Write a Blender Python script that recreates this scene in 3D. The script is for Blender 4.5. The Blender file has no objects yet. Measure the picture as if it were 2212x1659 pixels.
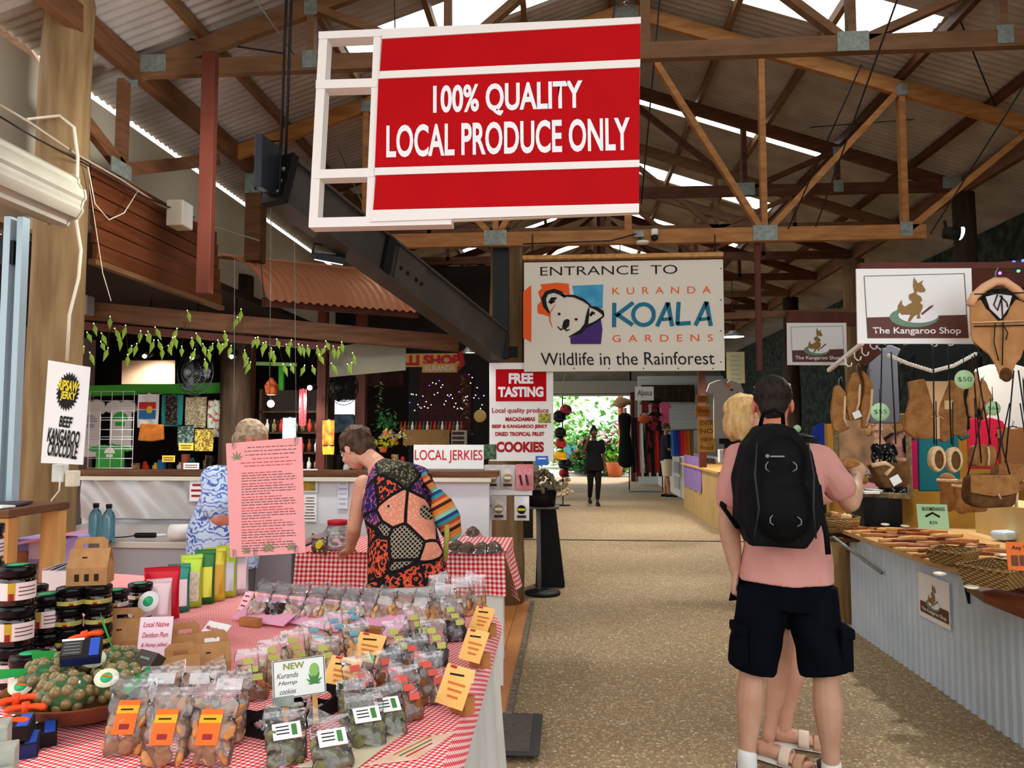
import bpy, math, random
from math import sin, cos, pi, radians, sqrt, atan2, atan, tan
from mathutils import Vector, Matrix, Euler, noise
V = Vector
random.seed(7)
SC = bpy.context.scene
COL = SC.collection
# ---------------------------------------------------------------- camera
FPX, CXP, CYP, EYE = 1650.0, 1106.0, 829.5, 1.52
PITCH = atan(105.5 / FPX)
YAW = atan(119 / FPX * cos(PITCH))
cam_data = bpy.data.cameras.new('camera')
cam_data.sensor_fit = 'HORIZONTAL'
cam_data.sensor_width = 36.0
cam_data.lens = FPX / 2212 * 36.0
cam_data.clip_start, cam_data.clip_end = 0.05, 200
cam = bpy.data.objects.new('camera', cam_data)
COL.objects.link(cam)
cam.location = (0, 0, EYE)
cam.rotation_euler = (pi / 2 + PITCH, 0, YAW)
SC.camera = cam
# ---------------------------------------------------------------- world, sun, exposure
SC.view_settings.view_transform = 'Standard'
SC.view_settings.look = 'None'
SC.view_settings.exposure = 0.34
SC.view_settings.gamma = 1.0
SC.view_settings.use_curve_mapping = False
W = bpy.data.worlds.new('overcast_sky')
SC.world = W
W.use_nodes = True
wn = W.node_tree
bgn = wn.nodes['Background']
tcn = wn.nodes.new('ShaderNodeTexCoord')
sep = wn.nodes.new('ShaderNodeSeparateXYZ')
rmp = wn.nodes.new('ShaderNodeValToRGB')
wn.links.new(tcn.outputs['Generated'], sep.inputs[0])
wn.links.new(sep.outputs['Z'], rmp.inputs[0])
rmp.color_ramp.elements[0].position = 0.0
rmp.color_ramp.elements[0].color = (0.86, 0.93, 1.0, 1)
rmp.color_ramp.elements[1].position = 0.6
rmp.color_ramp.elements[1].color = (1.0, 0.985, 0.96, 1)
wn.links.new(rmp.outputs[0], bgn.inputs[0])
bgn.inputs[1].default_value = 2.3
sun_d = bpy.data.lights.new('sun', 'SUN')
sun_d.energy, sun_d.angle, sun_d.color = 4.5, radians(12), (1, 0.95, 0.86)
sun = bpy.data.objects.new('sun', sun_d)
COL.objects.link(sun)
sun.rotation_euler = (radians(-28), radians(12), 0)
CYC = SC.cycles
CYC.max_bounces, CYC.diffuse_bounces, CYC.glossy_bounces = 7, 4, 3
CYC.transmission_bounces, CYC.transparent_max_bounces = 5, 20
CYC.caustics_reflective = CYC.caustics_refractive = False
CYC.sample_clamp_indirect = 6.0

# ---------------------------------------------------------------- pixel rays
def ray(px, py):
    x, z = (px - CXP) / FPX, (CYP - py) / FPX
    y2, z2 = cos(PITCH) - z * sin(PITCH), sin(PITCH) + z * cos(PITCH)
    return V((x * cos(YAW) - y2 * sin(YAW), x * sin(YAW) + y2 * cos(YAW), z2))

def at(px, py, Y=None, Z=None, X=None):
    r = ray(px, py)
    t = X / r.x if X is not None else Y / r.y if Y is not None else (Z - EYE) / r.z
    return V((0, 0, EYE)) + r * t

def ppm(Y):           # pixels per metre at depth Y
    return FPX / Y

class Plane:          # an upright (or tilted) board facing the aisle: local x right, y up, z out of the face
    def __init__(s, o, xd=(1, 0, 0), yd=(0, 0, 1)):
        s.o = V(o); s.x = V(xd).normalized()
        n = s.x.cross(V(yd)).normalized(); s.n = n; s.y = n.cross(s.x).normalized()
        M = Matrix.Identity(4)
        for i in range(3):
            M[i][0], M[i][1], M[i][2], M[i][3] = s.x[i], s.y[i], s.n[i], s.o[i]
        s.M = M
    def px(s, a, b):
        r = ray(a, b); e = V((0, 0, EYE))
        t = (s.o - e).dot(s.n) / r.dot(s.n)
        q = e + r * t - s.o
        return q.dot(s.x), q.dot(s.y)

# ---------------------------------------------------------------- mesh builder
def RX(a): return Matrix.Rotation(a, 4, 'X')
def RY(a): return Matrix.Rotation(a, 4, 'Y')
def RZ(a): return Matrix.Rotation(a, 4, 'Z')
def T(*a): return Matrix.Translation(V(a if len(a) == 3 else a[0]))
def SCL(x, y, z): return Matrix.Diagonal((x, y, z, 1))

class MB:
    def __init__(s): s.v = []; s.f = []; s.m = []; s.s = []; s.u = []; s.hasuv = False
    def add(s, vs, fs, mi=0, sm=False, M=None, uv=None):
        b = len(s.v)
        s.v += [tuple(M @ V(p)) for p in vs] if M is not None else [tuple(p) for p in vs]
        for k, f in enumerate(fs):
            s.f.append(tuple(b + i for i in f)); s.m.append(mi if isinstance(mi, int) else mi[k]); s.s.append(sm)
            s.u.append([uv[i] for i in f] if uv else None)
        if uv: s.hasuv = True
        return s
    def box(s, c, d, M=None, mi=0):
        x, y, z = d[0] / 2, d[1] / 2, d[2] / 2; c = V(c)
        vs = [V((i * x, j * y, k * z)) for i in (-1, 1) for j in (-1, 1) for k in (-1, 1)]
        vs = [(M.to_3x3() @ q if M is not None else q) + c for q in vs]
        return s.add(vs, [(0, 1, 3, 2), (4, 6, 7, 5), (0, 4, 5, 1), (2, 3, 7, 6), (0, 2, 6, 4), (1, 5, 7, 3)], mi)
    def bar(s, p, q, w, h, mi=0, up=(0, 0, 1)):       # rectangular section: w across, h along 'up'
        p, q = V(p), V(q); d = (q - p).normalized(); up = V(up)
        if abs(d.dot(up)) > .99: up = V((0, 1, 0))
        a = d.cross(up).normalized(); b = a.cross(d).normalized()
        vs = [e + a * (i * w / 2) + b * (j * h / 2) for e in (p, q) for i, j in ((-1, -1), (1, -1), (1, 1), (-1, 1))]
        return s.add(vs, [(3, 2, 1, 0), (4, 5, 6, 7), (0, 1, 5, 4), (1, 2, 6, 5), (2, 3, 7, 6), (3, 0, 4, 7)], mi)
    def tube(s, pts, r, n=8, mi=0, cap=True, sm=True, up=None, rnd=False):
        pts = [V(p) for p in pts]; N = len(pts)
        R = r if isinstance(r, (list, tuple)) else [r] * N
        if rnd:   # rounded ends
            def rr(x): return x if isinstance(x, tuple) else (x, x)
            def endcap(p, dirv, rad):
                a, b = rr(rad); m = (a + b) / 2
                return [(p + dirv * m * k, (a * q, b * q)) for k, q in ((.45, .88), (.8, .58), (.97, .2))]
            d0 = (pts[0] - pts[1]).normalized(); d1 = (pts[-1] - pts[-2]).normalized()
            c0 = endcap(pts[0], d0, R[0])[::-1]; c1 = endcap(pts[-1], d1, R[-1])
            pts = [c[0] for c in c0] + pts + [c[0] for c in c1]; R = [c[1] for c in c0] + list(R) + [c[1] for c in c1]; N = len(pts)
        ta = []
        for i in range(N):
            d = pts[min(i + 1, N - 1)] - pts[max(i - 1, 0)]
            ta.append(d.normalized() if d.length > 1e-9 else V((0, 0, 1)))
        u = V(up) if up is not None else (V((1, 0, 0)) if abs(ta[0].x) < .8 else V((0, 1, 0)))
        vs = []
        for i in range(N):
            t = ta[i]; u = (u - t * u.dot(t))
            u = u.normalized() if u.length > 1e-6 else t.orthogonal().normalized()
            w = t.cross(u)
            a, b = R[i] if isinstance(R[i], tuple) else (R[i], R[i])
            for k in range(n):
                th = 2 * pi * k / n
                vs.append(pts[i] + u * (a * cos(th)) + w * (b * sin(th)))
        fs = [(i * n + k, i * n + (k + 1) % n, (i + 1) * n + (k + 1) % n, (i + 1) * n + k) for i in range(N - 1) for k in range(n)]
        if cap: fs += [tuple(range(n - 1, -1, -1)), tuple((N - 1) * n + k for k in range(n))]
        return s.add(vs, fs, mi, sm)
    def lathe(s, prof, n=20, M=None, mi=0, sm=True):
        vs, fs = [], []
        for r, z in prof:
            for k in range(n): vs.append((r * cos(2 * pi * k / n), r * sin(2 * pi * k / n), z))
        mm = []
        for i in range(len(prof) - 1):
            for k in range(n):
                fs.append((i * n + k, i * n + (k + 1) % n, (i + 1) * n + (k + 1) % n, (i + 1) * n + k))
                mm.append(mi if isinstance(mi, int) else mi[i])
        if prof[0][0] > 1e-6: fs.append(tuple(range(n - 1, -1, -1))); mm.append(mm[0])
        if prof[-1][0] > 1e-6: fs.append(tuple((len(prof) - 1) * n + k for k in range(n))); mm.append(mm[-2] if len(mm) > 1 else mm[0])
        return s.add(vs, fs, mm, sm, M)
    def ell(s, c, r, n=12, m=8, M=None, mi=0, nz=0, seed=0):
        c = V(c); r = (r, r, r) if not isinstance(r, tuple) else r
        vs = [V((0, 0, -1))]
        for i in range(1, m):
            a = -pi / 2 + pi * i / m
            vs += [V((cos(a) * cos(2 * pi * k / n), cos(a) * sin(2 * pi * k / n), sin(a))) for k in range(n)]
        vs.append(V((0, 0, 1)))
        if nz: vs = [q * (1 + nz * noise.noise(q * 2.3 + V((seed * 3.7, seed, 0)))) for q in vs]
        vs = [V((q.x * r[0], q.y * r[1], q.z * r[2])) for q in vs]
        if M is not None: vs = [M.to_3x3() @ q for q in vs]
        vs = [q + c for q in vs]
        fs = [(0, 1 + (k + 1) % n, 1 + k) for k in range(n)]
        for i in range(m - 2):
            a, b = 1 + i * n, 1 + (i + 1) * n
            fs += [(a + k, a + (k + 1) % n, b + (k + 1) % n, b + k) for k in range(n)]
        t = len(vs) - 1; a = 1 + (m - 2) * n
        fs += [(a + k, a + (k + 1) % n, t) for k in range(n)]
        return s.add(vs, fs, mi, True)
    def prism(s, poly, t, M=None, mi=0, z0=0, sm=False):      # 2-D outline extruded from z0 to z0+t
        n = len(poly)
        vs = [(p[0], p[1], z0) for p in poly] + [(p[0], p[1], z0 + t) for p in poly]
        area = sum(poly[i][0] * poly[(i + 1) % n][1] - poly[(i + 1) % n][0] * poly[i][1] for i in range(n))
        top, bot = tuple(range(n, 2 * n)), tuple(range(n - 1, -1, -1))
        sd = [(i, (i + 1) % n, n + (i + 1) % n, n + i) for i in range(n)]
        if area < 0: top, bot, sd = top[::-1], bot[::-1], [q[::-1] for q in sd]
        return s.add(vs, [top, bot] + sd, mi, sm, M)
    def grid(s, fn, nu, nv, mi=0, sm=True, uv=None, flip=False, thick=0, M=None):
        vs = [V(fn(i / nu, j / nv)) for j in range(nv + 1) for i in range(nu + 1)]
        uvs = [uv(i / nu, j / nv) for j in range(nv + 1) for i in range(nu + 1)] if uv else None
        w = nu + 1
        fs = [(j * w + i, j * w + i + 1, (j + 1) * w + i + 1, (j + 1) * w + i) for j in range(nv) for i in range(nu)]
        if flip: fs = [f[::-1] for f in fs]
        s.add(vs, fs, mi, sm, M, uvs)
        if thick:
            nm = []
            for j in range(nv + 1):
                for i in range(nu + 1):
                    a = vs[j * w + min(i + 1, nu)] - vs[j * w + max(i - 1, 0)]
                    b = vs[min(j + 1, nv) * w + i] - vs[max(j - 1, 0) * w + i]
                    c = a.cross(b); nm.append(c.normalized() if c.length > 1e-12 else V((0, 0, 1)))
            sg = 1 if flip else -1
            vb = [q + k * (thick * sg) for q, k in zip(vs, nm)]
            s.add(vb, [f[::-1] for f in fs], mi, sm, M, uvs)
            ed = [(i, i + 1) for i in range(nu)] + [(j * w + nu, (j + 1) * w + nu) for j in range(nv)] + \
                 [(nv * w + i + 1, nv * w + i) for i in range(nu)] + [((j + 1) * w, j * w) for j in range(nv)]
            n = len(vs)
            s.add(vs + vb, [(a, n + a, n + b, b) if not flip else (b, n + b, n + a, a) for a, b in ed], mi, False, M, (uvs + uvs) if uvs else None)
        return s
    def mesh(s, name):
        me = bpy.data.meshes.new(name)
        me.from_pydata(s.v, [], s.f)
        me.polygons.foreach_set('material_index', s.m)
        me.polygons.foreach_set('use_smooth', s.s)
        if s.hasuv:
            l = me.uv_layers.new(name='UVMap'); k = 0; dat = []
            for f, u in zip(s.f, s.u):
                for i in range(len(f)): dat += list(u[i]) if u else [0.0, 0.0]
            l.data.foreach_set('uv', dat)
        me.update()
        return me
    def build(s, name, mats, parent=None, M=None, bev=0, seg=2):
        me = s.mesh(name)
        for m in (mats if isinstance(mats, (list, tuple)) else [mats]): me.materials.append(m)
        o = bpy.data.objects.new(name, me); COL.objects.link(o)
        if parent is not None: o.parent = parent
        if M is not None: o.matrix_local = M
        if bev:
            b = o.modifiers.new('bevel', 'BEVEL'); b.width = bev; b.segments = seg; b.limit_method = 'ANGLE'; b.angle_limit = radians(40)
        return o

def fuse(mb, name, mats, parent=None, voxel=.008, smooth=3, matfn=None, M=None, deform=None):
    """join overlapping closed shapes into one continuous skin"""
    o = mb.build(name, mats)
    r = o.modifiers.new('r', 'REMESH'); r.mode = 'VOXEL'; r.voxel_size = voxel; r.use_smooth_shade = True
    if smooth:
        q = o.modifiers.new('s', 'SMOOTH'); q.factor = .5; q.iterations = smooth
    dg = bpy.context.evaluated_depsgraph_get()
    me = bpy.data.meshes.new_from_object(o.evaluated_get(dg))
    old = o.data
    o.modifiers.clear(); o.data = me; bpy.data.meshes.remove(old); me.name = name
    if deform:
        for v in me.vertices: v.co = deform(v.co.copy())
    if not me.materials:
        for m in (mats if isinstance(mats, (list, tuple)) else [mats]): me.materials.append(m)
    if matfn:
        me.polygons.foreach_set('material_index', [matfn(p.center) for p in me.polygons])
    me.polygons.foreach_set('use_smooth', [True] * len(me.polygons))
    if parent is not None: o.parent = parent
    if M is not None: o.matrix_local = M
    return o

def tag(o, label=None, cat=None, group=None, kind=None):
    if label: o['label'] = label
    if cat: o['category'] = cat
    if group: o['group'] = group
    if kind: o['kind'] = kind
    return o

def thing(name, label, cat, loc=(0, 0, 0), rz=0, group=None, M=None):
    o = bpy.data.objects.new(name, None); COL.objects.link(o)
    o.empty_display_size = .05
    if M is not None: o.matrix_world = M
    else: o.location = loc; o.rotation_euler = (0, 0, rz)
    return tag(o, label, cat, group)

KIDS = {}
def copy_tree(o, parent=None):
    c = o.copy(); COL.objects.link(c)
    if parent is not None: c.parent = parent
    for ch in list(o.children): copy_tree(ch, c)
    return c

def again(o, label=None, loc=None, rz=None, M=None, group=None, scale=None):
    c = copy_tree(o)
    if M is not None: c.matrix_world = M
    else:
        if loc is not None: c.location = loc
        if rz is not None: c.rotation_euler = (0, 0, rz)
    if scale: c.scale = (scale,) * 3 if not isinstance(scale, tuple) else scale
    if label: c['label'] = label
    if group: c['group'] = group
    return c

FONT = None
def text(body, x, y, w, h, m, parent, z=.004, bold=0.0, ext=.0008, shear=0, rot=0, name='lettering', space=1.0, line=1.0):
    """lettering fitted into a w x h box centred on x, y of its board"""
    cu = bpy.data.curves.new(name, 'FONT'); cu.body = body
    cu.align_x, cu.align_y = 'CENTER', 'CENTER'
    cu.size = 1; cu.extrude = 0; cu.offset = bold; cu.shear = shear; cu.space_character = space; cu.space_line = line
    cu.resolution_u = 4
    tmp = bpy.data.objects.new(name, cu); COL.objects.link(tmp)
    dg = bpy.context.evaluated_depsgraph_get()
    me = bpy.data.meshes.new_from_object(tmp.evaluated_get(dg))
    bpy.data.objects.remove(tmp); bpy.data.curves.remove(cu)
    xs = [v.co.x for v in me.vertices]; ys = [v.co.y for v in me.vertices]
    x0, x1, y0, y1 = min(xs), max(xs), min(ys), max(ys)
    sx, sy = w / (x1 - x0), h / (y1 - y0)
    c, sn = cos(rot), sin(rot)
    for v in me.vertices:
        a, b = (v.co.x - (x0 + x1) / 2) * sx, (v.co.y - (y0 + y1) / 2) * sy
        v.co = (x + a * c - b * sn, y + a * sn + b * c, z)
    me.materials.clear(); me.materials.append(m); me.name = name
    o = bpy.data.objects.new(name, me); COL.objects.link(o); o.parent = parent
    return o

def text_px(P, body, x0, y0, x1, y1, m, parent, **k):
    a, b = P.px(x0, y1), P.px(x1, y0)
    return text(body, (a[0] + b[0]) / 2, (a[1] + b[1]) / 2, abs(b[0] - a[0]), abs(b[1] - a[1]), m, parent, **k)

# ---------------------------------------------------------------- materials
MATS = {}
def rgb(h):
    if isinstance(h, tuple): return h
    h = h.lstrip('#'); c = [int(h[i:i + 2], 16) / 255 for i in (0, 2, 4)]
    return tuple(x / 12.92 if x <= .04045 else ((x + .055) / 1.055) ** 2.4 for x in c)

def mat(name, col, rough=.55, metal=0, spec=.22, col2=None, scale=6, stretch=(1, 1, 1), det=4, lo=.35, hi=.65,
        bump=0, bscale=None, emit=None, estr=1, coat=0, coord='Object', sss=0, trans=0):
    if name in MATS: return MATS[name]
    m = bpy.data.materials.new(name); m.use_nodes = True; MATS[name] = m
    nt = m.node_tree; b = nt.nodes['Principled BSDF']; L = nt.links.new
    c = rgb(col) + (1,)
    b.inputs['Base Color'].default_value = c
    b.inputs['Roughness'].default_value = rough; b.inputs['Metallic'].default_value = metal
    b.inputs['Specular IOR Level'].default_value = spec
    if coat: b.inputs['Coat Weight'].default_value = coat
    if trans: b.inputs['Transmission Weight'].default_value = trans
    if emit: b.inputs['Emission Color'].default_value = rgb(emit) + (1,); b.inputs['Emission Strength'].default_value = estr
    if col2 is not None or bump:
        tc = nt.nodes.new('ShaderNodeTexCoord'); mp = nt.nodes.new('ShaderNodeMapping'); mp.inputs['Scale'].default_value = stretch
        L(tc.outputs[coord], mp.inputs[0])
        nz = nt.nodes.new('ShaderNodeTexNoise'); nz.inputs['Scale'].default_value = scale; nz.inputs['Detail'].default_value = det
        L(mp.outputs[0], nz.inputs['Vector'])
        if col2 is not None:
            r = nt.nodes.new('ShaderNodeValToRGB'); L(nz.outputs[0], r.inputs[0])
            r.color_ramp.elements[0].position, r.color_ramp.elements[1].position = lo, hi
            r.color_ramp.elements[0].color = c; r.color_ramp.elements[1].color = rgb(col2) + (1,)
            L(r.outputs[0], b.inputs['Base Color'])
        if bump:
            n2 = nz
            if bscale:
                n2 = nt.nodes.new('ShaderNodeTexNoise'); n2.inputs['Scale'].default_value = bscale; L(mp.outputs[0], n2.inputs['Vector'])
            bp = nt.nodes.new('ShaderNodeBump'); bp.inputs['Strength'].default_value = bump; bp.inputs['Distance'].default_value = .01
            L(n2.outputs[0], bp.inputs['Height']); L(bp.outputs[0], b.inputs['Normal'])
    return m

class NT:             # small node helper for the patterned materials
    def __init__(s, name, rough=.7, spec=.3):
        s.m = bpy.data.materials.new(name); s.m.use_nodes = True; MATS[name] = s.m
        s.t = s.m.node_tree; s.b = s.t.nodes['Principled BSDF']
        s.b.inputs['Roughness'].default_value = rough; s.b.inputs['Specular IOR Level'].default_value = spec
    def n(s, typ, **k):
        o = s.t.nodes.new('ShaderNode' + typ)
        for a, v in k.items(): setattr(o, a, v)
        return o
    def l(s, a, b): s.t.links.new(a, b)
    def coord(s, which='Object', scale=(1, 1, 1), rot=(0, 0, 0)):
        t = s.n('TexCoord'); m = s.n('Mapping'); m.inputs['Scale'].default_value = scale; m.inputs['Rotation'].default_value = rot
        s.l(t.outputs[which], m.inputs[0]); return m.outputs[0]
    def math(s, op, a, b=None, c=None):
        o = s.n('Math', operation=op)
        for i, x in enumerate((a, b, c)):
            if x is None: continue
            if isinstance(x, (int, float)): o.inputs[i].default_value = x
            else: s.l(x, o.inputs[i])
        return o.outputs[0]
    def ramp(s, fac, stops, const=False):
        r = s.n('ValToRGB'); s.l(fac, r.inputs[0]); e = r.color_ramp.elements
        if const: r.color_ramp.interpolation = 'CONSTANT'
        while len(e) < len(stops): e.new(1)
        for k, (p, c) in enumerate(stops): e[k].position = p; e[k].color = rgb(c) + (1,)
        return r.outputs[0]
    def mix(s, f, a, b):
        o = s.n('Mix', data_type='RGBA')
        for i, x in ((0, f), (6, a), (7, b)):
            if isinstance(x, (int, float)): o.inputs[i].default_value = x
            elif isinstance(x, (str, tuple)): o.inputs[i].default_value = rgb(x) + (1,)
            else: s.l(x, o.inputs[i])
        return o.outputs[2]
    def done(s, col, bump=None, bstr=.3):
        s.l(col, s.b.inputs['Base Color'])
        if bump is not None:
            bp = s.n('Bump'); bp.inputs['Strength'].default_value = bstr; bp.inputs['Distance'].default_value = .005
            s.l(bump, bp.inputs['Height']); s.l(bp.outputs[0], s.b.inputs['Normal'])
        return s.m

def film(name, col=(1, 1, 1), a=.26, rough=.12, gl=.12):       # clear packaging film / thin plastic: see-through, with a sheen
    m = bpy.data.materials.new(name); m.use_nodes = True; MATS[name] = m
    nt = m.node_tree; L = nt.links.new; out = nt.nodes['Material Output']
    nt.nodes.remove(nt.nodes['Principled BSDF'])
    tr = nt.nodes.new('ShaderNodeBsdfTransparent'); tr.inputs[0].default_value = tuple(.72 + .28 * c for c in col) + (1,)
    df = nt.nodes.new('ShaderNodeBsdfDiffuse'); df.inputs[0].default_value = col + (1,)
    gs = nt.nodes.new('ShaderNodeBsdfGlossy'); gs.inputs['Roughness'].default_value = rough
    fr = nt.nodes.new('ShaderNodeFresnel'); fr.inputs[0].default_value = 1.45
    fm = nt.nodes.new('ShaderNodeMath'); fm.operation = 'ADD'; fm.inputs[1].default_value = gl; L(fr.outputs[0], fm.inputs[0])
    m1 = nt.nodes.new('ShaderNodeMixShader'); m1.inputs[0].default_value = a; L(tr.outputs[0], m1.inputs[1]); L(df.outputs[0], m1.inputs[2])
    m2 = nt.nodes.new('ShaderNodeMixShader'); L(fm.outputs[0], m2.inputs[0]); L(m1.outputs[0], m2.inputs[1]); L(gs.outputs[0], m2.inputs[2])
    tc = nt.nodes.new('ShaderNodeTexCoord'); nz = nt.nodes.new('ShaderNodeTexNoise'); nz.inputs['Scale'].default_value = 28; nz.inputs['Detail'].default_value = 2
    bp = nt.nodes.new('ShaderNodeBump'); bp.inputs['Strength'].default_value = .45; bp.inputs['Distance'].default_value = .01
    L(tc.outputs['Object'], nz.inputs['Vector']); L(nz.outputs[0], bp.inputs['Height']); L(bp.outputs[0], gs.inputs['Normal']); L(bp.outputs[0], fr.inputs['Normal'])
    L(m2.outputs[0], out.inputs[0])
    return m

def plain(h, rough=.6, **k):
    key = 'paint_%s_%d' % (h if isinstance(h, str) else '_'.join('%.2f' % x for x in h), rough * 100)
    return mat(key.replace('#', ''), h, rough, **k)

WHITE = mat('white_paint', '#e6e2db', .5)
SIGNW = mat('sign_white', '#ecebe9', .4)
CREAM = mat('cream_board', '#d9d2bd', .55, col2='#cfc7b0', scale=2)
RED = mat('sign_red', '#b8000c', .6, spec=.1, col2='#b0000b', scale=3)
BLACK = mat('matte_black', '#0d0d0e', .6)
INK = mat('ink', '#151516', .7)
STEEL = mat('grey_steel', '#4f4a46', .5, metal=.1, col2='#45403d', scale=4)
GALV = mat('galvanised_plate', '#8f9690', .5, metal=.4, col2='#6f7770', scale=40, lo=.3, hi=.7)
TIM = mat('roof_timber', '#78573b', .6, col2='#5f4229', scale=7, stretch=(.6, .6, 3), det=6, lo=.3, hi=.75)
TIMD = mat('dark_roof_timber', '#5a3420', .6, col2='#41240f', scale=7, stretch=(.6, .6, 3), det=6)
REDWOOD = mat('red_stained_timber', '#5e2c1e', .55, col2='#4c2115', scale=5, stretch=(1, 1, .3))
BEAM = mat('brown_stained_beam', '#6f4a30', .6, col2='#56351e', scale=6, stretch=(.5, .5, 4), det=6)
LOG = mat('weathered_log', '#8f7652', .8, col2='#684f33', scale=5, stretch=(3, 3, .35), det=7, lo=.3, hi=.72, bump=.5)
LOGD = mat('dark_log', '#3d2d1e', .8, col2='#261a10', scale=5, stretch=(3, 3, .35), det=7, bump=.5)
PINE = mat('pine', '#c99a5b', .55, col2='#b17f42', scale=5, stretch=(4, 4, .5), det=6)
WIRE = mat('black_wire', '#18181a', .5)
KRAFT = mat('kraft_card', '#b98a5c', .75, col2='#a97a4c', scale=30, lo=.3, hi=.7)
SKIN = mat('skin', '#c39a82', .55, spec=.3, col2='#b78a70', scale=9)
SKINP = mat('pale_skin', '#d9a68d', .55, spec=.3, col2='#cd9479', scale=9)
SKIND = mat('tanned_skin', '#a8744f', .55, spec=.35, col2='#95623f', scale=9)
FUR = mat('kangaroo_fur', '#b58350', .95, spec=.1, col2='#8c5d33', scale=22, det=7, lo=.3, hi=.72, bump=.9, bscale=160)
FURD = mat('dark_kangaroo_fur', '#7d5733', .95, spec=.1, col2='#4c331d', scale=18, det=7, lo=.3, hi=.72, bump=.9, bscale=160)
SUEDE = mat('tan_suede', '#b9875a', .9, spec=.1, col2='#a87648', scale=14)
WOOL = mat('sheepskin_trim', '#dcc09a', .95, spec=.1, col2='#c9a87c', scale=50, bump=.6)
GLASSB = mat('blue_glass', '#7fc2da', .05, spec=.5, trans=.92)
FILM = film('clear_film', (.9, .9, .92), a=.05, gl=.02)
FILMY = film('frosted_film', (.96, .96, 1.0), a=.22, gl=.05)
CLEAR = film('clear_acrylic', (.95, .97, 1), a=.06, rough=.05, gl=.03)

def gingham(name, cell, cd, cm, cl, rot=0.0):
    q = NT(name, .8, .2); uv = q.coord('UV', (1 / cell, 1 / cell, 1), (0, 0, rot))
    sp = q.n('SeparateXYZ'); q.l(uv, sp.inputs[0])
    a = q.math('GREATER_THAN', q.math('FRACT', sp.outputs[0]), .5); b = q.math('GREATER_THAN', q.math('FRACT', sp.outputs[1]), .5)
    s_ = q.math('MULTIPLY', q.math('ADD', a, b), .5)
    c = q.ramp(s_, [(0, cl), (.3, cm), (.8, cd)], True)
    return q.done(c)
GING = gingham('red_gingham', .0135, '#d8232c', '#f0868a', '#f8f0ee')
GING2 = gingham('fine_red_gingham', .027, '#c81f28', '#ee8286', '#faf2ee')

def pebble():
    q = NT('exposed_aggregate_concrete', .75, .35)
    co = q.coord('Object'); v = q.n('TexVoronoi'); v.inputs['Scale'].default_value = 62; q.l(co, v.inputs['Vector'])
    sp = q.n('SeparateColor'); q.l(v.outputs['Color'], sp.inputs[0])
    c = q.ramp(sp.outputs[0], [(0, '#463726'), (.2, '#91754d'), (.45, '#aa8c60'), (.7, '#bfab88'), (.86, '#6f5c42'), (1, '#e9decb')])
    e = q.math('LESS_THAN', v.outputs['Distance'], .5)
    c = q.mix(q.math('MULTIPLY', e, .72), '#6b5a42', c)
    n = q.n('TexNoise'); n.inputs['Scale'].default_value = .7; n.inputs['Detail'].default_value = 5; q.l(co, n.inputs['Vector'])
    c = q.mix(.22, c, q.mix(n.outputs[0], '#94754a', '#cbb48c'))
    return q.done(c, v.outputs['Distance'], .6)
PEB = pebble()

def planks(name, a, b, w, axis=0):        # long boards with dark joints
    q = NT(name, .4, .4); co = q.coord('Object'); sp = q.n('SeparateXYZ'); q.l(co, sp.inputs[0])
    x = q.math('DIVIDE', sp.outputs[axis], w); fl = q.math('FLOOR', x); fr = q.math('FRACT', x)
    wn_ = q.n('TexWhiteNoise', noise_dimensions='1D'); q.l(fl, wn_.inputs['W'])
    n = q.n('TexNoise'); n.inputs['Scale'].default_value = 9; n.inputs['Detail'].default_value = 6
    mp = q.n('Mapping'); sc = [5, 5, 5]; sc[1 - axis if axis < 2 else 1] = .5; mp.inputs['Scale'].default_value = sc; q.l(co, mp.inputs[0]); q.l(mp.outputs[0], n.inputs['Vector'])
    f = q.math('ADD', q.math('MULTIPLY', wn_.outputs[0], .5), q.math('MULTIPLY', n.outputs[0], .6))
    c = q.mix(f, a, b)
    g = q.math('LESS_THAN', fr, .035)
    return q.done(q.mix(g, c, '#2a170a'))
BOARDS = planks('warm_floor_boards', '#a3602c', '#c98a4e', .11, 0)
def weave(name, a, b, s):
    q = NT(name, .8, .15); co = q.coord('Object', (s, s, s)); sp = q.n('SeparateXYZ'); q.l(co, sp.inputs[0])
    u = q.math('ADD', sp.outputs[0], sp.outputs[1]); z = q.math('MULTIPLY', sp.outputs[2], 2.2)
    w = q.math('MULTIPLY', q.math('SINE', q.math('ADD', q.math('MULTIPLY', u, 3.1416), q.math('MULTIPLY', q.math('FLOOR', z), 3.1416))), q.math('SINE', q.math('MULTIPLY', q.math('FRACT', z), 3.1416)))
    return q.done(q.ramp(w, [(0, b), (.5, a), (1, '#cfae74')]), w, .8)
weave('wicker', '#a88450', '#7d5f38', 52)
# ================================================================ the shed
XR, ZR, SL = .53, 5.36, .34            # ridge position and pitch of the roof sheets
XEL, XER = -2.95, 4.03                 # eaves
def struct(mb, name, m, **k): return tag(mb.build(name, m, **k), kind='structure')

struct(MB().box((0, 9.5, -.05), (24, 34, .1)), 'floor', PEB)
struct(MB().box((0, 60, -.07), (90, 67, .1)), 'ground', mat('pale_yard_concrete', '#c3c2ba', .8, col2='#b1aea2', scale=2))
struct(MB().box((1.0, 11.0, .003), (4.2, .05, .008)), 'trim_1', mat('floor_joint', '#2c2721', .8))
struct(MB().box((-2.3, 3.9, .008), (3.94, 6.0, .03)), 'floor_boards', BOARDS)
struct(MB().box((-.315, 3.9, .012), (.035, 6.0, .04)), 'trim_2', mat('worn_metal_edging', '#8c8473', .45, metal=.6, col2='#4a4032', scale=30))

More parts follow.
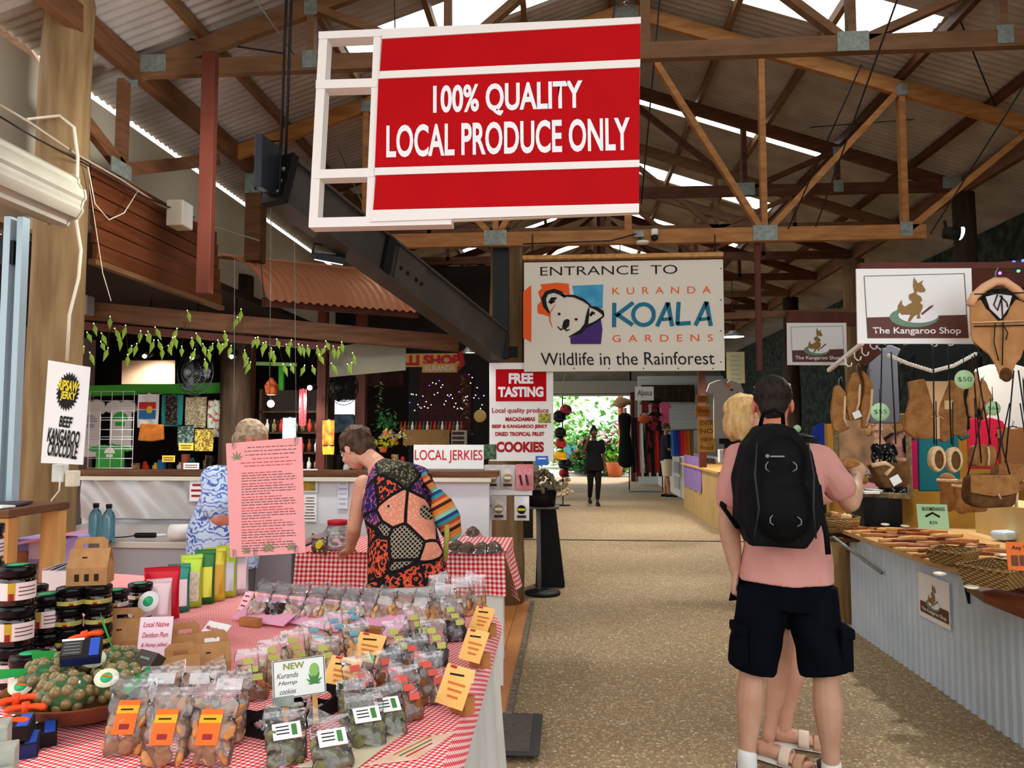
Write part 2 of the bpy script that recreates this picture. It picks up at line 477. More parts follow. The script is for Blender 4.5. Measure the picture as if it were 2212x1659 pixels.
SHEET = mat('roof_sheet', '#a8a09a', .5, metal=.1, col2='#938b85', scale=3)
def skymat():
    m = bpy.data.materials.new('translucent_sheet'); m.use_nodes = True; nt = m.node_tree; L = nt.links.new
    nt.nodes.remove(nt.nodes['Principled BSDF'])
    a = nt.nodes.new('ShaderNodeBsdfTransparent'); a.inputs[0].default_value = (.97, .98, .96, 1)
    b = nt.nodes.new('ShaderNodeBsdfTranslucent'); b.inputs[0].default_value = (.97, .98, .95, 1)
    x = nt.nodes.new('ShaderNodeMixShader'); x.inputs[0].default_value = .4
    L(a.outputs[0], x.inputs[1]); L(b.outputs[0], x.inputs[2]); L(x.outputs[0], nt.nodes['Material Output'].inputs[0])
    return m
SKYL = skymat()
def corr(p0, p1, y0, y1, per=.076, amp=.011):      # sheet whose flutes run from p0=(x,z) to p1=(x,z)
    n = max(2, int((y1 - y0) / per * 6)); d = V((p1[0] - p0[0], 0, p1[1] - p0[1])).normalized(); nn = V((-d.z, 0, d.x))
    mb = MB(); vs = []
    for i in range(n + 1):
        y = y0 + (y1 - y0) * i / n; o = nn * (amp * cos(2 * pi * y / per))
        vs += [V((p0[0], y, p0[1])) + o, V((p1[0], y, p1[1])) + o]
    return mb.add(vs, [(2 * i, 2 * i + 1, 2 * i + 3, 2 * i + 2) for i in range(n)], 0, True)
def slope(sg, off): return (XR + sg * off, ZR - SL * off)
strips = [(-.9, -.4), (1.3, 1.8), (3.5, 3.98), (5.68, 6.18), (8.1, 8.54), (10.3, 10.72), (12.55, 12.97), (14.8, 15.2), (17.05, 17.45), (19.3, 19.7), (21.5, 21.9)]
YA, YB = -1.6, 24.6
edges = [YA] + [y for s_ in strips for y in s_] + [YB]
k = 0
for sg, far in ((-1, 3.99), (1, 4.38)):
    lo_, up_ = MB(), MB()
    for q in (corr(slope(sg, 2.27), slope(sg, far), YA, YB), corr(slope(sg, 0), slope(sg, .28), YA, YB)):
        lo_.add(q.v, q.f, 0, True)
    for i in range(0, len(edges), 2):
        q = corr(slope(sg, .26), slope(sg, 2.3), edges[i], edges[i + 1]); lo_.add(q.v, q.f, 0, True)
    struct(lo_, 'ceiling' if sg < 0 else 'ceiling.001', SHEET)
    for (a, b) in strips:
        k += 1
        struct(corr(slope(sg, .26), slope(sg, 2.3), a, b), 'window_%d' % k, SKYL)
for sg in (-1, 1):
    for off in (.12, .87, 1.58, 2.3, 3.03):
        x, z = slope(sg, off)
        struct(MB().bar((x, YA, z - .055), (x, YB, z - .055), .045, .075), 'ceiling_purlin', TIMD if off > 2 and sg > 0 else TIM)

# ---------------------------------------------------------------- roof trusses
def truss(Y, deep, label, m, detail=True, posts=True):
    t = thing('roof_truss', label, 'roof truss', (XR, Y, 4.0), group='timber roof trusses')
    zr = 5.2 - 4.0
    def r(off): return zr - SL * off
    zb = (3.19 if deep else 4.03) - 4.0
    for sg, xe in ((-1, XR - XEL), (1, XER - XR)):
        MB().bar((0, 0, zr), (sg * xe, 0, r(xe)), .05, .12).build('top_chord', m, t)
    if deep: MB().bar((-2.45, 0, zb), (2.45, 0, zb), .06, .12).build('bottom_chord', m, t)
    else: MB().bar((XEL - XR, 0, zb), (XER - XR, 0, zb), .06, .11).build('bottom_chord', m, t)
    node, p1 = (1.14, 2.29) if deep else (1.32, 2.26)
    MB().bar((0, .002, zr), (0, .002, zb), .06, .04, up=(0, 1, 0)).build('king_post', m, t)
    for sg in (-1, 1):
        for a, b in (((sg * node, zb), (sg * node, r(node))), ((sg * node, zb), (0, zr - .05)), ((sg * node, zb), (sg * p1, r(p1))),
                     ((sg * p1, zb), (sg * p1, r(p1)))) + ((((sg * p1, zb), (sg * 3.35, r(3.35))),) if deep else ()):
            MB().bar((a[0], .003, a[1]), (b[0], .003, b[1]), .05, .066, up=(0, 1, 0)).build('web', m, t)
        if detail:
            MB().box((sg * node, -.034, zb + .01), (.2, .006, .13)).build('nail_plate', GALV, t)
            MB().box((sg * p1, -.034, r(p1) - .02), (.09, .006, .1)).build('nail_plate', GALV, t)
            MB().box((sg * p1, -.034, zb + .02), (.1, .006, .12)).build('nail_plate', GALV, t)
    if detail:
        MB().box((0, -.034, zr - .05), (.2, .006, .14)).build('nail_plate', GALV, t)
        if not deep:
            MB().box((XEL - XR + .06, -.036, zb + .03), (.3, .006, .12)).build('nail_plate', GALV, t)
            MB().box((XEL - XR - .02, -.037, zb - .02), (.07, .008, .24)).build('bolt_plate', GALV, t)
            MB().box((XER - XR - .06, -.036, zb + .03), (.3, .006, .12)).build('nail_plate', GALV, t)
    return t
truss(4.95, False, 'timber roof truss nearest the entrance, its chord running behind the red sign', TIM)
truss(6.5, True, 'deep pale timber roof truss with low bottom chord on the central log post', mat('pale_truss_timber', '#a5723f', .55, col2='#8a5a2e', scale=7, stretch=(.6, .6, 3), det=6))
truss(7.95, False, 'dark timber roof truss just behind the deep pale truss', TIMD)
for i, y in enumerate((9.45, 10.95, 12.45, 13.95, 15.45, 16.95, 18.45, 19.95, 21.45, 22.95)):
    truss(y, False, 'timber roof truss %s' % ('second behind the deep pale truss', 'third behind the deep pale truss', 'fourth behind the deep pale truss', 'fifth behind the deep pale truss', 'sixth behind the deep pale truss', 'fifth from the far wall', 'fourth from the far wall', 'third from the far wall', 'second from the far wall', 'nearest the far wall')[i],
          (TIM, TIMD, REDWOOD)[i % 3], detail=False)
for x in (XEL, XER):
    struct(MB().bar((x, YA, 4.03), (x, YB, 4.03), .06, .17), 'trim_3' if x < 0 else 'trim_4', BEAM)

# ---------------------------------------------------------------- posts
def log(p, z1, r, label, m=LOG, lean=(0, 0), name='log_post', n=20):
    t = thing(name, label, 'post', (p[0], p[1], 0))
    pts = [(lean[0] * i / 9 + .008 * sin(i * 1.7), lean[1] * i / 9 + .008 * cos(i * 2.1), z1 * i / 9) for i in range(10)]
    MB().tube(pts, [r * (1.06 - .012 * i + .012 * sin(i * 2.3)) for i in range(10)], n).build('log', m, t)
    return t
log((-3.07, 4.35), 4.6, .145, 'thick round timber post at the left beside the roller shutter', lean=(.02, 0))
cl = log((-.55, 6.87), 3.3, .152, 'round timber post behind the free tasting sign')
log((XER, 10.95), 3.95, .15, 'round timber post beyond the large fur goods shop sign', LOG)
log((XER, 7.95), 3.95, .11, 'dark timber post at the right eave above the shop', LOGD)
log((XER, 14.0), 3.95, .14, 'dark log post far down the right eave', LOGD)
def sqpost(p, z0, z1, w, d, label, m, name='timber_post'):
    t = thing(name, label, 'post', (p[0], p[1], z0))
    MB().box((0, 0, (z1 - z0) / 2), (w, d, z1 - z0)).build('post_shaft', m, t, bev=.004)
    return t
t = sqpost((-2.92, 6.9), 3.12, 3.98, .15, .15, 'squared brown timber post rising behind the orange tin awning', BEAM)
MB().box((0, -.08, .74), (.15, .008, .2)).build('bolt_plate', GALV, t)
for zz in (.68, .8): MB().ell((0.03, -.088, zz), .014, 8, 6).build('bolt', BLACK, t)
p = at(455, 115, Y=4.7); q = at(449, 635, Y=4.7)
sqpost((p.x, 4.7), q.z, p.z, .09, .06, 'red stained hanging post ending above the fairy lights', REDWOOD, 'hanging_post')
p = at(1635, 520, Y=6.6); q = at(1637, 800, Y=6.6)
sqpost((p.x, 6.6), q.z, 3.15, .045, .045, 'thin red stained hanger post right of the koala sign', REDWOOD, 'hanging_post')
# black steel channel on the central log
t = thing('steel_post', 'black painted steel channel fixed to the central log post', 'post', at(1082, 775, Y=6.66))
a = at(1082, 775, Y=6.66); b = at(1080, 465, Y=6.66)
MB().box((0, 0, (b.z - a.z) / 2), (.14, .1, b.z - a.z)).build('channel', mat('black_steel', '#1f2124', .45), t, bev=.004)
MB().box((.1, 0, .06), (.1, .06, .09)).build('bracket', BLACK, t)
# inclined dark steel beam
na, fa = at(606, 390, Y=4.25), at(1078, 748, Y=6.56)
t = thing('steel_beam', 'dark grey steel beam running from the floodlight to the black post', 'beam', na)
d = fa - na
MB().bar((0, 0, 0), d, .1, .27).build('web_plate', STEEL, t)
dn = d.normalized(); sd = dn.cross(V((0, 0, 1))).normalized(); upb = sd.cross(dn)
for s_ in (-1, 1):
    MB().bar(upb * (.138 * s_) , d + upb * (.138 * s_), .15, .018).build('flange', STEEL, t)
MB().bar(d * .4 + sd * .056, d * .53 + sd * .056, .016, .25).build('splice_plate', STEEL, t)
for k in (.42, .45, .49, .515): MB().ell(d * k + sd * .066 - upb * (.02), .016, 8, 6).build('bolt', BLACK, t)
MB().bar(-dn * .03, dn * .02, .17, .31).build('end_plate', BLACK, t)
for k in (-.1, -.03, .05): MB().ell(-dn * .03 + upb * k + sd * .04, .014, 8, 6).build('bolt', GALV, t)
MB().bar(d * .345 + sd * .06, d * .375 + sd * .06, .05, .26).build('cleat', BLACK, t)
tp = at(882, 553, Y=5.45) - na; te = at(1012, 668, Y=6.15) - na
bt = thing('fluorescent_batten', 'slim tan batten lying along the top of the dark steel beam', 'lamp', na)
MB().tube([tp, te], .022, 8).build('tube_body', mat('tan_plastic', '#c98d5e', .4), bt); MB().ell(tp, .045, 10, 8).build('end_cap', WHITE, bt)
for k, x in enumerate((606, 617)):
    a = at(x, 335, Y=4.3); b = at(x + 14, -40, Y=4.3)
    tag(MB().tube([a, b], .009, 6).build('hanger_rod', WIRE), 'black steel rod holding up the near beam end, %s' % ('left one of the pair', 'right one of the pair')[k], 'rod', 'rods above the steel beam')

# ---------------------------------------------------------------- left side
CW = mat('cream_wall', '#d8cfb8', .7, col2='#cbbfa2', scale=1.5)
struct(MB().box((-3.5, 9.2, 3.4), (.08, 9.8, 1.12)), 'wall_left', CW)
for i in range(6):
    z = 2.66 + i * .108
    struct(MB().box((-2.96 - .012 * i, 5.42, z), (.03, 1.75, .094)), 'wall_left_plank', mat('plank_cladding', '#6b3a22', .45, col2='#54290f', scale=4, stretch=(2, .4, 6), det=6))
struct(MB().box((-2.96, 5.42, 2.59), (.05, 1.8, .035)), 'trim_5', TIM)
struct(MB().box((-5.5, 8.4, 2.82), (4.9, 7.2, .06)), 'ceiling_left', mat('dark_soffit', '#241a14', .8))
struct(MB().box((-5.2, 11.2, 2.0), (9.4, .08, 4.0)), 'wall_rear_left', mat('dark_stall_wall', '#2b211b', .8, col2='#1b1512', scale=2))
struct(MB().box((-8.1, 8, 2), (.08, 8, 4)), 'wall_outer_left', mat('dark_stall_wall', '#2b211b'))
def brace(a, b, label, w=.045, h=.09):
    c = (a + b) / 2; t = thing('timber_brace', label, 'brace', c)
    MB().bar(a - c, b - c, w, h).build('bar', BEAM, t); return t
BX = -2.98
brace(at(268, 175, X=BX), at(262, 352, X=BX), 'short upright timber against the cream wall above the planks')
brace(at(183, 262, X=BX), at(262, 362, X=BX), 'slanting timber between the round post and the plank cladding')
brace(at(255, 368, X=BX), at(470, 345, Y=6.0), 'level timber across the cream wall behind the red hanging post')
brace(at(-40, -10, Y=4.75), at(135, 245, Y=4.75), 'dark slanting timber at the top left corner', .06, .15)
brace(at(20, -30, Y=4.9), at(140, 100, Y=4.95), 'dark short timber crossing the skylit gap at the top left', .06, .1)
struct(MB().box((-3.6, 4.7, 3.2), (.08, .9, .8)), 'wall_left_return', mat('grey_render', '#8c877b', .8, col2='#77705f', scale=6))
t = thing('plate_cleat', 'ribbed galvanised plate on the brown plank cladding', 'plate', at(262, 365, X=BX + .05))
MB().box((0, 0, 0), (.01, .22, .1)).build('plate', GALV, t)
t = thing('switch_box', 'cream electrical box on the plank cladding', 'electrical box', at(388, 465, X=-2.85))
MB().box((0, 0, 0), (.12, .16, .19)).build('casing', CREAM, t, bev=.006); MB().box((.062, 0, 0), (.006, .15, .18)).build('cover', WHITE, t, bev=.003)
# roller shutter casing: ribbed barrel along the aisle
RS = mat('cream_roller_steel', '#b5b1a2', .45, col2='#a5a08e', scale=3)
pc = at(128, 430, Y=3.95)
t = thing('roller_shutter', 'cream ribbed roller shutter casing at the upper left beside the round post', 'roller shutter', pc)
sec = []
for i in range(56):
    a = 2 * pi * i / 56; r = .138 + (.014 if i % 7 < 4 else 0)
    sec.append((r * cos(a) * .95, r * sin(a)))
M_ = Matrix(((1, 0, 0, 0), (0, 0, 1, 0), (0, 1, 0, 0), (0, 0, 0, 1)))
MB().prism(sec, -2.3, M_).build('barrel', RS, t)
MB().prism([(x * 1.04, y * 1.04) for x, y in sec], .015, M_).build('end_plate', RS, t)
# left edge: aluminium door frame and daylight outside
t = struct(MB().box((0, 0, 1.3), (.035, .07, 2.6)).box((.06, 0, 1.3), (.03, .05, 2.6)), 'door_1', mat('blue_aluminium', '#9fb2ba', .35, metal=.2), M=T(at(38, 700, Y=3.6).x - .05, 3.6, 0))
struct(MB().box((0, 0, 2.32), (.5, .06, .12)), 'door_1_head', BLACK, M=T(-3.0, 3.6, 0.1))
struct(MB().box((-6.5, 6, 1.8), (.1, 8, 3.6)), 'wall_outside', mat('pink_wall', '#d8b8b4', .7))

# ---------------------------------------------------------------- right side and far end
struct(MB().box((4.9, 13.5, 1.93), (.08, 24, 3.86)), 'wall_right', mat('dark_shade_mesh', '#38423a', .9, col2='#161c18', scale=9, det=8, lo=.35, hi=.6))
struct(MB().box((-4, -7.5, 1.9), (9, .2, 3.8)), 'wall_mirror_backdrop', mat('brown_backdrop', '#6f4f35', .8, col2='#4a3524', scale=2))  # unseen wall behind the camera, added for the shop mirror to reflect
struct(MB().box((-3.6, 24.6, 2.6), (5.4, .12, 5.2)).box((3.6, 24.6, 2.6), (3.2, .12, 5.2)).box((.55, 24.6, 4.1), (3.0, .12, 2.5)), 'wall_back', mat('far_wall', '#8f8c80', .8, col2='#7d7869', scale=2))
struct(MB().box((.55, 24.4, 2.95), (4.4, .3, .42)).box((.55, 24.3, 2.72), (4.4, .1, .08)), 'trim_6', mat('grey_shutter', '#9b988d', .5))
struct(MB().box((2.06, 24.3, 1.4), (.12, .14, 2.8)), 'trim_7', mat('dark_red_frame', '#4d1f1c', .5))
# ================================================================ hanging signs
def shape(P, pts, m, parent, z=.003, name='artwork', t=.0008):
    return MB().prism([P.px(*q) for q in pts], t, z0=z).build(name, m, parent)
def stroke(pts, w):      # brush stroke outline from local points; w = width or list of widths
    n = len(pts); ws = w if isinstance(w, (list, tuple)) else [w] * n
    A, B = [], []
    for i in range(n):
        a, b = pts[max(i - 1, 0)], pts[min(i + 1, n - 1)]
        dx, dy = b[0] - a[0], b[1] - a[1]; l = sqrt(dx * dx + dy * dy) or 1
        nx, ny = -dy / l * ws[i] / 2, dx / l * ws[i] / 2
        A.append((pts[i][0] + nx, pts[i][1] + ny)); B.append((pts[i][0] - nx, pts[i][1] - ny))
    return A, B
def strokes(P, lst, m, parent, z=.004, name='brush_strokes'):       # lst of (pixel points, width px)
    mb = MB(); k = ppm_of(P)
    for pts, w in lst:
        q = [P.px(*p) for p in pts]; ww = [x / k for x in w] if isinstance(w, (list, tuple)) else w / k
        A, B = stroke(q, ww); n = len(A)
        vs = [(a[0], a[1], z) for a in A] + [(b[0], b[1], z) for b in B]
        mb.add(vs, [(i, n + i, n + i + 1, i + 1) for i in range(n - 1)])
    return mb.build(name, m, parent)
def ppm_of(P): return FPX / P.o.y
def quad_board(P, x0, y0, x1, y1, t, m, parent, name='board', z=None, bev=.003):
    a, b = P.px(x0, y1), P.px(x1, y0)
    return MB().box(((a[0] + b[0]) / 2, (a[1] + b[1]) / 2, (z if z is not None else -t / 2)), (abs(b[0] - a[0]), abs(b[1] - a[1]), t)).build(name, m, parent, bev=bev)
def wire(a, b, r, label, name='hanging_wire', group=None, m=None):
    c = (V(a) + V(b)) / 2
    return tag(MB().tube([V(a) - c, V(b) - c], r, 5).build(name, m or WIRE, None, T(c)), label, 'wire', group)

# --- big red sign
YS = 3.2
tl, tr, bl = at(690, 68, Y=YS), at(1384, 38, Y=YS), at(668, 492, Y=YS)
P = Plane(at(1028, 262, Y=YS), tr - tl, tl - bl)
t = thing('hanging_sign', 'large red hanging sign reading 100% QUALITY LOCAL PRODUCE ONLY', 'sign', M=P.M)
def L4(pts): return [P.px(*q) for q in pts]
FT = .075
mb = MB()
def rail(a, b, w):
    a, b = P.px(*a), P.px(*b); hz = abs(a[0] - b[0]) > abs(a[1] - b[1]); mb.bar((a[0], a[1], -FT / 2), (b[0], b[1], -FT / 2), FT if hz else FT - .008, w / ppm_of(P), up=(0, 1, 0) if hz else (1, 0, 0))
rail((688, 76), (1384, 45), 17); rail((682, 182), (815, 178), 20); rail((676, 376), (808, 372), 20); rail((668, 481), (975, 474), 22)
rail((698, 70), (675, 490), 20); rail((815, 66), (797, 484), 17)
mb.build('frame', mat('sign_frame_white', '#ece8e4', .4), t)
a, b, c, d = L4([(812, 62), (1384, 38), (1380, 460), (795, 484)])
MB().prism([d, c, b, a], .02, z0=-.03).build('backing_panel', mat('sign_frame_white', 0), t)
for q in ([(826, 86), (1383, 52), (1383, 130), (821, 157)], [(818, 172), (1382, 147), (1381, 347), (810, 364)], [(813, 380), (1381, 362), (1380, 441), (806, 455)]):
    MB().prism(L4([q[3], q[2], q[1], q[0]]), .012, z0=-.008).build('red_panel', RED, t)
for q in ([(822, 156), (1383, 130), (1382, 147), (819, 172)], [(811, 364), (1381, 347), (1381, 362), (810, 380)], [(806, 455), (1380, 441), (1380, 460), (800, 480)], [(826, 66), (1384, 39), (1384, 53), (826, 86)]):
    MB().prism(L4([q[3], q[2], q[1], q[0]]), .022, z0=-.012).build('white_batten', MATS['sign_frame_white'], t)
LET = mat('white_lettering', '#f1eff4', .5)
text_px(P, '100% QUALITY', 936, 174, 1258, 256, LET, t, bold=.028, z=.006)
text_px(P, 'LOCAL PRODUCE ONLY', 835, 254, 1360, 342, LET, t, bold=.024, z=.006)
for q, w in (((1322, 44), (1335, -30)), ((850, 62), (848, -40))):
    MB().tube([P.px(*q) + (-.03,), P.px(*w) + (-.03,)], .003, 5).build('hanging_wire', WIRE, t)

# --- koala sign
YK = 6.45
P = Plane(at(1347, 681, Y=YK))
t = thing('koala_sign', 'white sign with a koala drawing hung under a timber batten', 'sign', M=P.M)
KW = mat('koala_sign_face', '#ddd8c9', .35)
quad_board(P, 1132, 560, 1562, 803, .02, KW, t)
quad_board(P, 1129, 545, 1562, 561, .07, PINE, t, 'top_batten', z=-.02)
def z3(x, y): return (1000 + x / 3.456, 480 + y / 3.456)
def Z3(*p): return [z3(p[i], p[i + 1]) for i in range(0, len(p), 2)]
ORG, TEAL, PUR, SKYB = mat('logo_orange', '#ea5a12', .5), mat('logo_teal', '#0b6f8b', .5), mat('logo_purple', '#41206f', .5), mat('logo_blue', '#4fa9cf', .5, col2='#2f8fbb', scale=9)
shape(P, Z3(450, 520, 510, 468, 512, 640, 510, 897, 450, 862), ORG, t)
shape(P, Z3(575, 465, 700, 452, 790, 460, 797, 545, 735, 525, 640, 512, 592, 540, 600, 600, 640, 660, 652, 708, 600, 690, 558, 680, 555, 620, 585, 590, 560, 520, 592, 490), ORG, t)
shape(P, Z3(815, 475, 1047, 465, 1042, 645, 990, 630, 940, 612, 880, 562, 830, 545), SKYB, t)
shape(P, Z3(1030, 725, 1042, 800, 1030, 910, 805, 910, 800, 860, 850, 842, 900, 800, 925, 765, 990, 738), PUR, t)
k_ = 1 / 3.456
strokes(P, [(Z3(645, 680, 612, 625, 602, 570, 625, 528, 680, 512, 730, 530, 765, 562), [4, 9, 11, 9, 9, 9, 4]),
            (Z3(735, 548, 830, 552, 900, 582, 955, 625), [3, 6, 6, 3]), (Z3(940, 628, 1000, 645, 1040, 672, 1052, 700), [3, 8, 8, 3]),
            (Z3(1052, 700, 1000, 740, 950, 768, 920, 785), [3, 5, 5, 3]), (Z3(940, 640, 930, 700, 920, 765, 880, 818, 790, 857), [3, 7, 9, 9, 2]),
            (Z3(705, 778, 730, 803, 755, 792), [2, 4, 3]), (Z3(755, 792, 775, 810, 797, 800), [3, 4, 2]),
            (Z3(648, 606, 668, 575, 700, 566), [8, 10, 3]), (Z3(655, 600, 690, 592), [5, 2]), (Z3(950, 700, 968, 672, 985, 690), [6, 7, 2]), (Z3(955, 690, 985, 672), [4, 2])], INK, t, z=.005)
shape(P, Z3(738, 785, 752, 735, 775, 722, 797, 730, 793, 775, 770, 797), INK, t, z=.005, name='nose_mark')
for x, y in ((718, 686), (845, 726)):
    shape(P, [(z3(x, y)[0] + 3.6 * cos(a * .785), z3(x, y)[1] + 3 * sin(a * .785)) for a in range(8)], INK, t, z=.005, name='eye_mark')
strokes(P, [(Z3(690, 615, 652, 672, 648, 735, 668, 788), [1, 3, 3, 1])], ORG, t, z=.005)
def arc(cx, cy, rx, ry, a0, a1, n=16): return [(cx + rx * cos(radians(a0 + (a1 - a0) * i / n)), cy + ry * sin(radians(a0 + (a1 - a0) * i / n))) for i in range(n + 1)]
kw = 31 / 3.456
strokes(P, [(Z3(1130, 602, 1128, 785), kw), (Z3(1272, 600, 1140, 700), kw), (Z3(1150, 688, 1268, 768), kw),
            ([z3(*q) for q in arc(1348, 690, 78, 78, 0, 360)], kw), (Z3(1448, 778, 1530, 600), kw), (Z3(1530, 600, 1562, 778), kw), (Z3(1485, 728, 1555, 720), kw * .8),
            (Z3(1610, 595, 1600, 765), kw), (Z3(1592, 760, 1700, 752), kw), (Z3(1735, 770, 1818, 594), kw), (Z3(1818, 594, 1850, 775), kw), (Z3(1765, 728, 1842, 718), kw * .8)], TEAL, t, name='lettering')
def tz3(body, x0, y0, x1, y1, m, **k): text_px(P, body, *z3(x0, y0), *z3(x1, y1), m, t, **k)
tz3('ENTRANCE  TO', 578, 318, 1600, 400, INK, bold=-.004)
tz3('KURANDA', 1116, 478, 1850, 540, ORG, space=2.0)
tz3('GARDENS', 1116, 836, 1865, 895, ORG, space=2.0)
tz3('Wildlife in the Rainforest', 580, 965, 1878, 1070, INK, shear=-.05)
for x in (1240, 1315, 1390, 1465, 1540): MB().ell(P.px(x, 796) + (.002,), .006, 6, 4).build('screw', INK, t)
for y in (580, 648, 715, 782): MB().ell(P.px(1557, y) + (.002,), .006, 6, 4).build('screw', INK, t)
for x in (1150, 1545): MB().tube([P.px(x, 545) + (-.02,), P.px(x, 505) + (-.02,)], .006, 5).build('hanging_strap', WIRE, t)

# --- free tasting sign on the log post
P = Plane(at(1126, 888, Y=6.5))
t = thing('tasting_sign', 'white FREE TASTING sign with red heading on the log post', 'sign', M=P.M)
quad_board(P, 1057, 783, 1195, 996, .02, SIGNW, t)
quad_board(P, 1071, 797, 1180, 867, .003, RED, t, 'heading_panel', z=.002, bev=0)
text_px(P, 'FREE', 1099, 806, 1152, 829, LET, t, z=.006, bold=.05); text_px(P, 'TASTING', 1076, 835, 1174, 858, LET, t, z=.006, bold=.05)
RI = mat('dark_red_ink', '#a31019', .6)
for s_, y0, y1, x0, x1, bo in (('Local quality produce', 881, 895, 1063, 1185, .02), ('MACADAMIAS', 901, 910, 1092, 1156, .045), ('BEEF & KANGAROO JERKY', 917, 927, 1063, 1183, .045), ('DRIED TROPICAL FRUIT', 933, 942, 1070, 1176, .045), ('COOKIES', 954, 977, 1072, 1175, .05)):
    text_px(P, s_, x0, y0, x1, y1, RI, t, bold=bo)
quad_board(P, 1163, 893, 1190, 914, .002, mat('photo_print', '#c9b64d', .5, col2='#4f7a2c', scale=40), t, 'photo_print', z=.002, bev=0)
quad_board(P, 1157, 985, 1184, 1005, .002, mat('blue_sticker', '#2f6fd0', .4), t, 'payment_sticker', z=.003, bev=0)
quad_board(P, 1162, 989, 1180, 992, .002, LET, t, 'sticker_stripe', z=.0045, bev=0)
quad_board(P, 1044, 960, 1072, 992, .004, mat('green_photo', '#5d7a52', .5, col2='#20342a', scale=30), t, 'photo_card', z=.004, bev=0)

# --- local jerkies sign and the two racks of packets
P = Plane(at(969, 985, Y=5.75))
t = thing('jerky_sign', 'white sign LOCAL JERKIES in red letters above the packet rack', 'sign', M=P.M)
quad_board(P, 893, 961, 1045, 1013, .012, SIGNW, t)
text_px(P, 'LOCAL JERKIES', 896, 972, 1042, 1000, mat('red_lettering', '#c8202a', .5), t, bold=.004)
P = Plane(at(1030, 1070, Y=5.8))
t = thing('packet_rack', 'white display panel beneath the jerkies sign holding packets', 'display rack', M=P.M)
quad_board(P, 893, 1010, 1062, 1170, .012, SIGNW, t, 'panel'); quad_board(P, 1046, 1005, 1150, 1069, .012, SIGNW, t, 'panel', z=.02)
for y in (1016, 1090): quad_board(P, 893, y, 1150 if y < 1050 else 1062, y + 3, .01, GALV, t, 'hook_rail', z=.012, bev=0)
JL = mat('packet_label', '#e4e1da', .5); JY = mat('jerky_yellow', '#d8cf2e', .5); PINKP = mat('pink_packet', '#d98f93', .35, col2='#c4747b', scale=60)
def packet(cx, cy, w, h, kind, label):
    Q = Plane(at(cx, cy, Y=5.8 - .055)); s_ = 5.745 / FPX
    g = thing('jerky_packet', label, 'packet', M=Q.M, group='packets on the jerky rack')
    W_, H_ = w * s_, h * s_
    def f(u, v): return (W_ * (u - .5), H_ * (v - .5), .022 * sin(pi * u) * sin(pi * min(1, v * 1.25)) ** .7)
    mm = {'w': mat('white_packet', '#e8e8ea', .25), 'c': mat('dark_meat_packet', '#b9b2aa', .2, col2='#cfcac4', scale=30), 'p': PINKP}[kind]
    MB().grid(f, 8, 10, flip=False).grid(lambda u, v: (lambda q: (q[0], q[1], -q[2] * .4 - .001))(f(u, v)), 8, 10, flip=True).build('pouch', mm, g)
    if kind != 'p':
        MB().lathe([(W_ * .3, 0), (W_ * .3, .0015)], 14, T(0, -H_ * .04, .0225)).build('label_disc', INK if kind == 'w' else mat('gold_label', '#a58a54', .5), g)
        MB().box((0, -H_ * .04, .025), (W_ * .5, H_ * .1, .001)).build('label_band', JY if kind == 'w' else JL, g)
        MB().box((0, -H_ * .33, .02), (W_ * .6, H_ * .1, .006)).build('window_strip', mat('dark_jerky', '#33201a', .5), g)
    else:
        for k in (-.2, .15): MB().box((W_ * k, -H_ * .1, .02), (W_ * .12, H_ * .4, .008), RZ(.2)).build('jerky_strip', mat('dark_jerky', '#33201a', .5), g)
    MB().tube([(0, H_ * .44, -.05), (0, H_ * .44, .01)], .002, 5).build('peg', GALV, g)
J1 = 'white jerky packet with black and yellow disc, %s under the jerkies sign'
for cx, cy, w, h, k, lb in ((928, 1037, 24, 44, 'w', J1 % 'leftmost'), (958, 1042, 32, 50, 'w', J1 % 'second from left'), (991, 1043, 34, 50, 'w', J1 % 'third from left'), (1021, 1041, 24, 40, 'w', 'narrow white jerky packet with small disc right of three wider ones'),
                            (1064, 1030, 32, 52, 'c', 'clear packet with gold label on the left of the upper right rack'), (1097, 1030, 30, 52, 'c', 'clear packet with gold label beside the pink packet'), (1133, 1031, 38, 56, 'p', 'pink packet of meat strips on the upper rack end'),
                            (1078, 1097, 32, 52, 'c', 'clear packet with gold label alone on the lower left hook'), (1127, 1098, 32, 52, 'w', 'white packet with disc alone on the lower right hook')):
    packet(cx, cy, w, h, k, lb)
P = Plane(at(1010, 1100, Y=5.76))
t = thing('price_card', 'small white price card with red print on the lower packet panel', 'card', M=P.M)
quad_board(P, 996, 1086, 1036, 1116, .003, mat('pale_pink_card', '#ead9da', .6), t, 'card')
for k in range(3): quad_board(P, 1001, 1091 + 8 * k, 1028, 1094 + 8 * k, .001, RI, t, 'print_line', z=.002, bev=0)

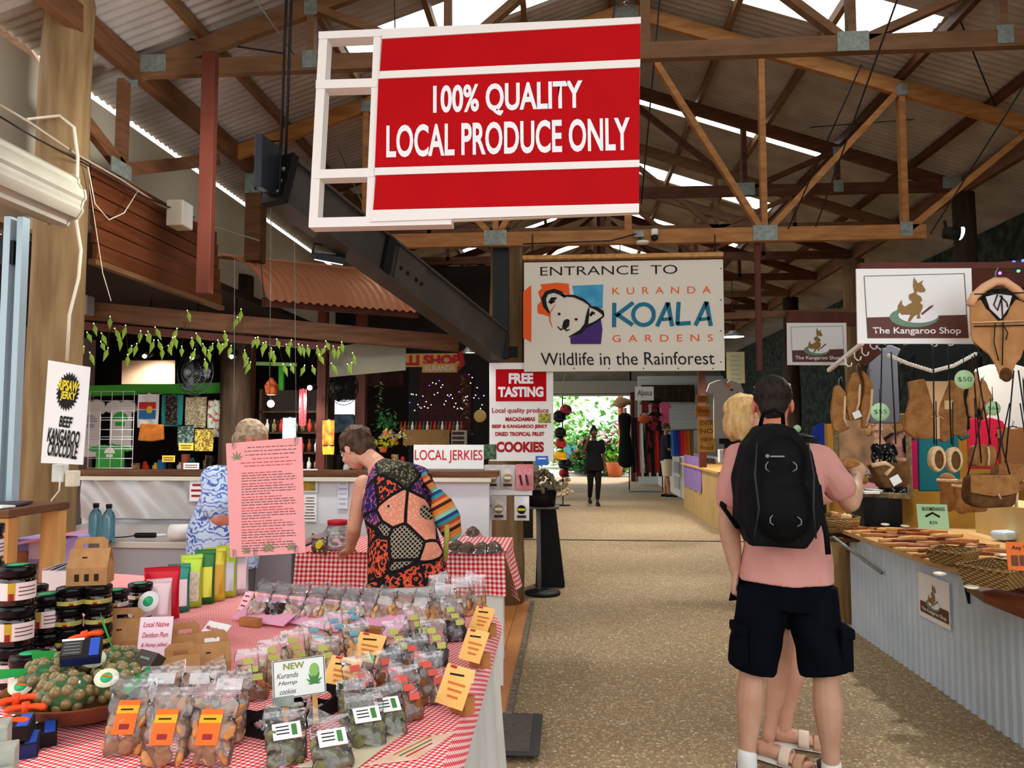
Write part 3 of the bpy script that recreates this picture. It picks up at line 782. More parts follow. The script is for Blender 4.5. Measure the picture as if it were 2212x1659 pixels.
# --- ripsaw jerky sign on the left post
P = Plane(at(141, 890, Y=4.0), (1, 0, -.1), (-.085, 0, 1))
t = thing('saw_disc_sign', 'tall white sign with black saw disc and yellow lettering on the left post', 'sign', M=P.M)
MB().prism([P.px(*q) for q in ((88, 1000), (178, 1004), (194, 793), (104, 778))], .008, z0=-.008).build('board', SIGNW, t)
cx, cy = P.px(147, 846); s_ = 1 / ppm_of(P)
MB().prism([((cx + (r * cos(a)) * s_ * .62), cy + r * sin(a) * s_) for i in range(26) for r, a in ((36, 2 * pi * i / 26), (45, 2 * pi * (i + .85) / 26))], .001, z0=.002).build('saw_disc', INK, t)
YL = mat('yellow_lettering', '#e7d22c', .5)
for s_, q, m in (('RIPSAW', (126, 824, 172, 843), YL), ('JERKY', (130, 848, 166, 866), YL), ('BEEF', (128, 901, 158, 922), INK), ('KANGAROO', (102, 931, 175, 955), INK), ('CROCODILE', (102, 960, 170, 985), INK)):
    text_px(P, s_, *q, m, t, z=.0045, bold=.035, rot=-.03)
t = thing('power_outlet', 'pale weatherproof power outlets below the saw disc sign', 'power outlet', at(130, 1022, Y=4.12))
MB().box((0, 0, 0), (.07, .05, .1)).build('socket', mat('pale_plastic', '#c8ccc4', .4), t, bev=.006); MB().box((.075, 0, -.03), (.06, .05, .09)).build('switch_block', CREAM, t, bev=.006)

# --- pink laminated notice
YN = 3.15
P = Plane(at(574, 1073, Y=YN), (1, 0, .06), (-.035, 0, 1))
t = thing('pink_notice', 'pink laminated notice with leaf drawings hanging over the left stall', 'notice', M=P.M)
NOT = mat('pink_paper', '#eda3a3', .45)
MB().prism([P.px(*q) for q in ((497, 1204), (660, 1194), (652, 944), (488, 958))], .0025, z0=-.0025).build('sheet', NOT, t)
rows = [(965, 535, 640, INK), (973, 528, 640, INK), (981, 530, 636, INK), (990, 545, 625, RI), (998, 520, 640, RI), (1005, 528, 632, RI)]
y = 1020
for para in range(7):
    for j in range((4, 5, 4, 5, 3, 4, 5)[para]):
        rows.append((y, 522, 522 + (88, 112, 116, 118, 62)[j] , RI if j == 0 or (j == 1 and para == 3) else INK)); y += 5.6
    y += 1
mI, mR = MB(), MB()
for (yy, x0, x1, m) in rows:
    x = x0
    while x < x1:
        w = random.uniform(4, 15)
        dy = -(x - 574) * .05 * 1.0
        a, b = P.px(x, yy + dy), P.px(min(x + w, x1), yy + dy - w * .05)
        (mI if m is INK else mR).add([(a[0], a[1] - .0016, .0012), (b[0], b[1] - .0016, .0012), (b[0], b[1] + .0016, .0012), (a[0], a[1] + .0016, .0012)], [(0, 1, 2, 3)])
        x += w + 2.5
mI.build('printed_lines', mat('grey_print', '#6d4a4c', .7), t); mR.build('printed_lines', mat('red_print', '#c2333c', .7), t)
def leafmark(P, x, y, s, m, parent):
    mb = MB(); c = P.px(x, y); k = s / ppm_of(P)
    for j in range(7):
        a = radians(90 + (j - 3) * 32); l = k * (1, .95, .8, .55)[abs(j - 3)]
        d, n = V((cos(a), sin(a), 0)), V((-sin(a), cos(a), 0)); o = V((c[0], c[1], .0015))
        mb.add([o, o + d * l * .5 + n * l * .1, o + d * l, o + d * l * .5 - n * l * .1], [(0, 3, 2, 1)])
    mb.build('leaf_drawing', m, parent)
LG = mat('leaf_print_green', '#7d8a63', .7)
for x, y, s in ((512, 992, 20), (533, 1195, 17), (581, 1190, 25), (630, 1187, 19)): leafmark(P, x, y, s, LG, t)
def clip(parent, x, y, P):
    c = P.px(x, y); r = .006
    pts = [(c[0] - r, c[1] + .02, .003), (c[0] - r, c[1] - .012, .003), (c[0], c[1] - .02, .003), (c[0] + r, c[1] - .012, .003), (c[0] + r, c[1] + .014, .003), (c[0], c[1] + .02, .003), (c[0] - r * .5, c[1] + .014, .003), (c[0] - r * .5, c[1] - .008, .003)]
    MB().tube(pts, .0009, 5).build('paper_clip', GALV, parent)
for x, y in ((505, 960), (640, 950), (507, 1197), (552, 1195), (640, 1188)): clip(t, x, y, P)
for a_, b_ in (((640, 944), (636, 520)), ((505, 957), (507, 560))): MB().tube([P.px(*a_) + (0,), P.px(*b_) + (0,)], .0012, 4).build('hanging_thread', GALV, t)

# --- fur goods shop signs
BRN, ROO, POND = mat('logo_brown', '#5f3a2f', .5), mat('kangaroo_brown', '#8e6f3c', .5), mat('pond_green', '#6d8a75', .5)
def roo_art(parent, w, h, z, lines=True):
    def uv(X, Y): return ((X - 1242) / 915 * w, -(Y - 475) / 620 * h)
    def U(*p): return [uv(p[i], p[i + 1]) for i in range(0, len(p), 2)]
    MB().prism(U(862, 740, 1660, 738, 1652, 548, 862, 570), .0006, z0=z).build('brown_band', BRN, parent)
    MB().prism([uv(1235 + 195 * cos(a * .2618), 568 + 82 * sin(a * .2618)) for a in range(24)], .0006, z0=z + .0008).build('pond', POND, parent)
    MB().prism([uv(1268 + 158 * cos(a * .2618), 552 + 62 * sin(a * .2618)) for a in range(24)], .0006, z0=z + .0014).build('pond_light', LET, parent)
    MB().prism(U(1240, 240, 1262, 275, 1272, 290, 1315, 262, 1300, 292, 1330, 345, 1320, 362, 1285, 362, 1262, 352, 1258, 378, 1292, 400, 1300, 430, 1282, 450, 1305, 470, 1300, 500, 1278, 545, 1285, 578, 1250, 580, 1262, 548, 1235, 560, 1202, 605, 1180, 600, 1205, 548, 1135, 548, 1105, 515, 1110, 470, 1140, 425, 1142, 465, 1165, 482, 1195, 460, 1228, 445, 1197, 415, 1200, 380, 1222, 372, 1242, 362, 1232, 310), .0006, z0=z + .002).build('kangaroo_drawing', ROO, parent)
    MB().prism(U(1285, 540, 1360, 478, 1390, 466, 1380, 485, 1300, 550), .0006, z0=z + .0024).build('didgeridoo_drawing', mat('logo_plum', '#6a4348', .5), parent)
    x0, y0 = uv(905, 718); x1, y1 = uv(1600, 650)
    text('The Kangaroo Shop', (x0 + x1) / 2, (y0 + y1) / 2, x1 - x0, y1 - y0, LET, parent, z=z + .001, bold=.012)
    if lines:
        mb = MB()
        for a, b in (((845, 228), (1640, 210)), ((1640, 210), (1655, 738)), ((845, 228), (865, 740))):
            p, q = uv(*a), uv(*b); mb.bar((p[0], p[1], z), (q[0], q[1], z), .003, .001, up=(0, 0, 1))
        mb.build('border_line', mat('border_ink', '#4b4a55', .6), parent)
def roo_sign(x0, y0, x1, y1, Y, label, rx=0.0):
    P = Plane(at((x0 + x1) / 2, (y0 + y1) / 2, Y=Y), (1, rx, -.01))
    t = thing('kangaroo_sign', label, 'sign', M=P.M, group='fur goods shop signs')
    w, h = (x1 - x0) * Y / FPX, (y1 - y0) * Y / FPX
    MB().box((0, 0, -.006), (w, h, .012)).build('board', SIGNW, t, bev=.002)
    roo_art(t, w, h, .002)
    return t
roo_sign(1858, 581, 2093, 741, 4.0, 'larger fur goods shop sign hung from the red rail')
roo_sign(1703, 698, 1826, 788, 7.2, 'smaller fur goods shop sign farther along the aisle')
def rail_thing(name, a, b, w, h, label, cat='rail', m=REDWOOD):
    a, b = V(a), V(b); c = (a + b) / 2; t = thing(name, label, cat, c)
    MB().bar(a - c, b - c, w, h).build('rail_bar', m, t); return t
rail_thing('red_rail', at(1855, 576, Y=4.04), at(2300, 574, Y=4.04), .05, .03, 'long red stained rail above the larger kangaroo sign')
rail_thing('red_beam', at(1700, 686, Y=7.28), at(1862, 690, Y=7.28), .06, .12, 'red board above the smaller kangaroo sign', m=REDWOOD)
rail_thing('timber_rail', at(1560, 683, Y=7.4), at(1870, 672, Y=7.4), .05, .06, 'plain timber rail passing over the smaller kangaroo sign', m=TIM)
rail_thing('red_beam', at(2085, 600, Y=5.0), at(2300, 585, Y=4.6), .05, .16, 'red stained board behind the wooden hanger', m=REDWOOD)
# wires carrying the rails from the roof
wire(at(1700, 500, Y=6.5), at(1860, 140, Y=5.1), .006, 'thin dark stay wire rising from the deep truss toward the nearest truss', 'stay_wire')
wire(at(1762, 490, Y=6.4), at(1938, 0, Y=4.2), .006, 'long stay wire crossing the view right of the red sign', 'stay_wire')
wire(at(2010, 505, Y=6.3), at(2212, 185, Y=4.6), .006, 'stay wire at the upper right leading to the spotlight', 'stay_wire')
wire(at(1385, 440, Y=6.3), at(1425, 0, Y=5.0), .006, 'stay wire just right of the red sign edge', 'stay_wire')
wire(at(1750, 275, Y=7.5), at(2140, 245, Y=7.0), .005, 'slack wire strung level across the right roof slope', 'stay_wire')
wire(at(410, 85, Y=5.0), at(610, 115, Y=5.0), .006, 'dark wire sagging along the nearest truss at the left', 'stay_wire')
wire(at(545, -10, Y=4.4), at(640, 125, Y=5.0), .006, 'pale stay wire running down to the left end of the nearest truss', 'stay_wire', m=GALV)
wire(at(700, 250, Y=7.4), at(800, 480, Y=7.0), .006, 'pale stay wire seen through the open sign frame', 'stay_wire', m=GALV)
wire(at(2072, 40, Y=5.6), at(2150, 230, Y=6.4), .006, 'short wire brace on the right roof slope', 'stay_wire')
# ================================================================ left stall: tables and goods
TZ = .8
ORD = ['first', 'second', 'third', 'fourth', 'fifth', 'sixth', 'seventh', 'eighth', 'ninth', 'tenth', 'eleventh', 'twelfth', 'thirteenth']
CLOTHW = mat('white_cloth', '#dcdad4', .85, col2='#d0cec8', scale=4)
t = thing('display_table', 'front display table under a red gingham cloth with white skirt', 'table', (-1.4, 2.4, .023))
top = [(-.262, 1.0), (-.288, 3.07), (-1.38, 3.42), (-2.0, 3.75), (-2.62, 3.9), (-2.62, 1.0)]
MB().prism([(x + 1.4 - (.045 if x > -1 else 0), y - 2.4 - (.03 if y > 3 else 0)) for x, y in top], .035, z0=TZ - .043 - .023).build('tabletop', PINE, t)
for x, y in ((-.5, 1.3), (-.5, 2.9), (-2.4, 1.3), (-2.4, 3.5)): MB().box((x + 1.4, y - 2.4, .37), (.06, .06, .74)).build('leg', PINE, t)
t = thing('gingham_cloth', 'red and white gingham cloth spread over the front table, white skirt hanging to the aisle', 'tablecloth', (-1.4, 2.4, TZ - .006))
ca, sa = cos(.33), sin(.33)
mb = MB()
vs = [(x + 1.4, y - 2.4, .003) for x, y in top]
uvf = lambda x, y: (x * ca - y * sa, x * sa + y * ca)
mb.add(vs, [tuple(range(len(vs)))[::-1]], 0, False, None, [uvf(x, y) for x, y, z in vs])
mb.grid(lambda u, v: (-.262 + 1.4 - .026 * u + .028 * sin(1.57 * v), -1.4 + 2.07 * u, .003 - .06 * v), 30, 3, 0, True, lambda u, v: uvf(1.14 + .06 * v, -1.4 + 2.07 * u), flip=True)
mb.build('checked_top', GING, t)
MB().grid(lambda u, v: (-.262 + 1.4 - .026 * u + .006 + .035 * v * (1 + .6 * sin(u * 21 + 1) + .4 * sin(u * 47)) , -1.4 + 2.07 * u, -.02 - .74 * v), 90, 10, flip=True).build('skirt', CLOTHW, t)
MB().grid(lambda u, v: (1.11 - 1.09 * u, .67 + .35 * u + .02 * v * (1 + sin(u * 30)), -.02 - .74 * v), 60, 6, flip=True).build('skirt', CLOTHW, t)
def tp(px, py, z=0): return at(px, py, Z=TZ + z)

# --- rear table
t = thing('rear_table', 'rear table draped in fine red gingham before the white partition', 'table', (-1.0, 4.9, .023))
MB().box((0, 0, .755), (1.24, .7, .03)).build('tabletop', PINE, t)
for x in (-.55, .55):
    for y in (-.28, .28): MB().box((x, y, .37), (.05, .05, .74)).build('leg', WHITE, t)
MB().box((.57, -.33, .33), (.1, .02, .62)).build('end_panel', WHITE, t)
mb = MB()
mb.box((0, 0, .783), (1.26, .72, .004))
mb = MB().grid(lambda u, v: (-.63 + 1.26 * u, -.36 + .72 * v, .785), 4, 4, 0, True, lambda u, v: (1.26 * u, .72 * v))
mb.grid(lambda u, v: (-.63 + 1.26 * u + .02 * v * (u - .5), -.362 - .012 * v * (1 + sin(u * 40)), .785 - .24 * v), 40, 5, 0, True, lambda u, v: (1.26 * u, -.24 * v), flip=True)
mb.grid(lambda u, v: (.63 + .06 * v * (.6 + .5 * sin(u * 9 + 2)) + .03 * v * (1 - u), -.362 + .72 * u - .03 * v * (1 - u), .785 - .27 * v), 20, 5, 0, True, lambda u, v: (.72 * u, -.27 * v), flip=True)
mb.build('checked_cloth', GING2, t)

# --- white partition, ledge and bench behind
struct(MB().box((-2.12, 5.62, .6), (3.1, .06, 1.2)), 'wall_partition', mat('white_partition', '#dcdde0', .45, col2='#cfd0d6', scale=1.2))
t = thing('timber_ledge', 'long brown timber ledge capping the white partition', 'ledge', (-2.1, 5.6, 1.2)); MB().box((0, 0, .022), (3.2, .16, .042)).build('ledge_board', BEAM, t, bev=.004); MB().box((0, -.06, -.02), (3.1, .03, .03)).build('trim_strip', CREAM, t)
t = thing('wash_bench', 'grey steel bench below the clear splash sheet at the left', 'bench', (-2.6, 5.06, .023))
MB().box((0, 0, .81), (1.9, 1.0, .04)).build('bench_top', mat('bench_steel', '#b9b4b0', .3, metal=.5), t, bev=.004); MB().box((0, -.46, .4), (1.86, .04, .78)).build('front_panel', mat('lilac_grey_panel', '#a9a3aa', .5), t)
t = thing('splash_sheet', 'wavy clear plastic splash sheet on the partition behind the blue bottles', 'sheet', (-2.75, 5.58, .88))
MB().grid(lambda u, v: (-.9 + 1.2 * u, -.012 - .02 * (1 + sin(u * 17 + v * 3) * sin(v * 2 + u * 5)), .3 * v), 40, 12).build('plastic', mat('glossy_grey_plastic', '#b9b2ae', .16, spec=.8, col2='#a9a4a4', scale=3), t)
def sheetpx(name, label, cat, x0, y0, x1, y1, Y, m, lines=None, lm=None, group=None):
    P = Plane(at((x0 + x1) / 2, (y0 + y1) / 2, Y=Y)); g = thing(name, label, cat, M=P.M, group=group)
    quad_board(P, x0, y0, x1, y1, .003, m, g, 'sheet', bev=0)
    if lines:
        mb = MB(); a = P.px(x0, y0); b = P.px(x1, y1)
        for k in range(lines):
            yy = a[1] + (b[1] - a[1]) * (k + 1) / (lines + 1); w = (b[0] - a[0]) * random.uniform(.55, .8)
            mb.box(((a[0] + b[0]) / 2, yy, .001), (w, abs(b[1] - a[1]) / lines * .3, .001))
        mb.build('printed_lines', lm or mat('grey_print', 0), g)
    return P, g
P, g = sheetpx('poster', 'small poster of blue sky over an orange field on the partition', 'poster', 652, 1013, 686, 1063, 5.57, SIGNW)
quad_board(P, 655, 1021, 682, 1038, .001, SKYB, g, 'sky_print', z=.002, bev=0); quad_board(P, 655, 1038, 682, 1060, .001, mat('field_print', '#c98f2e', .5, col2='#6f8a34', scale=40), g, 'field_print', z=.002, bev=0)
sheetpx('paper_notice', 'white printed page under the blue sky poster', 'notice', 655, 1069, 684, 1127, 5.57, SIGNW, 8)
sheetpx('paper_notice', 'pale printed page on the partition left of the woman in the patchwork dress', 'notice', 729, 1024, 752, 1099, 5.57, mat('pale_blue_page', '#d8dce6', .5), 6, mat('faint_print', '#a9b0c0', .6))
sheetpx('paper_notice', 'white card with red print left of the man in the blue shirt', 'notice', 409, 1036, 440, 1083, 5.54, SIGNW, 3, RI)

def lathe_thing(name, label, cat, loc, prof, m, group=None):
    g = thing(name, label, cat, loc, group=group); return g, MB().lathe(prof, 20)
def bottle(px, py, label):
    g = thing('water_bottle', label, 'bottle', at(px, py, Z=.853))
    MB().lathe([(.001, 0), (.036, 0), (.038, .02), (.038, .15), (.03, .175), (.016, .195), (.014, .21)], 20).build('glass', GLASSB, g)
    MB().lathe([(.017, .207), (.018, .23), (.001, .231)], 16).build('screw_cap', BLACK, g)
bottle(205, 1168, 'blue glass bottle with black cap on the bench, the one nearer the left post'); bottle(233, 1171, 'blue glass bottle with black cap on the bench, the one nearer the man')
g = thing('paper_roll', 'white paper towel roll lying on the grey bench', 'paper roll', at(392, 1150, Z=.91) ); MB().tube([(-.07, 0, 0), (.07, .02, 0)], .05, 18).build('roll', WHITE, g)
g = thing('heat_gun', 'black handled tool with lead on the grey bench', 'tool', at(312, 1160, Z=.87)); MB().tube([(-.05, 0, .01), (.06, .01, .01)], .017, 10, rnd=True).build('handle', BLACK, g); MB().tube([(-.05, 0, .01), (-.12, -.01, .0), (-.22, .03, -.01)], .004, 6).build('lead', WIRE, g); MB().tube([(.06, .01, .01), (.13, .02, .01)], .009, 8).build('nozzle', WHITE, g)
# stool
g = thing('stool', 'black round stool beyond the pink notice', 'stool', at(527, 1330, Z=.02).xy.to_3d() + V((0, .5, .02)))
o_ = at(535, 1228, Z=.62); g.location = (o_.x, o_.y, .023)
MB().lathe([(.001, .56), (.13, .56), (.15, .58), (.15, .61), (.12, .62), (.001, .62)], 24).build('seat', mat('black_vinyl', '#2b2f33', .4), g)
for k in range(4): MB().tube([(.09 * cos(k * pi / 2 + .6), .09 * sin(k * pi / 2 + .6), .57), (.17 * cos(k * pi / 2 + .6), .17 * sin(k * pi / 2 + .6), 0)], .014, 8).build('leg', BLACK, g)

# --- far left furniture
g = thing('pine_side_table', 'pine side table with brown top at the left edge', 'table', (0, 0, 0)); o_ = at(58, 1300, Y=3.3); g.location = (o_.x, 3.3, TZ - .003)
MB().box((-.2, 0, .38), (.5, .4, .035)).build('tabletop', BEAM, g, bev=.004); MB().box((-.2, -.17, .335), (.46, .03, .05)).build('apron', PINE, g)
for x in (0, -.4):
    for y in (-.16, .16): MB().box((x, y, .18), (.085, .06, .36)).build('leg', PINE, g)
o2 = g.location
def boxthing(name, label, cat, c, d, m, rz=0, bev=.004, part='carton'):
    g = thing(name, label, cat, (c[0], c[1], c[2]), rz); MB().box((0, 0, d[2] / 2), d).build(part, m, g, bev=bev); return g
zt = TZ + .397
boxthing('folded_papers', 'dark folded papers on the pine side table', 'papers', (o2.x - .12, 3.28, zt), (.2, .15, .012), mat('dark_print', '#3d3440', .6), .3)
boxthing('folded_papers', 'pale folded pages beside the dark ones on the side table', 'papers', (o2.x - .05, 3.16, zt), (.13, .07, .01), SIGNW, -.2)
boxthing('small_crate', 'small brown crate on the far left of the side table', 'crate', (o2.x - .33, 3.2, zt), (.12, .1, .04), BEAM)
o_ = at(120, 1180, Y=3.75)
g = thing('plastic_tub', 'lilac plastic storage tub with pink lid edge behind the pine table', 'tub', (o_.x, 3.75, TZ - .003))
MB().prism([(-.12, 0), (.1, 0), (.12, .2), (-.14, .2)], .2, Matrix(((1, 0, 0, 0), (0, 0, -1, .1), (0, 1, 0, 0), (0, 0, 0, 1)))).build('tub_body', mat('lilac_plastic', '#a79ad6', .35), g, bev=.008)
MB().box((.03, -.1, .205), (.27, .22, .012), RY(-.18)).build('lid', mat('pink_lid', '#d98fae', .4), g)
MB().box((.02, -.11, .15), (.16, .004, .1)).build('liner', mat('clear_liner', '#cfc8dd', .25), g)
boxthing('carton', 'open brown carton behind the pine leg', 'box', (o_.x - .18, 3.55, TZ - .003), (.22, .2, .14), KRAFT)
boxthing('carton', 'white lidded carton under the loose papers', 'box', (at(112, 1260, Y=3.3).x, 3.42, TZ - .003), (.17, .14, .1), SIGNW)
g = thing('loose_papers', 'fanned white papers on the white carton', 'papers', (at(160, 1185, Y=3.4).x, 3.42, TZ + .1))
for k in range(3): MB().box((.02 * k - .02, 0, .006 * k + .03), (.2, .14, .002), RZ(.2 * k) @ RY(-.3 - .06 * k)).build('page', mat('bluish_page', '#d5dced', .5), g)

# ---------------------------------------------------------------- jars
JG = mat('dark_preserve', '#170d0b', .12, spec=.6); LIDM = mat('black_lid', '#0b0b0c', .22); PLB = mat('pale_pink_label', '#e6cfcb', .5); OLB = mat('olive_label', '#b7b05a', .5); GRS = mat('green_sticker', '#2fae72', .4)
YSP = mat('label_yellow', '#b99a2c', .5); RSP = mat('label_red', '#8e1f26', .5)
def band(r, a0, a1, z0, z1, n=10): return lambda u, v: (r * cos(a0 + (a1 - a0) * u), r * sin(a0 + (a1 - a0) * u), z0 + (z1 - z0) * v)
def jar(kind, loc, rz, label):
    r, h = {'tall': (.049, .112), 'short': (.04, .0605), 'pot': (.034, .045)}[kind[0]]
    g = thing('preserve_jar', label, 'jar', loc, rz)
    hl = h * (.26 if kind[0] == 'tall' else .36)
    MB().lathe([(.001, 0), (r * .94, 0), (r, .006), (r, h - hl - .012), (r * .86, h - hl)], 22).build('glass_body', JG, g)
    lm = SIGNW if kind[0] == 'pot' else LIDM
    MB().lathe([(r * .86, h - hl), (r * 1.02, h - hl), (r * 1.04, h - .004), (r * .98, h), (.001, h)], 22).build('lid', lm, g)
    z0, z1 = h * .16, h - hl - .016
    lb = {'pink': PLB, 'olive': OLB}[kind[1]]
    for a, b in ((-2.6, -1.35), (-.95, .4)): MB().grid(band(r + .0008, a, b, z0, z1), 10, 1).build('label', lb, g)
    MB().grid(band(r + .0009, -1.35, -.95, z0, z1), 4, 1).build('label_stripe', YSP, g); MB().grid(band(r + .0012, -1.3, -1.02, z0, z0 + (z1 - z0) * .4), 3, 1).build('label_mark', RSP, g)
    if kind[0] != 'pot':
        mb = MB()
        for k in range(3): mb.grid(band(r + .0013, -.8, .2, z0 + (z1 - z0) * (.25 + .22 * k), z0 + (z1 - z0) * (.32 + .22 * k)), 6, 1)
        mb.build('printed_lines', mat('grey_print', 0), g)
    if kind[2]: MB().lathe([(.001, h + .0006), (r * .55, h + .0006), (r * .55, h + .0012), (.001, h + .0012)], 14).build('lid_sticker', GRS, g)
    return g
jp = {}
def stack(kind, px, py, n, where, seed, dz=0):
    o = at(px, py, Z=TZ + dz); random.seed(seed); h = {'tall': .1135, 'short': .0615, 'pot': .0465}[kind[0]]
    for i in range(n):
        pos = 'topmost' if i == n - 1 else 'lowest' if i == 0 else ('second up' if i == 1 else 'third up')
        jar((kind[0], kind[1], kind[2] and i == n - 1), (o.x + random.uniform(-.003, .003), o.y, TZ + dz + i * h), random.uniform(-.35, .35), ('%s jar %s' % (pos, where)) if n > 1 else where)
stack(('tall', 'pink', 1), 28, 1478, 3, 'in the tall stack at the left picture edge', 1); stack(('tall', 'pink', 1), 98, 1444, 2, 'in the stack of two beside the tallest pink labelled stack', 2)
stack(('tall', 'pink', 1), -45, 1470, 4, 'in the cut off stack beyond the left edge', 3)
stack(('tall', 'pink', 1), 62, 1500, 1, 'single pink labelled jar standing before the two front stacks', 12); stack(('tall', 'pink', 1), 62, 1418, 2, 'in the pink labelled stack behind the two front stacks', 8)
stack(('short', 'olive', 0), 146, 1442, 4, 'in the olive labelled stack under the kraft box', 4); stack(('short', 'olive', 0), 208, 1436, 4, 'in the olive labelled stack right of the kraft box', 5)
stack(('short', 'pink', 0), 212, 1396, 3, 'in the short stack hidden behind the olive labelled jars', 9)
stack(('short', 'pink', 1), 248, 1392, 3, 'in the short white labelled stack with green sticker', 6); stack(('short', 'pink', 1), 300, 1372, 3, 'in the short white labelled stack nearest the red bag', 7)
stack(('pot', 'pink', 0), 325, 1345, 3, 'in the little pile of white lidded pots', 10)
g = thing('pot_lid', 'loose white pot lid leaning on the jars beside the red bag', 'lid', at(315, 1280, Z=TZ + .15)); MB().lathe([(.001, 0), (.036, 0), (.036, .006), (.001, .006)], 20, RX(1.1) @ RZ(0)).build('disc', SIGNW, g); MB().lathe([(.001, .0065), (.018, .0065), (.018, .0075)], 12, RX(1.1)).build('sticker', GRS, g)
bpy.data.objects['pot_lid'].location = at(322, 1300, Z=TZ + .14)

# ---------------------------------------------------------------- kraft gable boxes
def gable(px, py, z, rz, sc, label):
    g = thing('kraft_box', label, 'gift box', at(px, py, Z=TZ + z), rz); w, d, h, r = .105 * sc, .075 * sc, .05 * sc, .05 * sc
    MB().box((0, 0, h / 2), (w, d, h)).build('carton', KRAFT, g)
    mb = MB()
    mb.add([(-w / 2, -d / 2, h), (w / 2, -d / 2, h), (w / 2, -.006, h + r), (-w / 2, -.006, h + r), (-w / 2, d / 2, h), (w / 2, d / 2, h), (w / 2, .006, h + r), (-w / 2, .006, h + r)],
           [(0, 1, 2, 3), (5, 4, 7, 6), (3, 2, 6, 7)])
    mb.build('folded_lid', KRAFT, g)
    MB().prism([(-w * .42, h + r), (-w * .42, h + r + .022), (-w * .3, h + r + .034), (w * .3, h + r + .034), (w * .42, h + r + .022), (w * .42, h + r), (w * .2, h + r), (w * .2, h + r + .014), (-w * .2, h + r + .014), (-w * .2, h + r)], .004, Matrix(((1, 0, 0, 0), (0, 0, 1, -.002), (0, 1, 0, 0), (0, 0, 0, 1)))).build('handle', KRAFT, g)
    for s_ in (-1, 1): MB().add([(s_ * w * .5, -d / 2, h), (s_ * w * .5, d / 2, h), (s_ * w * .34, 0, h + r * .95)], [(0, 1, 2) if s_ > 0 else (2, 1, 0)]).build('end_flap', KRAFT, g)
    for k in (-1, 0, 1): MB().box((k * w * .24, -d / 2 - .0005, h * .45), (w * .11, .002, h * .4)).build('window', mat('dark_slot', '#2a1b13', .6), g)
    MB().box((-w * .1, -d * .28, h + r * .5), (w * .12, .003, .008), RX(.8)).build('tab_slot', mat('dark_slot', 0), g)
gable(183, 1246, .08, .3, 1.1, 'kraft gable box standing on top of the short jar stacks')
bpy.data.objects['kraft_box'].location = at(176, 1432, Z=TZ) + V((.02, .0, .2465))
gable(268, 1418, 0, .35, 1.2, 'kraft gable box behind the pink handwritten sign'); gable(398, 1436, 0, .6, .95, 'kraft gable box farthest right behind two others')
gable(388, 1490, 0, .55, .95, 'kraft gable box nearest the bowl of nuts'); gable(456, 1462, 0, .5, 1.0, 'kraft gable box at the right front of its row')

# ---------------------------------------------------------------- pouches
def pouch(px, py, w, h, col, label, m2=None, rz=0, lean=.12):
    g = thing('foil_pouch', label, 'pouch', M=T(at(px, py, Z=TZ)) @ RZ(rz) @ RX(-lean))
    def ring(v):
        b = .022 * (1 - v) ** .6 * min(1, v * 9 + .5); return w / 2 * (1 - .06 * sin(pi * v)), max(b, .0015)
    MB().tube([(0, 0, h * i / 8) for i in range(9)], [ring(i / 8) for i in range(9)], 16, up=(1, 0, 0)).build('pouch_body', col, g)
    if m2: MB().grid(lambda u, v: (w * .72 * (u - .5), -ring(.12 + .55 * v)[1] * sqrt(max(.05, 1 - (1.44 * (u - .5)) ** 2)) - .002, h * (.12 + .55 * v)), 8, 8).build('front_panel', m2, g)
    MB().box((0, -.003, h * .95), (w * .96, .003, .012)).build('top_seal', col, g)
    return g
FO = {k: mat('foil_' + k, c, .25, metal=.25) for k, c in (('teal', '#2f7f6f'), ('lime', '#a9c53d'), ('yellow', '#c9bf3a'), ('amber', '#c08a2a'), ('silver', '#b9b3b8'), ('pinksilver', '#d3b4b8'), ('red', '#c01426'), ('darkgreen', '#2f6b34'))}
WIN = mat('pale_window', '#e0d7c4', .3, col2='#c7a782', scale=60)
pouch(385, 1322, .085, .19, FO['teal'], 'teal foil pouch leftmost of the pouch row', FO['pinksilver'], .5); pouch(412, 1312, .085, .215, FO['lime'], 'lime green foil pouch with cream window', WIN, .45)
pouch(440, 1304, .085, .225, FO['darkgreen'], 'dark green topped pouch in the pouch row', FO['yellow'], .4); pouch(462, 1298, .09, .225, FO['yellow'], 'yellow green pouch with amber window in the pouch row', FO['amber'], .4)
pouch(488, 1290, .085, .225, FO['lime'], 'lime pouch with silver front near the end of the pouch row', FO['silver'], .4); pouch(515, 1284, .085, .2, FO['silver'], 'silver and pink pouch at the right end of the pouch row', FO['pinksilver'], .4)
g = pouch(348, 1338, .13, .2, FO['red'], 'red gift bag holding a clear pink packet', None, .5, .05); pouch(342, 1350, .09, .17, FO['pinksilver'], 'clear pink packet leaning on the red gift bag', None, .5, .12)

# ---------------------------------------------------------------- cards and hand-written signs
def card(name, px, py, w, h, rz, lean, m, label, cat='card', z=0, block=None, M=None):
    M = M or T(at(px, py, Z=TZ + z)) @ RZ(rz) @ RX(pi / 2 - lean)
    g = thing(name, label, cat, M=M)
    MB().box((0, h / 2, 0), (w, h, .002)).build('card', m, g)
    return g
PKC = mat('pink_card', '#ecd2dc', .6); CUR = mat('crimson_ink', '#b3202d', .6)
g = card('jam_sign', 326, 1462, .095, .17, .2, .25, PKC, 'pink handwritten sign about local native preserves standing behind the bowl', 'sign')
for k, s_ in enumerate(('Local Native', 'Davidson Plum', '& Honey jellied', 'SALE')): text(s_, 0, .148 - .03 * k, .074 if k < 3 else .036, .015, CUR, g, z=.0016, shear=.3, bold=.01)
g = card('nut_sign', 442, 1392, .12, .085, -.5, .8, SIGNW, 'white sign for macadamias lying tilted behind the kraft boxes', 'sign')
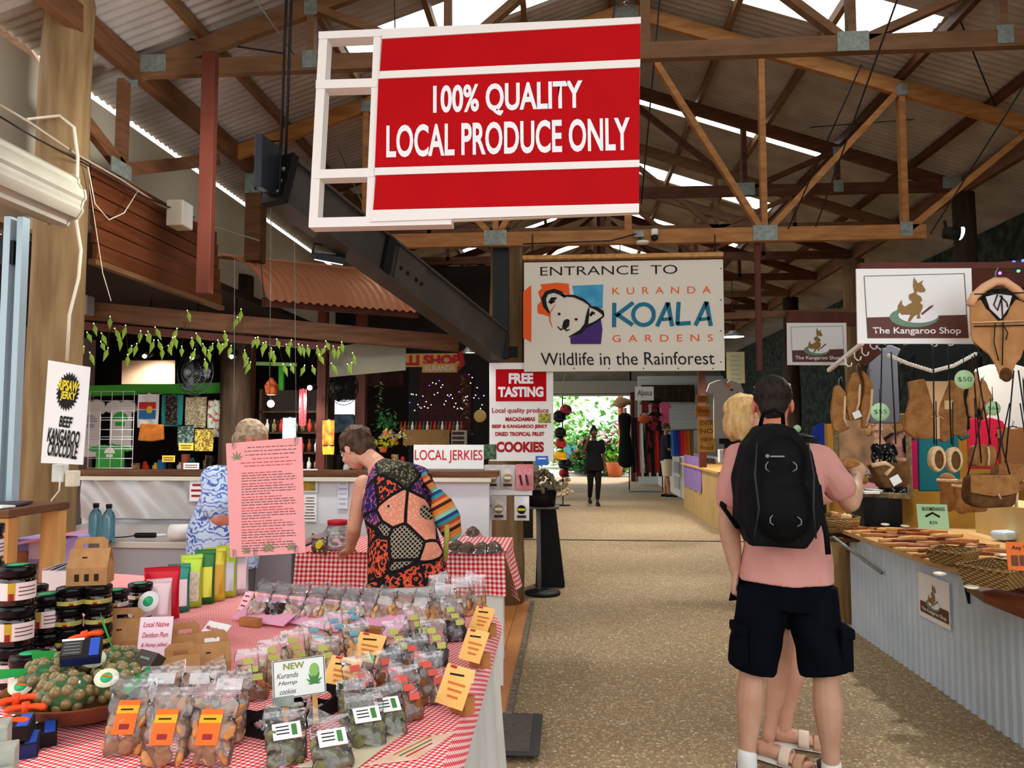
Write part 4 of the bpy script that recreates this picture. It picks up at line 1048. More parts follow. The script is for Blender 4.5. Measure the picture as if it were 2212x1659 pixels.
text('Macadamias', 0, .06, .1, .015, CUR, g, z=.0016, bold=.02); text('Australia', 0, .035, .07, .014, CUR, g, z=.0016, bold=.02)
g = card('price_card', 521, 1318, .05, .075, -.6, .5, PKC, 'small pale card with red print at the left end of the pink boards')
for k in range(3): MB().box((0, .018 + .02 * k, .0015), (.03, .006, .001)).build('print_line', CUR, g)

# ---------------------------------------------------------------- bags of biscuits
BAGM = {}
def biscuit_mesh(name, r, t, m, seed):
    me = MB().ell((0, 0, 0), (r, r, t), n=12, m=8, nz=.25, seed=seed).mesh('biscuit'); me.materials.append(m); BAGM[name] = (me, r, t)
for nm, r, t_, c, c2 in (('tan', .021, .008, '#cf935a', '#b87740'), ('hemp', .018, .013, '#7d7a52', '#5f5f3d'), ('brown', .018, .01, '#8a5028', '#6e3a1a'), ('dark', .017, .012, '#3a2119', '#28140f'), ('pale', .019, .009, '#dcb277', '#c48f53'), ('rose', .018, .01, '#c98a72', '#e3d3c8'), ('ginger', .02, .011, '#b06f42', '#9a5a31')):
    biscuit_mesh(nm, r, t_, mat('biscuit_' + nm, c, .8, col2=c2, scale=55, bump=.4), len(nm))
ORL, YLB = mat('orange_label', '#e2661b', .4), mat('amber_label', '#eda321', .4); BLL = mat('blue_label', '#7fb0bd', .45, col2='#5d93a6', scale=60); YBL = mat('lime_label', '#b3b45c', .45); RLL = mat('rust_label', '#d2574b', .45); GRN = mat('leaf_green', '#3f7d3a', .5)
def bag(kind, w, h, d, n, label, seed, lean=.3, rz=.4, px=None, py=None, z=0, group=None, M=None, lab=None, film_m=None):
    random.seed(seed)
    M = M or T(at(px, py, Z=TZ + z)) @ RZ(rz) @ RX(-lean)
    g = thing('biscuit_bag', label, 'bag of biscuits', M=M, group=group)
    me, r, t_ = BAGM[kind]
    def ring(v):
        b = d / 2 * (.55 + .45 * min(1, v * 5)) * (1 if v < .35 else max(0, 1 - ((v - .35) / .42)) ** .75)
        return (w / 2 * (.92 + .08 * v), max(b, .0012))
    N = 11
    pts = [(.004 * sin(i * 2.1 + seed), 0, h * i / N) for i in range(N + 1)]
    MB().tube(pts, [ring(i / N) for i in range(N + 1)], 18, up=(1, 0, 0), cap=False).build('clear_bag', film_m or FILM, g)
    MB().grid(lambda u, v: (w * .96 * (u - .5), .001, h * (.87 + .11 * v)), 2, 1).build('seal_strip', FILMY, g)
    for k in range(n):
        lv = k // 3; x = ((k % 3) - 1) * w * .29 + random.uniform(-.004, .004); zz = r * .8 + lv * r * 1.25; v = min(.7, zz / h)
        o = bpy.data.objects.new('biscuit', me); COL.objects.link(o); o.parent = g
        o.location = (x, random.uniform(-1, 1) * max(0, ring(v)[1] - t_) * .8, zz); o.rotation_euler = (random.uniform(.9, 2.2), random.uniform(-.5, .5), random.uniform(0, 3))
    def stick(m, cx, cz, lw, lh, off=0, name='label'):
        vv = min(.95, cz / h); y = -ring(vv)[1] - .002 - off
        tl_ = atan2(ring(min(1, vv + .15))[1] - ring(max(0, vv - .15))[1], .3 * h)
        return MB().box((0, 0, 0), (lw, .0012, lh)).build(name, m, g, T(cx, y, cz) @ RX(-tl_ * -1))
    if lab == 'orange':
        stick(ORL, 0, h * .48, w * .46, h * .46); stick(YLB, 0, h * .58, w * .46, h * .11, .0012, 'label_band'); q = stick(RSP, 0, h * .36, w * .2, h * .07, .0012, 'label_emblem'); q = stick(INK, -.002, h * .58, w * .26, h * .02, .002, 'label_print')
    elif lab == 'hemp':
        stick(SIGNW, 0, h * .56, w * .66, h * .36); stick(GRN, w * .17, h * .57, w * .12, h * .24, .0012, 'leaf_emblem'); [stick(INK, -w * .1, h * (.65 - .07 * k), w * .3, h * .02, .0012, 'label_print') for k in range(3)]
    elif lab in ('red', 'lime', 'blue'):
        m = {'red': RLL, 'lime': YBL, 'blue': BLL}[lab]
        for k in range(3 if lab != 'blue' else 2): stick(m, -w * .1 + w * .12 * k, h * (.74 - .17 * k), w * .32, h * .13)
    elif lab == 'blank': stick(FILMY, 0, h * .8, w * .6, h * .16)
    return g
# orange label bags in front
k = 0
for px, py, rz, lb in ((270, 1628, .12, 'left one in front'), (352, 1652, .1, 'middle one in front'), (450, 1652, .08, 'right one in front'), (335, 1590, .15, 'back row, behind the left and middle'), (425, 1590, .12, 'back row, behind the right one'), (480, 1605, .0, 'peeking out at the right rear')):
    k += 1; bag('tan', .105, .16, .05, 9, 'clear bag of tan biscuits with orange label, ' + lb, 20 + k, .28, rz, px, py, lab='orange' if k < 4 else 'blank')
# hemp bags
for k, (px, py) in enumerate(((622, 1652), (722, 1668), (797, 1612), (842, 1588), (775, 1568))):
    bag('hemp', .092, .118, .05, 8, 'bag of grey green biscuits with leaf label, %s' % ('nearest the black tray', 'at the very front', 'third along the row', 'last before the red labelled bags', 'behind the third in the row')[k], 40 + k, .6, .5, px, py, lab='hemp' if k < 4 else 'blank')
# red label bags
for k, (px, py) in enumerate(((885, 1557), (938, 1520), (905, 1478), (848, 1512), (780, 1530))):
    bag('brown', .085, .135, .045, 8, 'bag of brown biscuits with rust red labels, %s' % ('front of the group', 'beside the largest orange card', 'behind the one by the card', 'in the middle of the group', 'at the left behind the grey green bags')[k], 60 + k, .4, .55, px, py, lab='red')
for k, (px, py) in enumerate(((862, 1442), (945, 1440), (905, 1405), (985, 1385))):
    bag('dark', .085, .145, .05, 8, 'bag of dark biscuits with lime labels, %s' % ('left front', 'right front beside an orange card', 'behind the front pair', 'rearmost near the far corner card')[k], 70 + k, .38, .5, px, py, lab='lime')
for k, (px, py) in enumerate(((545, 1512), (592, 1484), (640, 1458), (688, 1432), (732, 1408), (768, 1385), (708, 1478), (775, 1440))):
    bag('ginger' if k == 0 else 'pale', .085, .135, .05, 9 if k == 0 else 7, 'bag of %s biscuits, %s' % ('ginger' if k == 0 else 'pale', ('open one behind the black tray', 'second up the slanting row', 'third up the slanting row', 'fourth up the slanting row with blue labels', 'fifth up the slanting row with blue labels', 'last of the slanting row with blue labels', 'between the leaf sign and an orange card', 'behind the middle orange card')[k]), 80 + k, .42, .5, px, py, lab='blue' if k in (3, 4, 5, 7) else 'lime')
for k, (px, py) in enumerate(((950, 1322), (1000, 1330), (1030, 1322), (965, 1350))):
    bag('tan', .085, .15, .05, 7, 'bag of tan biscuits at the far right corner, %s' % ('left of three', 'middle of three', 'nearest the aisle', 'in front of the corner three')[k], 95 + k, .25, .35, px, py, lab='blank')
# far row on pink boards
PB = mat('pink_board', '#e8a6c4', .5)
xs = [(552, 'rose'), (590, 'dark'), (628, 'rose'), (668, 'rose'), (706, 'pale'), (744, 'pale'), (782, 'rose'), (822, 'pale'), (860, 'tan'), (900, 'tan'), (935, 'tan')]
for k, (px, kd) in enumerate(xs):
    py = 1326 + (px - 552) * .055
    bag(kd, .082, .14, .04, 6, 'clear bag on the pink boards, %s from the left' % ORD[k], 110 + k, .75, -.12, px, py, z=.028, lab='blank')
for k, (x0, x1, lb) in enumerate(((500, 612, 'left'), (612, 728, 'middle'), (722, 850, 'right'))):
    y0, y1 = 1322 + (x0 - 500) * .06, 1322 + (x1 - 500) * .1
    a, b = at(x0, y0 + 12, Z=TZ + .012), at(x1, y1 + 18, Z=TZ + .012)
    g = thing('pink_board', 'tilted pink board under the far row of bags, %s one of three' % lb, 'display board', a)
    d = b - a; back = V((.05, .15, .055))
    MB().prism([(0, 0), (1, 0), (1, 1), (0, 1)], -.02, Matrix(((d.x, back.x, 0, 0), (d.y, back.y, 0, 0), (d.z, back.z, .2, 0), (0, 0, 0, 1)))).build('board', PB, g)
for px, py, lb in ((541, 1352, 'left pink board'), (690, 1350, 'middle pink board'), (805, 1372, 'right pink board')):
    boxthing('wood_block', 'small wooden block in front of the ' + lb, 'block', at(px, py, Z=TZ), (.085, .03, .03), mat('varnished_block', '#b87a48', .4, col2='#9a6236', scale=12), -.3, .002, 'block')
# orange cards on blocks
OC = mat('orange_card', '#f0b45c', .45, col2='#f3c278', scale=8)
for k, (px, py, w, h, rz, le, lb) in enumerate(((1032, 1362, .088, .085, -.62, .55, 'farthest, by the table corner'), (1012, 1428, .09, .095, -.65, .5, 'second from the corner on the aisle side'), (968, 1526, .1, .1, -.65, .5, 'largest, nearest on the aisle side'), (784, 1428, .105, .085, -.45, .6, 'in the middle among the blue labelled bags'), (724, 1488, .11, .085, -.45, .6, 'just right of the leaf sign'))):
    o = at(px, py, Z=TZ + .028)
    g = card('orange_card', px, py, w, h, rz, le, OC, 'orange printed card propped on a block, ' + lb, M=T(o) @ RZ(rz) @ RX(pi / 2 - le))
    MB().box((-w * .05, h * .78, .0015), (w * .5, .005, .0006), RZ(.08)).build('script_line', INK, g)
    for j in range(3): MB().box((.004, h * (.56 - .16 * j), .0015), (w * (.62 - .12 * j), .006, .0006)).build('print_line', mat('orange_print', '#c8702c', .5), g)
    if k > 2: MB().box((w * .25, h * .16, .0016), (w * .36, h * .24, .0006)).build('green_patch', mat('lime_patch', '#93c25e', .5), g)
    MB().box((-w * .25, h * .95, .0016), (w * .22, h * .07, .0006)).build('red_corner', CUR, g)
    dd = V((sin(-rz) * 1, cos(rz), 0)); bo = o + V((-sin(rz), cos(rz), 0)) * .05
    boxthing('wood_block', 'wooden block behind the orange card ' + lb, 'block', (bo.x, bo.y, TZ), (.06, .035, .045), MATS['varnished_block'], rz, .002, 'block')
# black tray with leaf sign
a, b = at(603, 1603, Z=TZ), at(735, 1532, Z=TZ); ang = atan2(b.y - a.y, b.x - a.x); L_ = (b - a).length
g = thing('sample_tray', 'black card tray with oval hand holes holding wrapped samples', 'tray', a, ang)
wd, hh = .115, .05
BC = mat('black_card', '#1a1416', .6)
MB().box((L_ / 2, wd / 2, .002), (L_, wd, .004)).build('tray_floor', BC, g)
for y in (0, wd):
    MB().prism([(0, 0), (L_, 0), (L_, hh * .9), (L_ * .5, hh * .55), (0, hh * .9)], .003, Matrix(((1, 0, 0, 0), (0, 0, 1, y - .0015), (0, 1, 0, 0), (0, 0, 0, 1)))).build('tray_side', BC, g)
for x in (0, L_):
    mb = MB()
    n = 20; inner = [(wd / 2 + wd * .27 * cos(2 * pi * k / n), hh * .6 + hh * .26 * sin(2 * pi * k / n)) for k in range(n)]
    def outp(k):
        a_ = 2 * pi * k / n; c_, s__ = cos(a_), sin(a_); m_ = max(abs(c_) / (wd / 2), abs(s__) / (hh * .6)); return (wd / 2 + c_ / m_, min(hh * 1.2, hh * .6 + s__ / m_))
    outer = [outp(k) for k in range(n)]
    for xx, fl in ((x - .0015, False), (x + .0015, True)):
        vs = [(xx, p[0], p[1]) for p in inner + outer]
        fs = [(k, (k + 1) % n, n + (k + 1) % n, n + k) for k in range(n)]
        mb.add(vs, [f[::-1] for f in fs] if fl else fs)
    mb.build('tray_end', BC, g)
random.seed(3)
for k in range(26):
    c_ = (random.uniform(.02, L_ - .02), random.uniform(.02, wd - .02), random.uniform(.012, .03)); o = at(0, 0, Y=1)
    w_ = a + RZ(ang).to_3x3() @ V(c_)
    tt = tag(MB().ell((0, 0, 0), (.013, .009, .006), n=8, m=6, nz=.6, seed=k).build('wrapped_sample', (FILMY, mat('sample_white', '#e4e4dc', .3), mat('sample_pink', '#d9a0a4', .4))[k % 3], None, T(w_) @ RZ(k * 1.3) @ RX(k * .7)), 'small wrapped sample lying in the black tray', 'sample', 'wrapped samples in the black tray')
M_ = T(at(650, 1545, Z=TZ + .05)) @ RZ(.52) @ RX(pi / 2 - .35)
g = thing('leaf_sign', 'white NEW sign with green leaf, on two stakes in the tray', 'sign', M=M_)
MB().box((0, .085, 0), (.125, .088, .003)).build('card', mat('grey_white_card', '#d9ddd8', .4), g)
mb = MB()
for x0, y0, w_, h_ in ((0, .127, .121, .0015), (0, .043, .121, .0015), (-.06, .085, .0015, .085), (.06, .085, .0015, .085)): mb.box((x0, y0, .002), (w_, h_, .001))
mb.build('border_line', INK, g)
text('NEW', -.012, .113, .05, .015, mat('olive_lettering', '#7f8a3c', .5), g, z=.002, bold=.03)
for k, s_ in enumerate(('Kuranda', 'Hemp', 'cookies')): text(s_, -.028, .093 - .018 * k, .05 - .006 * k, .012, INK, g, z=.002, shear=.35)
mb = MB()
for j in range(7):
    a_ = radians(90 + (j - 3) * 28); l = (.032, .03, .024, .017)[abs(j - 3)]; d, n_ = V((cos(a_), sin(a_), 0)), V((-sin(a_), cos(a_), 0)); o = V((.035, .066, .0022))
    mb.add([o, o + d * l * .5 + n_ * l * .13, o + d * l, o + d * l * .5 - n_ * l * .13], [(0, 3, 2, 1)])
mb.build('leaf_emblem', GRN, g); MB().ell((.036, .098, .002), (.012, .016, .001), n=12, m=6).build('face_emblem', mat('pale_green', '#7fb05a', .5), g)
for x in (-.035, .035): MB().box((x, .015, -.003), (.012, .09, .004)).build('stake', PINE, g)
MB().box((-.04, .036, .003), (.05, .022, .0015)).build('price_strip', GALV, g)
g = card('price_tag', 512, 1535, .04, .025, .5, .5, GALV, 'small grey price tag on a peg left of the black tray', z=.03); MB().box((0, -.01, -.002), (.012, .04, .003)).build('peg', PINE, g)
# flat cards
for nm, pts, m, lb in (('flyer', ((795, 1652), (905, 1597), (985, 1580), (900, 1640)), mat('flyer_paper', '#e9d3c0', .4, col2='#e7b596', scale=14), 'printed flyer lying flat at the front right of the gingham'), ('backing_card', ((640, 1656), (770, 1660), (872, 1582), (838, 1576)), mat('buff_card', '#d6cbb0', .6), 'buff card lying under the grey green bags'), ('paper_slip', ((980, 1450), (1028, 1447), (1022, 1476), (985, 1478)), SIGNW, 'white slip of paper under the largest orange card')):
    q = [at(x, y, Z=TZ) for x, y in pts]; c = sum(q, V()) / 4; g = thing(nm, lb, 'paper', (c.x, c.y, TZ - .001))
    MB().prism([(p.x - c.x, p.y - c.y) for p in q], .002).build('sheet', m, g)
    if nm == 'flyer':
        d1 = (q[1] - q[0]).normalized()
        for k in range(3): MB().box(((.01 * k - .01), -.012 * k + .012, .0024), (.13 - .02 * k, .004, .0006), RZ(atan2(d1.y, d1.x))).build('print_line', (mat('orange_print', 0), GRN, CUR)[k], g)
# ---------------------------------------------------------------- bowl of nuts
bo = at(186, 1540, Z=TZ)
g = thing('wooden_bowl', 'broad wooden bowl heaped with netted macadamia nuts', 'bowl', (bo.x, bo.y, TZ - .002))
MB().lathe([(.001, 0), (.09, 0), (.15, .025), (.19, .065), (.196, .072), (.188, .07), (.145, .034), (.085, .012), (.001, .01)], 32).build('bowl_body', mat('turned_wood', '#8a4f2a', .35, col2='#6d3a1c', scale=5), g)
NUT = mat('macadamia_shell', '#8f7a4e', .3, spec=.5, col2='#7a6339', scale=12); NETG = film('green_net', (.25, .8, .35), a=.12, gl=0); RIB = mat('green_ribbon', '#1fa64c', .4)
nme = MB().ell((0, 0, 0), .0142, 12, 8).mesh('nut'); nme.materials.append(NUT)
def netbag(c, r, label, seed, rib, oval):
    random.seed(seed); g = thing('nut_net', label, 'net of nuts', c)
    got = []
    for tr in range(900):
        q = V((random.gauss(0, 1), random.gauss(0, 1), random.gauss(0, 1))).normalized(); q = V((q.x * r[0], q.y * r[1], q.z * r[2]))
        if q.z < -r[2] * .6 or any((q - p).length < .0235 for p in got): continue
        got.append(q)
        if len(got) >= 46: break
    for q in got:
        o = bpy.data.objects.new('nut', nme); COL.objects.link(o); o.parent = g; o.location = q
    MB().ell((0, 0, 0), (r[0] + .006, r[1] + .006, r[2] + .006), n=14, m=8).build('net', NETG, g)
    if rib:
        pts = [V(p) for p in rib]
        vs, fs = [], []
        for i, p in enumerate(pts): w_ = .004 + .011 * min(1, i * .6); vs += [p + V((0, -w_ * .3, w_)), p - V((0, -w_ * .3, w_))]
        MB().add(vs, [(2 * i, 2 * i + 1, 2 * i + 3, 2 * i + 2) for i in range(len(pts) - 1)], 0, True).build('ribbon', RIB, g)
    if oval:
        M_ = T(oval) @ RX(.7) @ RY(.2)
        MB().lathe([(.001, 0), (.026, 0), (.026, .0015), (.001, .0015)], 18, M_ @ SCL(1.1, 1, 1)).build('oval_label', mat('cream_label', '#dfe0c4', .4), g); MB().lathe([(.001, .002), (.014, .002), (.014, .003)], 12, M_).build('label_emblem', GRS, g); MB().box((0, .0, 0), (.022, .005, .001), None).build('label_print', ORL, g, M_ @ T(0, .004, .0036))
R3 = (.062, .052, .04)
netbag((bo.x + .01, bo.y - .1, TZ + .085), R3, 'net of nuts at the front of the bowl with no ribbon', 1, None, None)
netbag((bo.x - .1, bo.y - .02, TZ + .09), R3, 'net of nuts at the left of the bowl with long flat green ribbon', 2, [(.02, -.02, .03), (-.04, -.05, .03), (-.1, -.06, .025), (-.18, -.07, .015)], (-.02, -.062, .0))
netbag((bo.x + .11, bo.y - .04, TZ + .09), R3, 'net of nuts at the right of the bowl with ribbon pointing up right', 3, [(.02, -.035, .0), (.05, -.05, .0), (.085, -.055, .03), (.11, -.055, .05)], (.0, -.055, .03))
netbag((bo.x + .045, bo.y + .07, TZ + .1), R3, 'net of nuts at the back of the bowl with upright green bow', 4, [(.01, -.03, .03), (0, -.04, .06), (-.02, -.035, .1), (-.045, -.02, .13)], (-.04, -.05, .03))
netbag((bo.x - .09, bo.y + .09, TZ + .09), R3, 'net of nuts at the back left of the bowl by the jars', 5, [(.02, 0, .02), (-.06, .0, .03), (-.12, -.01, .025)], None)
def toolbox(c, rz, tilt, label, blue=True):
    g = thing('nutcracker_box', label, 'box', M=T(c) @ RZ(rz) @ RX(tilt))
    MB().box((0, 0, 0), (.09, .055, .035)).build('carton', BC, g, bev=.001)
    MB().box((0, -.0285, 0), (.086, .001, .032)).build('front_print', mat('dark_blue_print', '#1d2a5c', .4) if blue else BC, g)
    MB().box((-.02, 0, .0182), (.045, .04, .001)).build('text_panel', mat('charcoal_print', '#3a3638', .5), g); MB().box((.03, 0, .0184), (.022, .05, .001)).build('blue_panel', mat('blue_panel', '#2d50b4', .4), g)
    mb = MB()
    for k in range(4): mb.box((-.02, -.014 + .009 * k, .0192), (.036, .002, .0006))
    mb.build('printed_lines', GALV, g); MB().box((-.02, .024, .0192), (.05, .006, .0006)).build('heading_print', SIGNW, g)
def cracker(c, rz, label, tilt=0):
    g = thing('nutcracker', label, 'nutcracker', M=T(c) @ RZ(rz) @ RY(tilt)); O_ = mat('orange_plastic', '#ee4d1c', .35)
    MB().tube([(-.035, 0, 0), (-.02, 0, .003), (0, 0, .003), (.02, 0, .003), (.036, 0, 0)], [(.012, .008), (.008, .007), (.006, .006), (.008, .007), (.013, .008)], 10, rnd=True).build('handle', O_, g); MB().tube([(0, 0, -.012), (0, 0, .014)], .009, 10).build('pivot', O_, g)
toolbox((bo.x + .005, bo.y - .035, TZ + .165), .45, .75, 'black and blue nutcracker box lying on the nuts')
cracker((bo.x - .03, bo.y + .03, TZ + .185), .35, 'orange nutcracker on top of the box in the bowl', -.2)
g = thing('gift_box', 'dark brown card box with red and white picture leaning behind the bowl', 'box', M=T(at(305, 1455, Z=TZ + .1)) @ RZ(-.5) @ RX(.9))
MB().box((0, 0, 0), (.075, .11, .03)).build('carton', mat('dark_brown_card', '#3c2f28', .5), g, bev=.001); MB().box((0, -.025, .0158), (.06, .05, .001)).build('picture_panel', SIGNW, g); MB().tube([(.02, -.035, .0165), (-.015, -.03, .0165), (-.02, -.01, .0165), (.01, -.005, .0165)], .004, 6).build('picture_mark', CUR, g); MB().box((0, .035, .0158), (.04, .006, .001)).build('printed_line', GALV, g)
for k, (px, py, z, rz) in enumerate(((35, 1612, .02, .5), (75, 1590, .02, .6), (20, 1575, .06, .4))):
    toolbox(at(px, py, Z=TZ + z) + V((0, 0, 0)), rz, .2, 'black nutcracker box at the left edge, %s' % ('front one', 'one beside the bowl', 'upper one at the back')[k], k == 0)
for k, (px, py, z, rz) in enumerate(((15, 1560, .075, .3), (55, 1530, .075, .35), (35, 1512, .09, .8))):
    cracker(at(px, py, Z=TZ + z), rz, 'orange nutcracker at the left edge, %s' % ('lowest of three', 'middle of three', 'highest of three')[k])
g = thing('grey_block', 'stack of grey edged boards in the bottom left corner', 'boards', (at(60, 1600, Y=1.36).x - .07, 1.27, TZ - .002), .5)
for k in range(3): MB().box((-.02 * (k == 2), -.055 + .055 * k, .1 - .012 * (2 - k)), (.19, .05, .2 - .024 * (2 - k))).build('board', mat('grey_green_board', '#a9ab9f', .6, col2='#95978b', scale=20, stretch=(1, 1, 8)), g, bev=.002)

# ---------------------------------------------------------------- on the rear table
RT = .81
g = thing('plastic_jar', 'clear plastic jar of wrapped sweets with red lid on the rear table', 'jar', at(728, 1186, Z=RT)); MB().lathe([(.001, 0), (.075, 0), (.08, .02), (.08, .11), (.055, .15)], 18).build('jar_body', FILMY, g); MB().lathe([(.056, .148), (.06, .15), (.06, .175), (.001, .178)], 18).build('lid', CUR, g)
for k in range(14): MB().ell((.045 * cos(k * 2.4), .045 * sin(k * 2.4), .02 + .008 * k), (.02, .013, .012), n=8, m=6).build('wrapped_sweet', (WHITE, FO['silver'], SKYB)[k % 3], g)
g = bag('brown', .1, .12, .06, 7, 'clear bag of brown and cream biscuits with yellow leaf beside the jar', 5, .1, .2, M=T(at(690, 1196, Z=RT)))
MB().ell((.01, -.04, .06), (.02, .003, .03), M=RY(.5)).build('yellow_leaf', JY, g)
for k, (px, py) in enumerate(((985, 1192), (1010, 1196), (1040, 1196), (1066, 1194), (1020, 1178))):
    g = thing('dried_meat_bag', 'clear bag of dried meat on the rear table, %s' % ('nearest the woman', 'second from the woman', 'third from the woman', 'nearest the table corner', 'lying on top at the back')[k], 'bag', M=T(at(px, py, Z=RT)) @ RZ(2.4 + .1 * k) @ RX(.1))
    MB().grid(lambda u, v: (.05 * (u - .5) * 2, .17 * (v - .5), .07 * sin(pi * u) * sin(pi * v) + .002 + (.05 if k == 4 else 0)), 8, 8).build('clear_bag', FILM, g); MB().ell((0, 0, .03 + (.05 if k == 4 else 0)), (.035, .07, .027), n=12, m=8, nz=.5, seed=k).build('dried_meat', mat('dried_meat', '#5d4535', .7, col2='#7f6450', scale=40), g)
g = thing('carrier_bag', 'pale blue white plastic bag beside the rear table leg', 'bag', at(628, 1330, Y=4.75).xy.to_3d() + V((0, 0, .023))); fuse(MB().ell((0, 0, .3), (.09, .1, .33), nz=.4, n=16, m=12), 'bag_body', mat('pale_blue_plastic', '#dfe6ee', .3), g, .012)
# door mat
q = [at(1040, 1553, Z=.03), at(1172, 1555, Z=.03), at(1161, 1651, Z=.03), at(1030, 1640, Z=.03)]
c = sum(q, V()) / 4; g = thing('door_mat', 'grey ribbed door mat with dark rubber edge on the aisle floor', 'door mat', (-.32, 3.9, .023))
MB().box((0, 0, .004), (.37, .53, .008)).build('rubber_edge', mat('mat_rubber', '#3a3a3b', .7), g, bev=.003); MB().box((-.015, 0, .009), (.3, .47, .008)).build('pile', mat('mat_pile', '#5f5956', .95, col2='#48423f', scale=60, stretch=(.6, 2, 1), bump=.6), g)
# ================================================================ people
def lerp(a, b, t): return a + (b - a) * t
def frame(f, up=(0, 0, 1)):
    f = V(f).normalized(); r = f.cross(V(up)).normalized(); u = r.cross(f)
    return r, f, u
def seg(mb, a, b, prof, n=14, up=None, squash=1.0):      # limb from a to b, prof = [(t, r)]
    a, b = V(a), V(b)
    mb.tube([lerp(a, b, t) for t, r in prof], [(r, r * squash) for t, r in prof], n, rnd=True, up=up)
def arm(mb, S, E, Wr, k=1.0):
    seg(mb, S, E, [(0, .052 * k), (.3, .052 * k), (.7, .044 * k), (1, .04 * k)]); seg(mb, E, Wr, [(0, .041 * k), (.3, .044 * k), (.75, .033 * k), (1, .027 * k)])
def leg(mb, Hp, K, A, k=1.0):
    seg(mb, Hp, K, [(0, .088 * k), (.35, .083 * k), (.8, .06 * k), (1, .055 * k)])
    d = (A - K); back = V((0, 0, 0))
    mb.tube([K, lerp(K, A, .12), lerp(K, A, .33), lerp(K, A, .55), lerp(K, A, .8), A], [.054 * k, .053 * k, .06 * k, .052 * k, .037 * k, .035 * k], 14, rnd=True)
def hand(mb, Wr, d, nrm, thumb, curl=.35, k=1.0, spread=.05):
    """palm and five fingers: d toward the fingertips, nrm out of the palm, thumb = side of the thumb"""
    d = V(d).normalized(); th = V(thumb); th = (th - d * th.dot(d)).normalized(); nr = V(nrm); nr = (nr - d * nr.dot(d) - th * nr.dot(th)).normalized()
    c = V(Wr)
    mb.tube([c - d * .02 * k, c + d * .02 * k, c + d * .06 * k, c + d * .088 * k], [(.026 * k, .02 * k), (.034 * k, .016 * k), (.04 * k, .015 * k), (.037 * k, .012 * k)], 12, rnd=True, up=th)
    for i, (o, L, r) in enumerate(((.029, .072, .0085), (.0095, .08, .0088), (-.0105, .075, .0085), (-.03, .058, .0075))):
        b = c + d * (.083 - .006 * (i == 3)) * k + th * o * k; p = [b - d * .02 * k, b]; a = curl * .55 + .06 * i
        dd = (d + th * (1.5 - i) * spread * .6).normalized()
        for s_ in (.45, .32, .23):
            q = (dd * cos(a) + nr * sin(a)); p.append(p[-1] + q * L * s_ * k); a += curl * .85 + .04 * i
        mb.tube(p, [r * k, r * k, r * .95 * k, r * .88 * k, r * .72 * k], 8, rnd=True)
    b = c + d * .022 * k + th * .026 * k; p = [b - th * .01 * k, b + th * .012 * k + d * .012 * k]
    q = (th * .75 + d * .75 + nr * .35).normalized(); p.append(p[-1] + q * .034 * k); q = (th * .3 + d * .85 + nr * (.25 + .5 * curl)).normalized(); p.append(p[-1] + q * .028 * k)
    mb.tube(p, [.012 * k, .0125 * k, .0105 * k, .008 * k], 8, rnd=True)
def head(mb, c, f, up=(0, 0, 1), k=1.0):
    r, f, u = frame(f, up); c = V(c)
    B = Matrix((r, f, u)).transposed().to_4x4()
    def e(o, rad, nz=0): mb.ell(c + r * o[0] * k + f * o[1] * k + u * o[2] * k, tuple(x * k for x in rad), 16, 12, B)
    e((0, -.012, .03), (.075, .094, .083)); e((0, .018, -.02), (.066, .076, .088)); e((0, .045, -.078), (.04, .042, .034))
    e((0, .07, -.01), (.05, .024, .07)); e((0, .092, -.022), (.012, .013, .026)); e((0, .106, -.034), (.014, .012, .011))
    e((0, .082, .028), (.046, .015, .013)); e((0, .086, -.064), (.023, .01, .006)); e((0, .084, -.075), (.019, .01, .006))
    for s_ in (-1, 1): e((s_ * .036, .066, -.035), (.026, .026, .022)); e((s_ * .077, -.008, -.012), (.011, .02, .031))
    return r, f, u
def eyes(parent, c, f, up=(0, 0, 1), k=1.0):
    r, f, u = frame(f, up); c = V(c)
    for s_ in (-1, 1):
        q = c + r * (s_ * .031 * k) + f * .082 * k + u * .004 * k
        MB().ell(q, .0125 * k, 10, 8).build('eye', mat('eye_white', '#e9e4df', .25), parent); MB().ell(q + f * .0085 * k, .0062 * k, 8, 6).build('iris', mat('iris_dark', '#2d2018', .2), parent)
        MB().tube([q + r * -.016 * k + f * .006 * k + u * .018 * k, q + f * .012 * k + u * .023 * k, q + r * .016 * k + f * .005 * k + u * .018 * k], [.002, .0035, .002], 6).build('eyebrow', mat('brow_hair', '#4a3526', .8), parent)
def hairlump(parent, c, f, up, k, m, parts, nz=.12, vox=.006, name='hair'):
    r, f, u = frame(f, up); c = V(c); B = Matrix((r, f, u)).transposed().to_4x4(); mb = MB()
    for i, (o, rad) in enumerate(parts): mb.ell(c + r * o[0] * k + f * o[1] * k + u * o[2] * k, tuple(x * k for x in rad), 18, 14, B, nz=nz, seed=i)
    return fuse(mb, name, m, parent, vox, 2, deform=lambda v: v + noise.noise_vector(v * 60) * .0035)
def wrinkle(s, a): return lambda v: v + V((noise.noise(v * s), noise.noise(v * s + V((9, 3, 1))), .4 * noise.noise(v * s + V((1, 7, 5))))) * a
